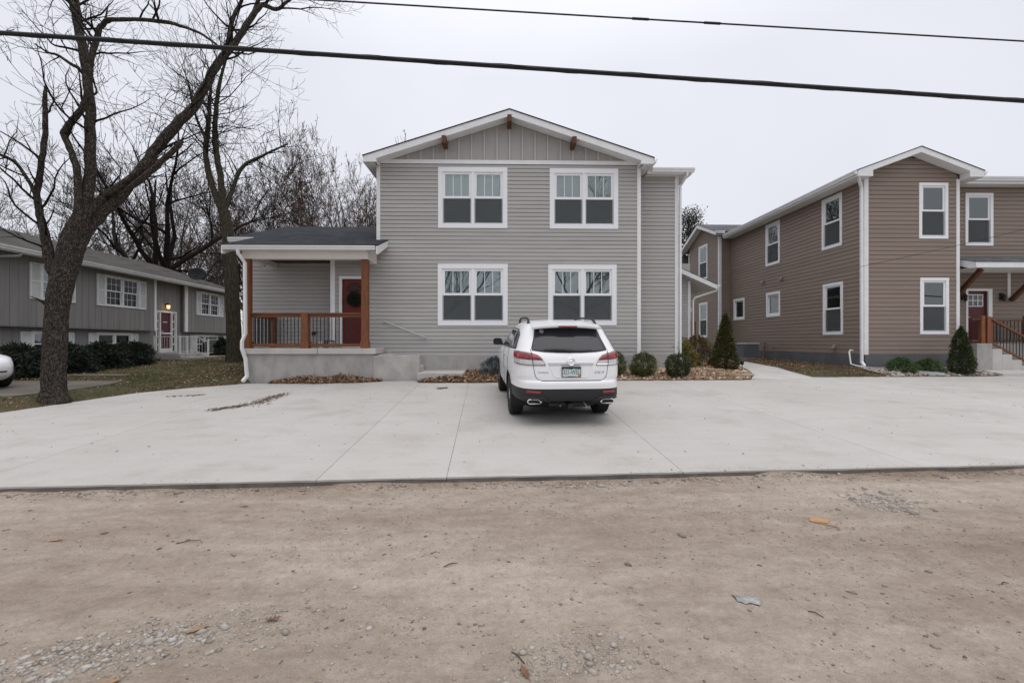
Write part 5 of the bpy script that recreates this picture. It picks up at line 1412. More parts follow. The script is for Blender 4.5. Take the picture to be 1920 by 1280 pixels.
for nm, args, bark in (('dark', (31, 17, .33, FD, .30, .03, 7), 'bark_dark'), ('brown', (47, 17, .24, FO, .22, .02, 6), 'bark_brown'), ('grey', (53, 18, .26, FO, .34, -.02, 6), 'bark_grey')):
    big, tw, lvm = grown(*args, leaves=1000 if nm == 'brown' else 0)
    forms[nm] = (big.mesh('trunk', bark), tw.mesh('crown', bark), lvm)
def place_tree(form, x, y, s, rz, label, group='bare trees behind the houses'):
    root = bpy.data.objects.new('background_tree', None); root.empty_display_size = .3
    root.location = (x, y, tz(x, y) - .1); root.rotation_euler = (0, 0, R(rz)); root.scale = (s, s, s)
    col.objects.link(root); LOCAL.add(root.name); tag(root, label, 'tree', group)
    a, b, c = forms[form]
    put('trunk', a, root); put('crown', b, root)
    if c: put('dead_leaves', c, root)
BG = [('dark', -24.5, 33, 1.08, 20, 'broad dark bare tree rising behind the middle of the old house roof'),
      ('grey', -33.5, 34, 0.98, 140, 'dark bare tree behind the left part of the old house roof'),
      ('grey', -45, 40, 1.0, 60, 'grey bare tree farthest left behind the old house'),
      ('grey', -34, 46, 1.0, 200, 'grey bare tree behind the leaning limb of the big tree'),
      ('brown', -24.5, 45, 0.95, 10, 'brown twiggy tree behind the slender mossy tree'),
      ('dark', -17.6, 33, .62, 250, 'small dark tree behind the right end of the old house'),
      ('brown', -23.5, 50, 1.12, 90, 'tall brown twiggy tree seen above the left end of the porch roof'),
      ('grey', -19.5, 46, 1.08, 310, 'grey bare tree seen above the middle of the porch roof'),
      ('brown', -16.6, 48, 1.24, 170, 'brown twiggy tree seen over the right half of the porch roof'),
      ('brown', -14.4, 45, 0.96, 35, 'brown bare tree touching the left edge of the grey house gable'),
      ('brown', -29.5, 56, 1.1, 75, 'far brown tree between the two trunks of the slender tree'),
      ('brown', -20.5, 58, 1.22, 300, 'farthest tall brown tree rising above the porch roof'),
      ('grey', -28.5, 38, 0.95, 120, 'grey bare tree between the big tree and the slender tree'),
      ('brown', -11.4, 52, 0.92, 200, 'far brown tree half hidden by the grey house'),
      ('brown', -36, 50, 1.1, 15, 'far brown tree behind the left fork of the big tree'),
      ('brown', -40, 58, 1.1, 215, 'far brown tree low behind the old house roof')]
for q in BG: place_tree(*q)
place_tree('grey', 9, -24, 1.25, 0, 'bare tree across the road, seen only as a reflection in the right windows', 'bare trees across the road')
place_tree('grey', -7, -23, 1.2, 90, 'bare tree across the road, seen only as a reflection in the left windows', 'bare trees across the road')

# ================================================================== shrubs
rng = np.random.default_rng(77)
def leaf_cloud(C, N, size, aspect=.5, jitter=.6, tri=False):
    """one small folded face per leaf at C, leaning around N"""
    n = len(C)
    D = N + rng.normal(0, jitter, (n, 3)); D /= np.linalg.norm(D, axis=1)[:, None]
    S = np.cross(D, rng.normal(size=(n, 3))); S /= np.linalg.norm(S, axis=1)[:, None]
    L = size * rng.uniform(.6, 1.3, n)[:, None]
    if tri:
        V = np.concatenate([C - S * L * aspect * .5, C + S * L * aspect * .5, C + D * L], 1).reshape(-1, 3)
        return V, np.arange(3 * n).reshape(-1, 3)
    V = np.concatenate([C, C + D * L * .5 + S * L * aspect * .5, C + D * L, C + D * L * .5 - S * L * aspect * .5], 1).reshape(-1, 3)
    return V, np.arange(4 * n).reshape(-1, 4)
mat('boxwood', (0.05, 0.07, 0.02), 0.6, island=[(0.030, 0.040, 0.012), (0.075, 0.090, 0.024), (0.135, 0.140, 0.042)])
mat('boxwood_dark', (0.03, 0.045, 0.02), 0.6, island=[(0.016, 0.026, 0.009), (0.040, 0.058, 0.018), (0.075, 0.090, 0.030)])
mat('arborvitae', (0.03, 0.04, 0.012), 0.65, island=[(0.022, 0.030, 0.010), (0.062, 0.068, 0.020), (0.12, 0.095, 0.030)])
mat('yew', (0.01, 0.016, 0.009), 0.7, island=[(0.005, 0.009, 0.005), (0.011, 0.019, 0.010), (0.024, 0.035, 0.018)])
mat('spirea', (0.12, 0.07, 0.02), 0.7, island=[(0.060, 0.030, 0.014), (0.110, 0.050, 0.018), (0.140, 0.100, 0.025), (0.07, 0.08, 0.02)])
mat('spirea_gold', (0.16, 0.13, 0.03), 0.7, island=[(0.08, 0.085, 0.018), (0.17, 0.14, 0.03), (0.22, 0.18, 0.05)])
mat('blue_spruce', (0.06, 0.085, 0.09), 0.7, island=[(0.028, 0.042, 0.045), (0.062, 0.088, 0.095), (0.11, 0.145, 0.155)])
mat('low_evergreen', (0.03, 0.06, 0.02), 0.7, island=[(0.022, 0.045, 0.014), (0.055, 0.098, 0.028), (0.10, 0.145, 0.045)])
mat('stem_brown', (0.05, 0.035, 0.025), 0.9)
def shrub(name, label, cat, c, radius, h, prof, n, leaf, m, lump=.14, aspect=.5, jitter=.55, tri=False, group=None, stems=8, inner=.35, squash=None):
    """prof(t) -> relative radius at relative height t"""
    x, y = c; z0 = tz(x, y) + .02
    root = thing(name, label, cat, (x, y, z0), group)
    # leaves gather in sprays, with loose ones between them
    nc = max(30, n // 55); ct = rng.uniform(.02, 1.0, nc); ca = rng.uniform(0, 2 * np.pi, nc); ck = inner + (1.06 - inner) * rng.uniform(0, 1, nc) ** .45
    w_ = rng.integers(0, nc, n); loose = rng.uniform(0, 1, n) < .35
    t = np.where(loose, rng.uniform(0, 1, n), np.clip(ct[w_] + rng.normal(0, .05, n), 0, 1.04)); a = np.where(loose, rng.uniform(0, 2 * np.pi, n), ca[w_] + rng.normal(0, .16, n))
    k = np.where(loose, inner + (1 - inner) * np.sqrt(rng.uniform(0, 1, n)), ck[w_] + rng.normal(0, .06, n))
    ph = rng.uniform(0, 6.28, 6)
    bump = 1 + lump * (np.sin(3 * a + ph[0] + 4 * t) + np.sin(5 * a + ph[1] - 7 * t) + np.sin(9 * a + ph[2] + 11 * t) * .8 + np.sin(14 * a + ph[3] - 17 * t) * .5) / 2
    rr = radius * np.array([prof(min(q, 1.0)) for q in t]) * k * bump + rng.exponential(.012, n)
    zz = t * h * (1 + lump * .35 * np.sin(4 * a + ph[4]) * np.sin(2 * a + ph[5])) + rng.exponential(.010, n) * (t > .8)
    C = np.stack([x + rr * np.cos(a) * (squash or 1), y + rr * np.sin(a), z0 + zz], -1)
    N = np.stack([np.cos(a), np.sin(a), .25 + 1.1 * (t - .35)], -1); N /= np.linalg.norm(N, axis=1)[:, None]
    V, F = leaf_cloud(C, N, leaf, aspect, jitter, tri)
    put('foliage', np_mesh('foliage', V, F, m), root)
    mb = MB()
    for i in range(stems):
        b = rng.uniform(0, 6.28); q = rng.uniform(.2, .75)
        mb.tube([(x + .03 * math.cos(b), y + .03 * math.sin(b), z0 - .03), (x + radius * q * .4 * math.cos(b) * (squash or 1), y + radius * q * .4 * math.sin(b), z0 + h * .35), (x + radius * q * .7 * math.cos(b) * (squash or 1) * prof(.7), y + radius * q * .7 * math.sin(b) * prof(.7), z0 + h * .72)], [.016, .010, .004], n=5)
    mb.build('stem', 'stem_brown', root)
    return root
ball = lambda t: math.sqrt(max(0.0, 1 - (2 * t - 1) ** 2 * .96)) ** .8
cone = lambda t: (1 - t) ** .72 * min(1, .72 + t * 2.2)
dome = lambda t: math.sqrt(max(0.0, 1 - t * t * .97))
gB = 'round boxwoods in the mulch bed'
shrub('boxwood', 'bright green round boxwood, middle one of three along the grey foundation', 'shrub', (4.22, 13.62), .35, .66, ball, 6000, .045, 'boxwood', group=gB)
shrub('boxwood', 'darker round boxwood below the corner downspout of the grey house', 'shrub', (5.22, 13.5), .32, .64, ball, 5600, .045, 'boxwood_dark', group=gB)
shrub('boxwood', 'boxwood mostly hidden behind the right side of the white car', 'shrub', (3.36, 13.75), .34, .70, ball, 5000, .045, 'boxwood', group=gB)
shrub('arborvitae', 'tall pointed arborvitae at the end of the mulch bed by the path', 'shrub', (7.28, 14.75), .38, 1.66, cone, 13000, .075, 'arborvitae', lump=.16, aspect=.35, inner=.45)
shrub('arborvitae', 'dark conical evergreen beside the taupe house entry steps', 'shrub', (14.80, 14.42), .34, 1.40, lambda t: (1 - t) ** .55 * min(1, .8 + t), 11000, .05, 'boxwood_dark', lump=.11, inner=.45)
shrub('spirea_bush', 'russet brown spirea bush behind the pointed arborvitae', 'shrub', (6.85, 15.9), .62, .98, dome, 5200, .08, 'spirea', lump=.24, aspect=.3, jitter=.9)
shrub('spirea_bush', 'yellow-green spirea bush under the side-entry downspout', 'shrub', (6.05, 15.2), .42, .98, dome, 3600, .075, 'spirea_gold', lump=.24, aspect=.3, jitter=.9)
shrub('dwarf_spruce', 'small blue-grey spruce shrub left of the white car', 'shrub', (-.25, 13.85), .42, .48, dome, 4200, .07, 'blue_spruce', lump=.25, aspect=.16, jitter=.9)
shrub('low_shrub', 'low spreading green shrub nearest the taupe corner downspout', 'shrub', (13.0, 14.62), .38, .40, dome, 4600, .06, 'low_evergreen', lump=.25, aspect=.3, jitter=.8)
shrub('low_shrub', 'low spreading green shrub beside the dark conical evergreen', 'shrub', (13.92, 14.62), .38, .38, dome, 4600, .06, 'low_evergreen', lump=.25, aspect=.3, jitter=.8)
for (x, y, r, h, sq, lb) in ((-14.8, 14.2, .85, .90, 1.0, 'dark yew hedge bush behind the white sedan, left of the big trunk'), (-14.9, 15.8, .85, .90, 1.0, 'dark yew hedge bush just right of the big trunk'),
                         (-14.95, 17.2, .85, .86, 1.0, 'dark yew hedge bush in the middle of the row'), (-15.0, 18.6, .78, .82, 1.0, 'dark yew hedge bush at the right end of the row'),
                         (-15.4, 24.9, .70, .85, 1.0, 'dark yew bush left of the slender mossy trunk')):
    shrub('yew_bush', lb, 'shrub', (x, y), r, h, lambda t: dome(t) * (.85 + .3 * t), 9000, .13, 'yew', lump=.3, aspect=.22, jitter=.9, group='dark yews along the old house', squash=sq, inner=.3)

# evergreen behind the taupe house
def evergreen(name, label, x, y, H, Rm):
    z0 = tz(x, y); root = thing(name, label, 'tree', (x, y, z0))
    MB().tube([(x, y, z0 - .2), (x + .1, y, z0 + H * .5), (x, y, z0 + H * .95)], [.28, .16, .03], n=8).build('trunk', 'bark_dark', root, smooth=True)
    Cs = []; Ns = []
    for i in range(120):
        t = rng.uniform(.18, 1.0); a = rng.uniform(0, 6.28); r = Rm * (1.05 - t) ** .6 * rng.uniform(.35, 1.05)
        c = np.array([x + r * math.cos(a), y + r * math.sin(a), z0 + H * t]); k = 150
        q = rng.normal(0, 1, (k, 3)) * np.array([.42, .42, .30]); Cs.append(c + q); nn = q + np.array([math.cos(a), math.sin(a), .3]) * .6; Ns.append(nn / np.linalg.norm(nn, axis=1)[:, None])
    V, F = leaf_cloud(np.concatenate(Cs), np.concatenate(Ns), .20, .4, .6)
    put('crown', np_mesh('crown', V, F, 'evergreen'), root)
mat('evergreen', (0.015, 0.02, 0.01), 0.7, island=[(0.007, 0.011, 0.006), (0.018, 0.026, 0.011), (0.05, 0.042, 0.018)])
evergreen('evergreen_tree', 'dark evergreen tree between the grey and taupe houses', 17.2, 42, 12.6, 3.0)

# ================================================================== grass, leaves, chips and stones (uncountable)
def blades(name, n, xr, yr, inside, h, m, seed):
    r = np.random.default_rng(seed)
    x = r.uniform(*xr, n); y = r.uniform(*yr, n); k = inside(x, y) & (fbm(x * .9, y * .9, 5, 3) > r.uniform(.15, .55, n)); x, y = x[k], y[k]; n = len(x)
    z = soil(x, y) + .008
    a = r.uniform(0, 6.28, n); L = h * r.uniform(.4, 1.2, n); ln = r.normal(0, .55, (n, 2))
    b = np.stack([np.cos(a), np.sin(a), 0 * a], -1) * .006
    P = np.stack([x, y, z], -1); T = P + np.stack([L * ln[:, 0], L * ln[:, 1], L], -1)
    V = np.concatenate([P - b, P + b, T], 1).reshape(-1, 3)
    o = put(name, np_mesh(name, V, np.arange(3 * n).reshape(-1, 3), m)); return o
mat('grass', (0.05, 0.06, 0.02), 0.8, island=[(0.030, 0.042, 0.014), (0.060, 0.072, 0.026), (0.115, 0.095, 0.045), (0.045, 0.06, 0.02)])
mat('grass_dry', (0.12, 0.09, 0.05), 0.8, island=[(0.050, 0.070, 0.026), (0.140, 0.100, 0.060), (0.20, 0.14, 0.09), (0.13, 0.085, 0.05)])
tag(blades('lawn_grass', 90000, (-16, -7.6), (8, 27), in_left_lawn, .055, 'grass', 1), 'short patchy lawn grass around the big tree', 'grass', kind='stuff')
tag(blades('side_grass', 42000, (9.4, 12.3), (13.8, 24), in_right_lawn, .05, 'grass_dry', 2), 'dry patchy grass beside the taupe house', 'grass', kind='stuff')

def litter(name, x, y, z, size, m, seed, flat=.35, stack=0.0, label=None, cat='leaves'):
    """curled dead leaves: two hinged faces each"""
    r = np.random.default_rng(seed); n = len(x)
    C = np.stack([x, y, z + r.uniform(0, 1, n) * stack], -1)
    N = np.stack([r.normal(0, flat, n), r.normal(0, flat, n), np.ones(n)], -1); N /= np.linalg.norm(N, axis=1)[:, None]
    D = np.cross(N, r.normal(size=(n, 3))); D /= np.linalg.norm(D, axis=1)[:, None]; S = np.cross(N, D)
    L = (size * r.uniform(.6, 1.4, n))[:, None]; W = L * r.uniform(.35, .6, n)[:, None]; up = N * (L * r.uniform(.1, .5, n)[:, None])
    V = np.stack([C - D * L * .5, C + S * W * .6 + up * .6, C + D * L * .5 + up * .3, C - S * W * .6 + up * .6], 1).reshape(-1, 3)
    b = np.arange(n)[:, None] * 4
    F = np.concatenate([b + np.array([[0, 1, 2]]), b + np.array([[0, 2, 3]])], 0)
    o = put(name, np_mesh(name, V, F, m)); tag(o, label, cat, kind='stuff'); return o
mat('oak_litter', (0.2, 0.11, 0.06), 0.85, island=[(0.11, 0.058, 0.032), (0.26, 0.155, 0.09), (0.36, 0.24, 0.155), (0.19, 0.10, 0.055), (0.46, 0.34, 0.245)])
def ring_pile(n, x0, x1, yb, depth, seed):
    r = np.random.default_rng(seed); t = r.uniform(0, 1, n); x = x0 + (x1 - x0) * t
    wdt = depth * (.35 + .65 * np.sin(np.pi * np.clip(t, .03, .97)) ** .6) * (0.7 + .6 * fbm(x * 1.7, x * 0 + 3, seed, 3))
    q = r.uniform(0, 1, n) ** .8; return x, yb - q * wdt, (1 - q) * (.25 + .75 * np.sin(np.pi * t)) * (.5 + fbm(x * 2.3, x * 0, seed + 3, 3)) * r.uniform(0, 1, n)
x, y, q = ring_pile(4200, -6.75, -3.55, 13.42, .42, 31)
litter('leaf_pile', x, y, padz(x, y) + .012 + q * .20, .075, 'oak_litter', 41, .6, .02, 'drift of brown oak leaves along the porch foundation')
x, y, q = ring_pile(5200, -2.38, .55, 13.15, .55, 32)
litter('leaf_pile', x, y, np.maximum(padz(x, y), soil(x, y)) + .015 + q * .22, .075, 'oak_litter', 42, .6, .02, 'brown oak leaves heaped between the entry walk and the car')
r = np.random.default_rng(90)
def scatter(n, xr, yr, inside, dens=None):
    x = r.uniform(*xr, n); y = r.uniform(*yr, n); k = inside(x, y)
    if dens is not None: k = k & (dens(x, y) > r.uniform(0, 1, n))
    return x[k], y[k]
x, y = scatter(2600, (-1.15, 2.2), (12.85, 14.35), in_bed)
litter('bed_leaves', x, y, soil(x, y) + .045, .06, 'oak_litter', 43, .6, .05, 'brown oak leaves covering the bed left of the car')
x, y = scatter(15000, (-16, -7.6), (7.5, 27), in_left_lawn, lambda x, y: .10 + .9 * np.clip(1.15 - np.abs(x + 8.3) / 1.1, 0, 1) * (y > 11) + .5 * (x < -13.4) + .35 * (fbm(x * .6, y * .6, 8, 3) > .52))
litter('lawn_leaves', x, y, soil(x, y) + .03, .058, 'oak_litter', 44, .5, .03, 'dead leaves strewn over the left lawn')
x, y = scatter(3200, (9.4, 12.3), (13.8, 23), in_right_lawn)
litter('side_leaves', x, y, soil(x, y) + .03, .045, 'oak_litter', 45, .5, .03, 'dead leaves strewn over the dry side lawn')
x, y = scatter(700, (12.1, 15.8), (14.0, 15.2), in_bed2)
litter('gravel_leaves', x, y, soil(x, y) + .05, .055, 'oak_litter', 46, .5, .03, 'dead leaves in the gravel bed by the entry steps')
x, y = scatter(380, (-9, 14), (5.2, 13.2), lambda x, y: y < yback(x) - .05)
litter('pad_debris', x, y, padz(x, y) + .004, .030, 'oak_litter', 47, .25, .004, 'tiny leaf scraps scattered over the concrete pad')
mat('leaf_dust', (0.10, 0.065, 0.042), 0.9, island=[(0.10, 0.068, 0.047), (0.19, 0.135, 0.095), (0.27, 0.20, 0.145)])
def streak(n, a, b, w, sd):
    q = np.random.default_rng(sd); t = q.uniform(0, 1, n); return a[0] + (b[0] - a[0]) * t + q.normal(0, w, n) * (1 - .5 * t), a[1] + (b[1] - a[1]) * t + q.normal(0, w, n)
x, y = streak(330, (-5.6, 8.85), (-5.25, 9.4), .09, 6); x2, y2 = streak(560, (-5.15, 9.4), (-5.25, 11.0), .14, 7); x3, y3 = streak(110, (-1.65, 11.6), (-1.45, 11.65), .06, 8); x4, y4 = streak(90, (-7.8, 10.7), (-7.1, 10.95), .05, 9)
x = np.concatenate([x, x2, x3, x4]); y = np.concatenate([y, y2, y3, y4])
litter('pad_leaf_dust', x, y, padz(x, y) + .004, .042, 'leaf_dust', 48, .3, .012, 'dark crushed leaf streaks lying on the left part of the pad')

def stones(name, x, y, z, size, m, seed, label, cat='gravel', squash=.6):
    r = np.random.default_rng(seed); n = len(x)
    base = np.array([[1, 0, 0], [-1, 0, 0], [0, 1, 0], [0, -1, 0], [0, 0, 1], [0, 0, -1], [.6, .6, .45], [-.6, .6, .4], [.6, -.6, .4], [-.6, -.6, .45]])
    f = np.array([[4, 0, 6], [4, 6, 2], [4, 2, 7], [4, 7, 1], [4, 1, 9], [4, 9, 3], [4, 3, 8], [4, 8, 0], [0, 5, 2], [0, 2, 6], [2, 5, 1], [2, 1, 7], [1, 5, 3], [1, 3, 9], [3, 5, 0], [3, 0, 8]])
    s = (size * np.exp(r.normal(0, .55, n)))[:, None, None]
    B = base[None] * (1 + r.normal(0, .16, (n, 10, 1))) * np.stack([r.uniform(.8, 1.4, n), r.uniform(.6, 1.1, n), np.full(n, squash) * r.uniform(.6, 1.2, n)], -1)[:, None, :]
    a = r.uniform(0, 6.28, n); c, q = np.cos(a)[:, None], np.sin(a)[:, None]
    X = B[..., 0] * c - B[..., 1] * q; Y = B[..., 0] * q + B[..., 1] * c
    V = np.stack([X, Y, B[..., 2]], -1) * s + np.stack([x, y, z], -1)[:, None, :]
    F = (f[None] + np.arange(n)[:, None, None] * 10).reshape(-1, 3)
    o = put(name, np_mesh(name, V.reshape(-1, 3), F, m)); tag(o, label, cat, kind='stuff'); return o
mat('chips', (0.3, 0.18, 0.1), 0.85, island=[(0.20, 0.11, 0.06), (0.40, 0.25, 0.15), (0.50, 0.36, 0.25), (0.31, 0.18, 0.10), (0.68, 0.59, 0.49)])
mat('limestone', (0.4, 0.38, 0.36), 0.9, island=[(0.22, 0.19, 0.16), (0.33, 0.295, 0.26), (0.44, 0.41, 0.375), (0.27, 0.23, 0.195)])
mat('road_grit', (0.3, 0.26, 0.22), 0.95, island=[(0.13, 0.11, 0.095), (0.27, 0.225, 0.19), (0.38, 0.345, 0.31), (0.20, 0.165, 0.14)])
x, y = scatter(26000, (1.6, 8.9), (12.9, 18), in_bed)
stones('mulch_chips', x, y, soil(x, y) + .035 + r.uniform(0, .03, len(x)), .019, 'chips', 51, 'tan gravel and bark chips of the mulch bed right of the car')
x, y = scatter(3000, (12.05, 15.85), (13.95, 15.25), in_bed2)
stones('bed_gravel', x, y, soil(x, y) + .04, .026, 'limestone', 52, 'pale river gravel in the bed by the taupe corner')
def patch(n, cx, cy, sx, sy, rot, sd):
    q = np.random.default_rng(sd); u = q.normal(0, 1, n) * sx; v = q.normal(0, 1, n) * sy; c, s = math.cos(rot), math.sin(rot); return cx + u * c - v * s, cy + u * s + v * c
groups = [('gravel_patch', 1250, -1.95, 2.22, .42, .10, .35, .0072, 'patch of loose pale gravel at the lower left of the road'),
          ('gravel_patch', 650, -1.05, 2.42, .45, .13, .10, .0042, 'finer scatter of gravel right of the left gravel patch'),
          ('gravel_patch', 620, .36, 2.16, .20, .11, .1, .0055, 'gravel around the shallow hollow at the bottom centre of the road'),
          ('gravel_patch', 520, 3.55, 4.20, .16, .15, -.5, .0085, 'gravel patch on the right side of the road near the pad'),
          ('gravel_patch', 160, .95, 4.72, .35, .05, .06, .009, 'small stones along the pad edge behind the car')]
for i, (nm, n, cx, cy, sx, sy, rot, sz, lb) in enumerate(groups):
    x, y = patch(n, cx, cy, sx, sy, rot, 60 + i)
    k = y < yfront(x) - .03; x, y = x[k], y[k]
    stones(nm, x, y, road_z(x, y) + sz * .05, sz, 'limestone', 70 + i, lb)
x = r.uniform(-6, 6.5, 14000); y = 1.7 + (yfront(x) - .04 - 1.7) * r.uniform(0, 1, 14000)
k = fbm(x * .8, y * 1.5, 15, 3) > r.uniform(.25, .6, len(x)); x, y = x[k], y[k]
stones('road_grit', x, y, road_z(x, y) + .0008, .0042, 'road_grit', 81, 'fine grit lying all over the dirt road')
x = r.uniform(-6, 7, 1500); y = yfront(x) - .03 - np.abs(r.normal(0, .12, 1500))
stones('edge_grit', x, y, road_z(x, y) + .002, .0075, 'road_grit', 82, 'crumbs of dirt and stone along the front edge of the pad')

x = r.uniform(-6, 7, 700); x = x[fbm(x * .9, x * 0 + 7, 19, 3) > .46]; y = yfront(x) + .01 + np.abs(r.normal(0, .05, len(x)))
stones('pad_grit', x, y, padz(x, y) + .0005, .0034, 'road_grit', 83, 'grit kicked up onto the front edge of the pad')

# single leaves and scraps on the road
mat('oak_leaf_tan', (0.34, 0.215, 0.125), 0.8, c2=(0.25, 0.15, 0.085), scale=30)
mat('oak_leaf_brown', (0.20, 0.11, 0.06), 0.8, c2=(0.13, 0.07, 0.04), scale=30)
def oak_leaf(x, y, L, rz, m, label, lift=.004):
    lobes = [(0, .0), (.10, .03), (.16, .13), (.24, .05), (.34, .20), (.44, .07), (.56, .26), (.66, .09), (.78, .19), (.86, .07), (1.0, .02)]
    top = [(a, b) for a, b in lobes]; bot = [(a, -b * .92) for a, b in lobes[::-1]]
    pts = top + bot
    z = float(road_z(np.array(x), np.array(y))) + lift
    c, s = math.cos(rz), math.sin(rz)
    mb = MB(); rs = random.Random(int(x * 1000))
    V = []; mid = [(a, 0) for a, _ in lobes]
    def w(a, b): u = (a - .5) * L; v = b * L; return (x + u * c - v * s, y + u * s + v * c, z + L * (.10 * abs(b) * 4 * rs.uniform(.5, 1.2) + .08 * (a - .5) ** 2 * 4))
    T_ = [w(*p) for p in lobes]; M_ = [w(a, 0) for a, _ in lobes]; B_ = [w(a, -b * .92) for a, b in lobes]
    n = len(lobes)
    mb.add(T_ + M_ + B_, [(i, i + 1, n + i + 1, n + i) for i in range(n - 1)] + [(n + i, n + i + 1, 2 * n + i + 1, 2 * n + i) for i in range(n - 1)])
    st = w(0, 0); en = w(-.25, .02)
    mb.tube([st, (en[0], en[1], z + .003)], L * .012, n=4)
    o = mb.build('oak_leaf', m, None, fix=False); tag(o, label, 'leaf', 'oak leaves on the dirt road'); return o
oak_leaf(-1.585, 2.385, .104, .7, 'oak_leaf_tan', 'tan oak leaf lying on the left gravel patch')
oak_leaf(-1.23, 2.46, .096, .2, 'oak_leaf_brown', 'curled brown oak leaf just right of the left gravel patch', .012)
oak_leaf(-1.73, 2.03, .104, .25, 'oak_leaf_tan', 'tan oak leaf cut by the bottom edge of the photo')
oak_leaf(-3.37, 3.5, .104, .3, 'oak_leaf_tan', 'tan oak leaf at the far left of the road')
oak_leaf(-2.36, 4.19, .088, .0, 'oak_leaf_tan', 'pale oak leaf on the dark tyre track left of centre')
oak_leaf(-2.02, 4.62, .088, .1, 'oak_leaf_tan', 'oak leaf near the pad edge, left of centre')
oak_leaf(-.30, 4.67, .080, .6, 'oak_leaf_tan', 'orange oak leaf near the pad edge below the car')
oak_leaf(.02, 4.76, .080, 1.2, 'oak_leaf_tan', 'small oak leaf closest to the pad edge below the car')
oak_leaf(.10, 2.06, .096, 1.9, 'oak_leaf_brown', 'brown oak leaf beside the hollow at the bottom centre')
mat('cardboard', (0.40, 0.235, 0.125), 0.85); mat('foil', (0.46, 0.455, 0.45), 0.42, metal=.25, c2=(0.20, 0.20, 0.20), scale=22, bump=.6, bscale=30)
z = float(road_z(np.array(2.63), np.array(3.73)))
mb = MB(); mb.add([(2.55, 3.74, z + .010), (2.68, 3.70, z + .004), (2.74, 3.76, z + .010), (2.60, 3.79, z + .03), (2.55, 3.74, z + .006), (2.68, 3.70, z + .001), (2.74, 3.76, z + .006), (2.60, 3.79, z + .026)], [(0, 1, 2, 3), (7, 6, 5, 4), (0, 4, 5, 1), (1, 5, 6, 2), (2, 6, 7, 3), (3, 7, 4, 0)])
o = mb.build('cardboard_scrap', 'cardboard', None); tag(o, 'bent scrap of brown cardboard on the right of the road', 'litter')
MB().beam((2.56, 3.735, z + .006), (2.71, 3.62, z + .005), .012, .004).build('torn_strip', 'cardboard', o)
bm = bmesh.new(); bmesh.ops.create_grid(bm, x_segments=14, y_segments=8, size=1)
rs = np.random.default_rng(12)
z = float(road_z(np.array(1.41), np.array(2.6)))
for v in bm.verts:
    u, w_ = v.co.x, v.co.y; hgt = .016 * (1 - u * u * .6) * (1 - w_ * w_) + .008 * float(fbm(np.array(u * 2.5 + 3), np.array(w_ * 2.5), 4, 3))
    a = -.28; x_ = u * .068 * (1 + .15 * w_); y_ = w_ * .036 + .006 * math.sin(u * 5); v.co = (1.415 + x_ * math.cos(a) - y_ * math.sin(a), 2.605 + x_ * math.sin(a) + y_ * math.cos(a), z + .003 + max(0, hgt))
me = bpy.data.meshes.new('crushed_can'); bm.to_mesh(me); bm.free(); me.materials.append(MATS['foil'])
o = put('crushed_can', me); tag(o, 'flattened silver can on the road right of centre', 'can')
sm = o.modifiers.new('t', 'SOLIDIFY'); sm.thickness = .004
mb = MB()
mat('twig', (0.07, 0.05, 0.035), 0.9)
for i, (x, y, L, a, lb) in enumerate(((1.72, 2.47, .075, -.9, 'short twig right of the flattened can'), (.07, 2.16, .10, 2.2, 'bent pale twig left of the bottom hollow'), (-.35, 3.05, .10, .5, 'thin twig on the bare middle of the road'), (-2.35, 3.45, .16, .35, 'long twig left of centre on the road'), (3.1, 2.75, .06, .2, 'tiny twig at the far right of the road'))):
    z = float(road_z(np.array(x), np.array(y))) + .005
    o = MB().tube([(x - L / 2 * math.cos(a), y - L / 2 * math.sin(a), z), (x, y + .008, z + .006), (x + L / 2 * math.cos(a), y + L / 2 * math.sin(a), z)], [.003, .0035, .002], n=5).build('twig', 'twig', None, smooth=True)
    tag(o, lb, 'twig', 'twigs on the dirt road')
# path lamp, flat stones, edging
pl = thing('path_lamp', 'small black path lamp at the tip of the mulch bed', 'lamp', (7.62, 14.35, tz(7.62, 14.35)))
z = tz(7.62, 14.35)
MB().tube([(7.62, 14.35, z - .05), (7.62, 14.35, z + .24)], .012, n=8).build('stake', 'black_metal', pl)
MB().disc_stack([(.03, z + .24), (.05, z + .26), (.055, z + .34), (.075, z + .345), (.06, z + .375), (.02, z + .39)], 14, 'z', (7.62, 14.35, 0)).build('lamp_head', 'black_metal', pl, smooth=True)
mat('fieldstone', (0.42, 0.36, 0.29), 0.9, c2=(0.28, 0.22, 0.16), scale=6, bump=.5, bscale=20)
def flat_stone(x, y, a, b, h, rz, label):
    rs = random.Random(int(x * 77)); z = tz(x, y) + .02; mb = MB(); P = []
    for k in range(11):
        t = 2 * math.pi * k / 11; q = rs.uniform(.8, 1.1); u, v = a * q * math.cos(t), b * q * math.sin(t); P.append((x + u * math.cos(rz) - v * math.sin(rz), y + u * math.sin(rz) + v * math.cos(rz), z))
    mb.prism(P, (0, 0, h)); o = mb.build('edging_stone', 'fieldstone', None, bevel=.015); tag(o, label, 'stone', 'flat edging stones')
flat_stone(7.42, 13.75, .30, .17, .06, .3, 'flat tan stone by the path lamp at the bed tip')
flat_stone(15.3, 14.55, .26, .14, .05, .1, 'flat tan stone in front of the entry landing')
flat_stone(14.45, 14.72, .20, .10, .05, -.3, 'flat tan stone left of the dark conical evergreen')
o = MB().beam((12.2, 15.1, tz(12.2, 15.1) + .06), (13.9, 14.05, tz(13.9, 14.05) + .05), .04, .09).build('bed_edging', 'grey_trim', None); tag(o, 'grey edging strip between the side lawn and gravel bed', 'edging')

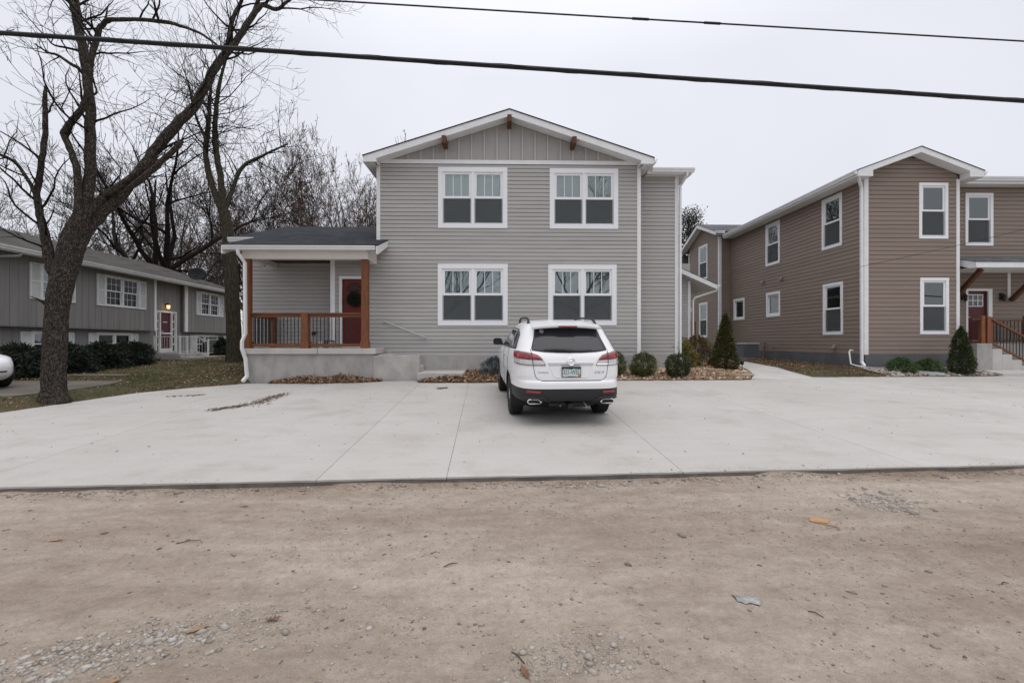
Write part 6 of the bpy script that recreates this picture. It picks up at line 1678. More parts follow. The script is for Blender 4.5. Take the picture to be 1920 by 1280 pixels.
# ================================================================== vehicles
def car_paint(name, c):
    m = mat(name, c, 0.32, coat=.45, spec=.4); return m
car_paint('paint_white', (0.80, 0.80, 0.81))
mat('glass_tint', (0.028, 0.029, 0.034), 0.06, spec=.7)
mat('privacy_glass', (0.024, 0.025, 0.031), 0.08, spec=.35)
mat('rubber', (0.018, 0.018, 0.018), 0.85, bump=.2, bscale=90)
mat('rim_alloy', (0.42, 0.43, 0.44), 0.35, metal=.9)
mat('chrome', (0.72, 0.73, 0.75), 0.10, metal=1.0)
mat('lens_red', (0.33, 0.008, 0.014), 0.12, coat=.6, c2=(0.10, 0.002, 0.005), scale=14, stretch=(1, 1, .4))
mat('lens_clear', (0.58, 0.59, 0.60), 0.14, coat=1.0, c2=(0.44, 0.43, 0.43), scale=40, stretch=(1, 1, .15))
mat('reflector_red', (0.26, 0.006, 0.012), 0.25, coat=.6)
mat('cladding', (0.022, 0.022, 0.024), 0.55, bump=.06, bscale=400)
mat('lens_amber', (0.75, 0.36, 0.10), 0.12, coat=1.0)
mat('plate_green', (0.010, 0.032, 0.022), 0.4); mat('plate_white', (0.55, 0.62, 0.60), 0.45); mat('plate_ink', (0.015, 0.055, 0.085), 0.45); mat('sticker_orange', (0.60, 0.17, 0.08), 0.5)
mat('sticker_pink', (0.50, 0.36, 0.42), 0.6, c2=(0.30, 0.25, 0.36), scale=60)
mat('badge_grey', (0.20, 0.20, 0.21), 0.3, metal=.6)

def pchip(x, xs, ys):
    xs = np.asarray(xs, float); ys = np.asarray(ys, float); h = np.diff(xs); d = np.diff(ys) / h
    m = np.zeros_like(ys); m[0] = d[0]; m[-1] = d[-1]
    for i in range(1, len(xs) - 1):
        m[i] = 0 if d[i - 1] * d[i] <= 0 else (h[i - 1] + h[i]) / (h[i - 1] / d[i] + h[i] / d[i - 1]) if True else 0
    i = int(np.clip(np.searchsorted(xs, x) - 1, 0, len(h) - 1)); t = (x - xs[i]) / h[i]
    return float((2 * t ** 3 - 3 * t ** 2 + 1) * ys[i] + (t ** 3 - 2 * t ** 2 + t) * h[i] * m[i] + (-2 * t ** 3 + 3 * t ** 2) * ys[i + 1] + (t ** 3 - t ** 2) * h[i] * m[i + 1])

class Shell:
    """vehicle skin: a stack of plan outlines (z, half width, rear y, front y, rear squareness, front squareness)"""
    def __init__(self, rows):
        self.c = list(zip(*rows)); self.cache = {}
    def par(self, z):
        k = round(z, 4)
        if k not in self.cache: self.cache[k] = [pchip(k, self.c[0], self.c[i]) for i in range(1, 6)]
        return self.cache[k]
    def at(self, z, th):
        w, yr, yf, nr, nf = self.par(z); ym = (yr + yf) / 2; L = (yf - yr) / 2
        s, c = math.sin(th), math.cos(th); n = nr if c > 0 else nf
        return Vector((math.copysign(w * abs(s) ** (2 / n), s), ym - math.copysign(L * abs(c) ** (2 / n), c), z))
    def ring(self, z, m):
        th = np.concatenate([np.linspace(0, np.pi, 500) ** 1.0]); P = np.array([self.at(z, t) for t in th]); s = np.concatenate([[0], np.cumsum(np.linalg.norm(np.diff(P, axis=0), axis=1))])
        q = np.linspace(0, s[-1], m // 2 + 1); X = np.interp(q, s, P[:, 0]); Y = np.interp(q, s, P[:, 1])
        half = [(X[i], Y[i], z) for i in range(len(q))]
        return half + [(-x, y, zz) for (x, y, zz) in half[-2:0:-1]]
    def rear(self, x, z, off=0.0):
        f = lambda x, z: self._rear(x, z)
        p = f(x, z); e = .004
        n = (f(x + e, z) - f(x - e, z)).cross(f(x, z + e) - f(x, z - e)); n.normalize()
        if n.y > 0: n = -n
        return p + n * off
    def _rear(self, x, z):
        w, yr, yf, nr, nf = self.par(z); ym = (yr + yf) / 2; L = (yf - yr) / 2
        return Vector((x, ym - L * max(0.0, 1 - min(1, abs(x / w)) ** nr) ** (1 / nr), z))
    def side(self, y, z, sg, off=0.0):
        w, yr, yf, nr, nf = self.par(z); ym = (yr + yf) / 2; L = (yf - yr) / 2; n = nr if y < ym else nf
        x = w * max(0.0, 1 - min(1, abs((y - ym) / L)) ** n) ** (1 / n)
        w2 = self.par(z + .02)[0]; nz = -(w2 - w) / .02; k = 1 / math.sqrt(1 + nz * nz)
        return Vector((sg * (x + off * k), y, z + off * k * nz))
    def arc(self, s, z, off=0.0):
        """s = distance round the outline from the rear centre line"""
        def f(s, z):
            key = ('a', round(z, 3))
            if key not in self.cache:
                th = np.linspace(0, np.pi * .75, 300); P = np.array([self.at(z, t) for t in th]); d = np.concatenate([[0], np.cumsum(np.linalg.norm(np.diff(P, axis=0), axis=1))]); self.cache[key] = (d, P)
            d, P = self.cache[key]; a = abs(s)
            return Vector((math.copysign(float(np.interp(a, d, P[:, 0])), s), float(np.interp(a, d, P[:, 1])), z))
        p = f(s, z); t = f(s + .01, z) - f(s - .01, z); n = Vector((-t.y, t.x, 0)).normalized() if False else Vector((t.y, -t.x, 0)).normalized()
        return p + n * off

def skin_patch(name, outline, fn, m, parent, cuts=3, thick=0.004, smooth=True):
    """a panel lying on the skin: outline in skin coordinates, fn maps it into space"""
    bm = bmesh.new(); vs = [bm.verts.new((a, b, 0)) for a, b in outline]
    f = bm.faces.new(vs); bmesh.ops.triangulate(bm, faces=[f])
    for _ in range(cuts): bmesh.ops.subdivide_edges(bm, edges=[e for e in bm.edges if e.calc_length() > .04], cuts=1, use_grid_fill=True)
    bmesh.ops.triangulate(bm, faces=bm.faces)
    for v in bm.verts: v.co = fn(v.co.x, v.co.y)
    bmesh.ops.recalc_face_normals(bm, faces=bm.faces)
    me = bpy.data.meshes.new(name); bm.to_mesh(me); bm.free(); me.materials.append(MATS[m])
    if smooth: me.polygons.foreach_set('use_smooth', [True] * len(me.polygons))
    o = put(name, me, parent)
    if thick:
        s = o.modifiers.new('t', 'SOLIDIFY'); s.thickness = thick; s.offset = 0
    return o
def densify(pts, step=.03, close=True):
    out = []; n = len(pts)
    for i in range(n if close else n - 1):
        a, b = pts[i], pts[(i + 1) % n]; k = max(1, int(math.hypot(b[0] - a[0], b[1] - a[1]) / step))
        for j in range(k): out.append((a[0] + (b[0] - a[0]) * j / k, a[1] + (b[1] - a[1]) * j / k))
    if not close: out.append(pts[-1])
    return out
def skin_line(pts, fn, r, close=False, n=5):
    q = densify(pts, .025, close); P = [fn(a, b) for a, b in q]
    if close: P.append(P[0])
    return P
def text_mesh(body, size):
    cu = bpy.data.curves.new('lettering', 'FONT'); cu.body = body; cu.size = size; cu.align_x = 'CENTER'; cu.align_y = 'CENTER'; cu.resolution_u = 3
    o = bpy.data.objects.new('lettering', cu); col.objects.link(o)
    bpy.context.view_layer.update()
    me = bpy.data.meshes.new_from_object(o.evaluated_get(bpy.context.evaluated_depsgraph_get()))
    bpy.data.objects.remove(o); bpy.data.curves.remove(cu)
    return me
def lettering(name, body, size, fn, m, parent, sx=1.0, shear=0.0):
    me = text_mesh(body, size)
    for v in me.vertices: v.co = fn(v.co.x * sx + shear * v.co.y, v.co.y)
    me.materials.clear(); me.materials.append(MATS[m]); me.name = name
    return put(name, me, parent)

def shell_body(sh, zs, M, root, paint, clad_fn, wheels, arch_r, names=('body', 'lower_cladding')):
    rings = [sh.ring(z, M) for z in zs]
    V = [list(p) for r_ in rings for p in r_]
    fix = set()
    for k, v in enumerate(V):
        for (yc, zc) in wheels:
            if abs(v[0]) > .55:
                d = math.hypot(v[1] - yc, v[2] - zc)
                if abs(d - arch_r) < .032 and v[2] > zc - .2:
                    a = math.atan2(v[2] - zc, v[1] - yc); v[1] = yc + arch_r * math.cos(a); v[2] = zc + arch_r * math.sin(a)
    F = {0: [], 1: []}
    for i in range(len(zs) - 1):
        for j in range(M):
            j2 = (j + 1) % M; q = (i * M + j, i * M + j2, (i + 1) * M + j2, (i + 1) * M + j)
            c = [sum(V[k][a] for k in q) / 4 for a in range(3)]
            if any(abs(c[0]) > .55 and math.hypot(c[1] - yc, c[2] - zc) < arch_r - .004 for (yc, zc) in wheels): continue
            F[1 if c[2] < clad_fn(c[1]) else 0].append(q)
    F[0].append(tuple((len(zs) - 1) * M + j for j in range(M))); F[1].append(tuple(range(M - 1, -1, -1)))
    res = []
    for k, m in ((0, paint), (1, 'cladding')):
        used = sorted({i for q in F[k] for i in q}); mp = {a: b for b, a in enumerate(used)}
        mb = MB(); mb.v = [tuple(V[i]) for i in used]; mb.f = [tuple(mp[i] for i in q) for q in F[k]]
        o = mb.build(names[k], m, root, smooth=True); res.append(o)
    return res

def wheel(root, x, y, z, r, w, rim_r, sg):
    """tyre with tread grooves and five-spoke rim; sg = outer side"""
    prof = [(rim_r, -w * .46), (r * .90, -w * .5), (r * .975, -w * .43), (r, -w * .36)]
    for g_ in (-.22, -.04, .14, .30):
        prof += [(r, w * (g_ - .035)), (r * .972, w * (g_ - .03)), (r * .972, w * (g_ + .005)), (r, w * (g_ + .01))]
    prof += [(r, w * .36), (r * .975, w * .43), (r * .90, w * .5), (rim_r, w * .46), (rim_r * .99, w * .40)]
    W = thing_part('wheel', root, (x, y, z))
    t = MB().disc_stack(prof, 48, 'x', (x, y, z)).build('tyre', 'rubber', W, smooth=True)
    mb = MB()
    o = x + sg * w * .36
    mb.disc_stack([(rim_r * .99, -.02 * sg), (rim_r * .985, .02 * sg), (rim_r * .90, .012 * sg), (rim_r * .88, -.05 * sg)], 40, 'x', (o, y, z))
    for k in range(5):
        a = 2 * math.pi * k / 5 + .3
        for da in (-.12, .12):
            p0 = (o + sg * .012, y + .03 * math.cos(a + da * 3), z + .03 * math.sin(a + da * 3)); p1 = (o + sg * .008, y + rim_r * .9 * math.cos(a + da), z + rim_r * .9 * math.sin(a + da))
            mb.beam(p0, p1, .035, .028, up=(1, 0, 0))
    mb.disc_stack([(.075, 0), (.075, .018 * sg), (.05, .028 * sg)], 20, 'x', (o, y, z))
    mb.build('rim', 'rim_alloy', W)
    return W
def thing_part(name, root, p):
    # part mesh that carries sub-parts: the brake disc behind the rim
    mb = MB(); mb.disc_stack([(.15, -.03), (.15, .0)], 24, 'x', p); return mb.build(name, 'black_metal', root)

# ---- the white SUV, seen from behind
suv = thing('car', 'white SUV parked nose-in facing the grey house', 'car', (1.00, 8.36, 0.0))
suv.location.z = float(padz(1.00, 8.36)) + .001
suv.rotation_euler = (math.atan(.040), 0, R(4.2))
suv.scale = (.955, 1, 1)
LOCAL.add(suv.name)
SH = Shell([(.20, .70, -.50, 3.45, 6, 4), (.30, .80, -.60, 3.66, 7, 4), (.36, .86, -.78, 3.76, 7, 4), (.40, .91, -1.10, 3.79, 7, 4), (.46, .938, -1.160, 3.82, 7, 4), (.61, .945, -1.185, 3.84, 6.5, 4), (.69, .948, -1.185, 3.83, 6.5, 4),
            (.718, .949, -1.172, 3.82, 6.5, 4), (.736, .950, -1.135, 3.82, 6.5, 4), (.80, .961, -1.125, 3.80, 7, 4), (.92, .966, -1.112, 3.74, 7, 4), (1.00, .965, -1.098, 3.62, 7, 4), (1.06, .960, -1.080, 3.30, 7, 4.5), (1.11, .952, -1.058, 2.78, 6.8, 5),
            (1.17, .935, -1.020, 2.42, 6.5, 5), (1.22, .912, -.980, 2.27, 6.2, 5), (1.32, .868, -.895, 1.99, 6, 5), (1.42, .824, -.805, 1.71, 5.6, 5), (1.50, .786, -.735, 1.46, 5.2, 5), (1.56, .750, -.682, 1.26, 5, 5),
            (1.61, .708, -.62, 1.08, 4.6, 4.6), (1.65, .650, -.48, .92, 4.2, 4.2), (1.68, .56, -.18, .80, 3.6, 3.6), (1.70, .42, .18, .66, 3, 3), (1.706, .20, .34, .52, 2.6, 2.6)])
zs = sorted(set([round(v, 4) for v in np.concatenate([np.linspace(.20, .46, 9), np.linspace(.46, 1.0, 22), np.linspace(1.0, 1.6, 25), np.linspace(1.6, 1.706, 12)])] + [.40, .42, .61, .718, .736]))
WH = [(0.0, .365), (2.875, .365)]
body, lower = shell_body(SH, zs, 200, suv, 'paint_white', lambda y: .612 if y < -.40 else (.50 if y > 3.3 else .415), WH, .425)
for (yc, zc) in WH:
    for sg in (-1, 1):
        mb = MB(); n = 24; V = []; F = []
        for i in range(n + 1):
            a = -.35 + (math.pi + .70) * i / n
            for xx in (.50, .935): V.append((sg * xx, yc + .427 * math.cos(a), zc + .427 * math.sin(a)))
        for i in range(n): F.append((2 * i, 2 * i + 1, 2 * i + 3, 2 * i + 2))
        b0 = len(V); V += [(sg * .50, yc, zc)]
        for i in range(n): F.append((b0, 2 * i, 2 * i + 2))
        mb.add(V, F).build('wheel_well', 'black_plastic', suv, fix=False)
        mb = MB(); mb.tube([SH.side(yc + .43 * math.cos(a), zc + .43 * math.sin(a), sg, .004) for a in np.linspace(-.10, math.pi + .10, 30)], .010, n=6)
        mb.build('arch_lip', 'cladding', suv, smooth=True)
        wheel(suv, sg * .815, yc, zc, .365, .245, .235, sg)
# rear glass, spoiler, wiper, third lamp
rg = [(-.635, 1.205), (-.45, 1.180), (-.22, 1.168), (0, 1.165), (.22, 1.168), (.45, 1.180), (.635, 1.205), (.645, 1.235), (.59, 1.40), (.555, 1.545), (.3, 1.565), (0, 1.57), (-.3, 1.565), (-.555, 1.545), (-.59, 1.40), (-.645, 1.235)]
glass = skin_patch('rear_window', densify(rg, .06), lambda a, b: SH.rear(a, b, .006), 'privacy_glass', suv, 3, .006)
V = []; F = []; nx, ny = 24, 6
for i in range(nx + 1):
    x = -.60 + 1.20 * i / nx; c = 1 - (x / .60) ** 2
    for j in range(ny + 1):
        t = j / ny; y = -.30 - .515 * t - .025 * c * t; V.append((x, y, 1.652 + .022 * c - .060 * t - .018 * t * t + .010 * c * t))
n1 = len(V)
V += [(p[0] * .985, p[1] + .012, p[2] - .030 - .012 * (1 - ((p[1] + .30) / -.54))) for p in V]
for i in range(nx):
    for j in range(ny):
        k = i * (ny + 1) + j; F.append((k, k + 1, k + ny + 2, k + ny + 1)); F.append((n1 + k, n1 + k + ny + 1, n1 + k + ny + 2, n1 + k + 1))
for i in range(nx):
    k = i * (ny + 1) + ny; F.append((k, n1 + k, n1 + k + ny + 1, k + ny + 1))
for j in range(ny):
    F.append((j, n1 + j, n1 + j + 1, j + 1)); k = nx * (ny + 1) + j; F.append((k, k + 1, n1 + k + 1, n1 + k))
mb = MB(); mb.v = V; mb.f = F; sp = mb.build('spoiler', 'paint_white', suv, smooth=True)
MB().box(-.165, .165, -.846, -.828, 1.578, 1.600).build('brake_light', 'reflector_red', sp, bevel=.004)
mb = MB(); mb.tube([SH.rear(.02, 1.185, .022), SH.rear(-.10, 1.197, .026), SH.rear(-.27, 1.205, .022), SH.rear(-.44, 1.205, .014)], [.022, .020, .010, .006], n=6)
mb.tube([SH.rear(.05, 1.188, .02), SH.rear(-.12, 1.215, .022)], .012, n=6)
mb.build('wiper', 'black_plastic', suv, smooth=True)
st = [(-.44 + .037 * math.cos(t), 1.505 + .035 * math.sin(t)) for t in np.linspace(0, 2 * math.pi, 14)[:-1]]
skin_patch('sticker', st, lambda a, b: SH.rear(a, b, .0115), 'sticker_pink', glass, 0, 0)
# hatch seam
seam = [(.660, 1.225), (.652, 1.15), (.640, 1.05), (.628, .95), (.612, .85), (.590, .79), (.555, .755), (.50, .738), (.40, .730)]
mb = MB()
for sg in (-1, 1): mb.tube(skin_line([(sg * a, b) for a, b in seam], lambda a, b: SH.rear(a, b, .001), .004), .0042, n=5)
mb.tube(skin_line([(-.50, .7315), (.50, .7315)], lambda a, b: SH.rear(a, b, .004), .01), .0085, n=6)
mb.build('hatch_seam', 'black_plastic', suv)
# chrome bar, shelf above it, plate recess edge
mb = MB()
P = [SH.rear(x, .985, .0) for x in np.linspace(-.375, .375, 25)]
for k in range(24):
    a, b = P[k], P[k + 1]; mb.add([(a.x, a.y - .008, .972), (b.x, b.y - .008, .972), (b.x, b.y - .020, 1.004), (a.x, a.y - .020, 1.004), (a.x, a.y + .01, .966), (b.x, b.y + .01, .966), (b.x, b.y + .01, 1.006), (a.x, a.y + .01, 1.006)], [(0, 1, 2, 3), (0, 4, 5, 1), (3, 2, 6, 7)])
mb.build('chrome_bar', 'chrome', suv, smooth=False, fix=False)
mb = MB()
mb.tube(skin_line([(-.39, 1.022), (.39, 1.022)], lambda a, b: SH.rear(a, b, .001), .01), .0085, n=6)
mb.tube(skin_line([(-.36, .955), (-.30, .83), (-.26, .790), (.26, .790), (.30, .83), (.36, .955)], lambda a, b: SH.rear(a, b, -.001), .01), .0095, n=6)
mb.build('hatch_crease', 'paint_white', suv, smooth=True)
# emblem: a plain oval badge with a winged V
em = MB(); C0 = (0.0, 1.030)
em.tube([SH.rear(C0[0] + .066 * math.cos(t), C0[1] + .053 * math.sin(t), .016) for t in np.linspace(0, 2 * math.pi, 29)], .0075, n=6)
em.tube([SH.rear(C0[0] + a, C0[1] + b, .016) for a, b in ((-.062, .016), (-.040, .020), (-.018, .008), (0, -.012), (.018, .008), (.040, .020), (.062, .016))], .0065, n=6)
eb = em.build('emblem', 'chrome', suv, smooth=True)
skin_patch('emblem_plate', [(.066 * math.cos(t), 1.030 + .053 * math.sin(t)) for t in np.linspace(0, 2 * math.pi, 25)[:-1]], lambda a, b: SH.rear(a, b, .012), 'paint_white', eb, 1, .006)
lettering('badge', 'CX-9', .050, lambda a, b: SH.rear(.475 + a, .862 + b, .006), 'badge_grey', suv, 1.5, .25)
lettering('badge', 'TOURING', .036, lambda a, b: SH.rear(-.472 + a, .862 + b, .006), 'badge_grey', suv, 1.15)
# number plate
yp = SH._rear(0, .87).y - .012
PZ0, PZ1 = .785, .957
mb = MB(); mb.box(-.163, .163, yp - .012, yp + .004, PZ0, PZ1); plate = mb.build('number_plate', 'black_plastic', suv, bevel=.008)
MB().box(-.150, .150, yp - .0150, yp - .0125, PZ0 + .012, PZ1 - .014).build('plate_face', 'plate_white', plate)
mt = [(-.150, PZ1 - .014), (-.150, .915), (-.125, .920), (-.10, .927), (-.08, .918), (-.05, .921), (-.02, .914), (.01, .916), (.04, .929), (.065, .918), (.09, .924), (.115, .916), (.15, .921), (.15, PZ1 - .014)]
MB().add([(a, yp - .0156, b) for a, b in mt], [tuple(range(len(mt)))]).build('plate_mountains', 'plate_green', plate)
lettering('plate_number', '321-WEL', .108, lambda a, b: Vector((a - .002, yp - .0160, .867 + b)), 'plate_ink', plate, .68)
MB().add([(a, yp - .0166, b) for a, b in ((.112, .80), (.147, .80), (.147, .838), (.112, .838))], [(0, 1, 2, 3)]).build('plate_sticker', 'sticker_orange', plate)
MB().add([(a, yp - .0163, b) for a, b in ((-.07, .800), (.07, .800), (.07, .806), (-.07, .806))], [(0, 1, 2, 3)]).build('plate_strip', 'plate_ink', plate)
# tail lights wrap round the corners
LO = [(.425, .975), (.46, 1.04), (.495, 1.095), (.55, 1.135), (.63, 1.160), (.75, 1.182), (.90, 1.192), (1.02, 1.190), (1.13, 1.180), (1.10, 1.08), (1.085, 1.0), (.95, .985), (.75, .976)]
RO = [(.468, 1.055), (.50, 1.093), (.55, 1.130), (.63, 1.154), (.75, 1.176), (.90, 1.186), (1.02, 1.184), (1.12, 1.174), (1.098, 1.085), (.95, 1.075), (.80, 1.070), (.62, 1.062)]
for sg in (-1, 1):
    fn = lambda a, b, o: SH.arc(sg * a, b, sg * o if False else o)
    base = skin_patch('tail_light', densify(LO, .05), lambda a, b: Vector((sg * 1, 1, 1)) * SH.arc(a, b, .006) if False else Vector((sg * SH.arc(a, b, .006).x, SH.arc(a, b, .006).y, b)), 'lens_clear', suv, 3, .006)
    skin_patch('red_lens', densify(RO, .05), lambda a, b: Vector((sg * SH.arc(a, b, .012).x, SH.arc(a, b, .012).y, b)), 'lens_red', base, 3, .004)
    mb = MB(); mb.tube([Vector((sg * p.x, p.y, p.z)) for p in skin_line(LO, lambda a, b: SH.arc(a, b, .007), .01, True)], .0038, n=5); mb.build('lamp_edge', 'badge_grey', base)
    mb = MB(); mb.tube([Vector((sg * p.x, p.y, p.z)) for p in skin_line([(.44, .990), (.75, .990), (1.08, 1.006)], lambda a, b: SH.arc(a, b, .014), .01)], .0065, n=5); mb.build('chrome_strip', 'chrome', base)
    mb = MB(); mb.tube(skin_line([(sg * .652, 1.17), (sg * .640, 1.05), (sg * .632, .97)], lambda a, b: SH.rear(a, b, .014), .01), .0055, n=5); mb.build('lamp_gap', 'black_plastic', base)
    skin_patch('rear_reflector', densify([(.52, .535), (.745, .545), (.735, .580), (.52, .570)], .05), lambda a, b: SH.rear(sg * a, b, .008), 'reflector_red', suv, 2, .008)
    # exhaust finisher
    tr = [(.50, .392), (.535, .432), (.56, .440), (.685, .440), (.715, .432), (.73, .400), (.705, .372), (.54, .372)]
    mb = MB(); Pp = [Vector((sg * a, -1.135 + .10 * max(0, abs(a) - .6), b)) for a, b in tr]; mb.tube(Pp + [Pp[0]], .010, n=6); ex = mb.build('exhaust_tip', 'chrome', suv, smooth=True)
    mb = MB(); mb.prism([Vector((sg * a, -1.122, b)) for a, b in tr], (0, .12, 0)); mb.build('exhaust_pipe', 'black_metal', ex)
    mb = MB(); mb.tube([SH.rear(sg * a, b, .004) for a, b in densify([(.36, .40), (.47, .452), (.50, .462), (.72, .466), (.80, .45)], .03, False)], .018, n=6); mb.build('bumper_crease', 'cladding', suv, smooth=True)
    # side glass
    for nm, poly in (('quarter_window', [(-.60, 1.225), (-.08, 1.215), (-.02, 1.50), (-.20, 1.515), (-.42, 1.44)]), ('rear_door_window', [(.0, 1.213), (.96, 1.200), (.96, 1.535), (.05, 1.508)]), ('front_door_window', [(1.04, 1.20), (1.98, 1.19), (1.75, 1.33), (1.46, 1.46), (1.04, 1.53)])):
        skin_patch(nm, densify(poly, .08), lambda a, b: SH.side(a, b, sg, .004), 'glass_tint', suv, 3, .004)
    mb = MB(); mb.tube(skin_line([(-.64, 1.222), (2.0, 1.180), (1.76, 1.335), (1.46, 1.472), (1.04, 1.545), (.5, 1.548), (-.2, 1.53), (-.45, 1.45)], lambda a, b: SH.side(a, b, sg, .004), .01, True), .009, n=5); mb.build('window_trim', 'black_plastic', suv)
    for y in (.32, 1.32):
        mb = MB(); mb.tube([SH.side(y - .10, 1.03, sg, .012), SH.side(y - .06, 1.035, sg, .035), SH.side(y + .06, 1.035, sg, .035), SH.side(y + .10, 1.03, sg, .012)], .014, n=6); mb.build('door_handle', 'chrome', suv, smooth=True)
    mb = MB()
    for pth in ([(1.0, .44), (1.0, 1.19)], [(-.02, .80), (.0, 1.2)], [(2.02, .50), (2.05, 1.17)], [(.10, .47), (1.98, .45)]): mb.tube(skin_line(pth, lambda a, b: SH.side(a, b, sg, .0005), .01), .0038, n=4)
    mb.build('door_seam', 'black_plastic', suv)
    # mirror
    x0 = sg * .90
    mb = MB(); mb.tube([(x0, 2.02, 1.19), (sg * .99, 2.03, 1.20)], [.045, .035], n=8); arm = mb.build('mirror_arm', 'black_plastic', suv, smooth=True)
    mb = MB(); n = 16; V = []; F = []
    for i, (yy, k) in enumerate(((1.965, .93), (1.975, 1.0), (2.03, .96), (2.08, .75), (2.11, .35))):
        for j in range(n):
            t = 2 * math.pi * j / n; V.append((sg * 1.025 + k * .105 * math.copysign(abs(math.cos(t)) ** .6, math.cos(t)), yy, 1.235 + k * .078 * math.copysign(abs(math.sin(t)) ** .6, math.sin(t))))
    for i in range(4):
        for j in range(n): F.append((i * n + j, i * n + (j + 1) % n, (i + 1) * n + (j + 1) % n, (i + 1) * n + j))
    F.append(tuple(4 * n + j for j in range(n))); F.append(tuple(range(n - 1, -1, -1)))
    mb.v = V; mb.f = F; mh = mb.build('side_mirror', 'black_plastic', suv, smooth=True)
    MB().add([(sg * 1.025 + .092 * math.copysign(abs(math.cos(t)) ** .6, math.cos(t)), 1.9635, 1.235 + .066 * math.copysign(abs(math.sin(t)) ** .6, math.sin(t))) for t in np.linspace(0, 2 * math.pi, 25)[:-1]], [tuple(range(24))]).build('mirror_glass', 'privacy_glass', mh)
    # roof rail
    mb = MB(); mb.tube([(sg * .615, -.36, 1.635), (sg * .612, -.30, 1.685), (sg * .605, -.18, 1.722), (sg * .60, .05, 1.738), (sg * .60, .85, 1.742), (sg * .60, 1.02, 1.722), (sg * .60, 1.14, 1.66)], [.028, .024, .020, .018, .018, .021, .028], n=8)
    mb.build('roof_rail', 'black_plastic', suv, smooth=True)
    skin_patch('headlight', densify([(3.05, .82), (3.45, .82), (3.55, .90), (3.10, .96)], .05), lambda a, b: SH.side(a, b, sg, .006), 'lens_clear', suv, 2, .006)
# hitch, tow wiring, underside
mb = MB(); mb.box(-.045, .045, -1.10, -.80, .285, .365); mb.box(-.34, .36, -.98, -.93, .30, .36); hitch = mb.build('tow_hitch', 'black_metal', suv, bevel=.006)
MB().box(-.032, .032, -1.104, -1.099, .298, .352).build('hitch_socket', 'black_plastic', hitch)
MB().box(-.18, -.155, -1.07, -1.03, .31, .335).build('tow_socket', 'badge_grey', suv)
MB().tube([(.24, -1.02, .37), (.28, -1.06, .32), (.275, -1.06, .28)], .007, n=6).build('safety_loop', 'grey_metal', suv)
mb = MB(); mb.box(-.62, .62, -.45, 3.4, .27, .36); mb.tube([(-.8, 0, .34), (.8, 0, .34)], .05, n=8)
mb.build('underbody', 'black_plastic', suv)
skin_patch('windscreen', densify([(-.72, 1.20), (.72, 1.20), (.60, 1.55), (-.60, 1.55)], .08), lambda a, b: Vector((a, SH.par(b)[2] - .11 * (abs(a) / .7) ** 4 + .012, b)), 'glass_tint', suv, 3, .004)

# ---- white sedan, only its nose reaches into the photograph
sed = thing('car', 'white sedan on the neighbouring drive, only its front end in view', 'car', (-15.5, 11.95, 0.0))
sed.location.z = tz(-13.2, 11.3) + .036
sed.rotation_euler = (0, 0, R(-110))
LOCAL.add(sed.name)
S2 = Shell([(.16, .72, -.85, 3.40, 5, 4.2), (.26, .82, -1.0, 3.58, 6, 4.2), (.36, .875, -1.06, 3.66, 6, 4.2), (.50, .90, -1.08, 3.68, 6, 4.0), (.62, .91, -1.08, 3.64, 6, 4.0), (.74, .91, -1.06, 3.50, 6, 4.0), (.82, .905, -1.03, 3.28, 6, 3),
            (.88, .89, -.99, 2.85, 6, 3.5), (.93, .87, -.85, 2.25, 5.5, 4), (.97, .85, -.62, 2.0, 5, 4), (1.10, .79, -.35, 1.65, 4.5, 4), (1.25, .71, -.05, 1.25, 4.2, 4), (1.36, .62, .20, .95, 4, 3.6), (1.43, .48, .40, .75, 3.2, 3), (1.45, .22, .52, .62, 2.6, 2.6)])
zs2 = sorted(set([round(v, 4) for v in np.concatenate([np.linspace(.16, .9, 30), np.linspace(.9, 1.45, 24)])]))
WH2 = [(0.0, .32), (2.75, .32)]
shell_body(S2, zs2, 160, sed, 'paint_white', lambda y: .22, WH2, .365)
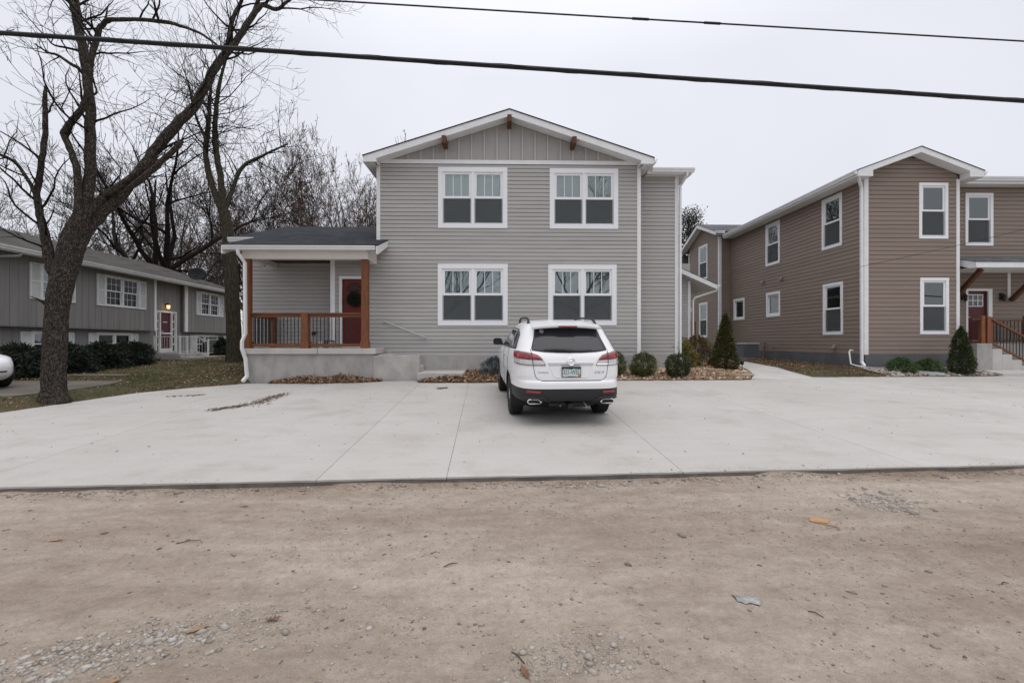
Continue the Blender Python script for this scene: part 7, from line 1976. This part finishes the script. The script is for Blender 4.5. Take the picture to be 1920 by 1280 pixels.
for (yc, zc) in WH2:
    for sg in (-1, 1):
        V = []; F = []; n = 20
        for i in range(n + 1):
            a = -.3 + (math.pi + .6) * i / n
            for xx in (.45, .87): V.append((sg * xx, yc + .367 * math.cos(a), zc + .367 * math.sin(a)))
        for i in range(n): F.append((2 * i, 2 * i + 1, 2 * i + 3, 2 * i + 2))
        b0 = len(V); V += [(sg * .45, yc, zc)]
        for i in range(n): F.append((b0, 2 * i, 2 * i + 2))
        MB().add(V, F).build('wheel_well', 'black_plastic', sed, fix=False)
        wheel(sed, sg * .775, yc, zc, .32, .21, .21, sg)
for sg in (-1, 1):
    hl = skin_patch('headlight', densify([(2.95, .70), (3.22, .665), (3.30, .70), (3.22, .765), (2.98, .82)], .04), lambda a, b: S2.side(a, b, sg, .006), 'lens_clear', sed, 3, .006)
    skin_patch('turn_signal', densify([(2.97, .715), (3.12, .705), (3.10, .775), (2.985, .80)], .04), lambda a, b: S2.side(a, b, sg, .012), 'lens_amber', hl, 2, .004)
    for poly in ([(-.05, .99), (.72, .985), (.72, 1.32), (.25, 1.28)], [(.80, .985), (1.70, .985), (1.30, 1.20), (.80, 1.33)]):
        skin_patch('side_window', densify(poly, .08), lambda a, b: S2.side(a, b, sg, .004), 'glass_tint', sed, 3, .004)
    skin_patch('tail_light', densify([(-.98, .70), (-.70, .72), (-.66, .86), (-.93, .88)], .05), lambda a, b: S2.side(a, b, sg, .006), 'lens_red', sed, 2, .006)
    MB().box(sg * .86 - .09, sg * .86 + .09, 1.62, 1.74, .98, 1.10).build('side_mirror', 'paint_white', sed, bevel=.03)
skin_patch('windscreen', densify([(-.68, 1.0), (.68, 1.0), (.52, 1.36), (-.52, 1.36)], .08), lambda a, b: Vector((a, S2.par(b)[2] - .12 * (abs(a) / .7) ** 3 + .02, b)), 'glass_tint', sed, 3, .004)
mb = MB(); mb.box(-.6, .6, -.7, 3.2, .17, .27); mb.build('underbody', 'black_plastic', sed)
mb = MB(); mb.tube([Vector((x, S2.par(.42)[2] - .25 * (abs(x) / .8) ** 3 + .004, .42)) for x in np.linspace(-.5, .5, 15)], .02, n=6); mb.build('grille', 'black_plastic', sed)
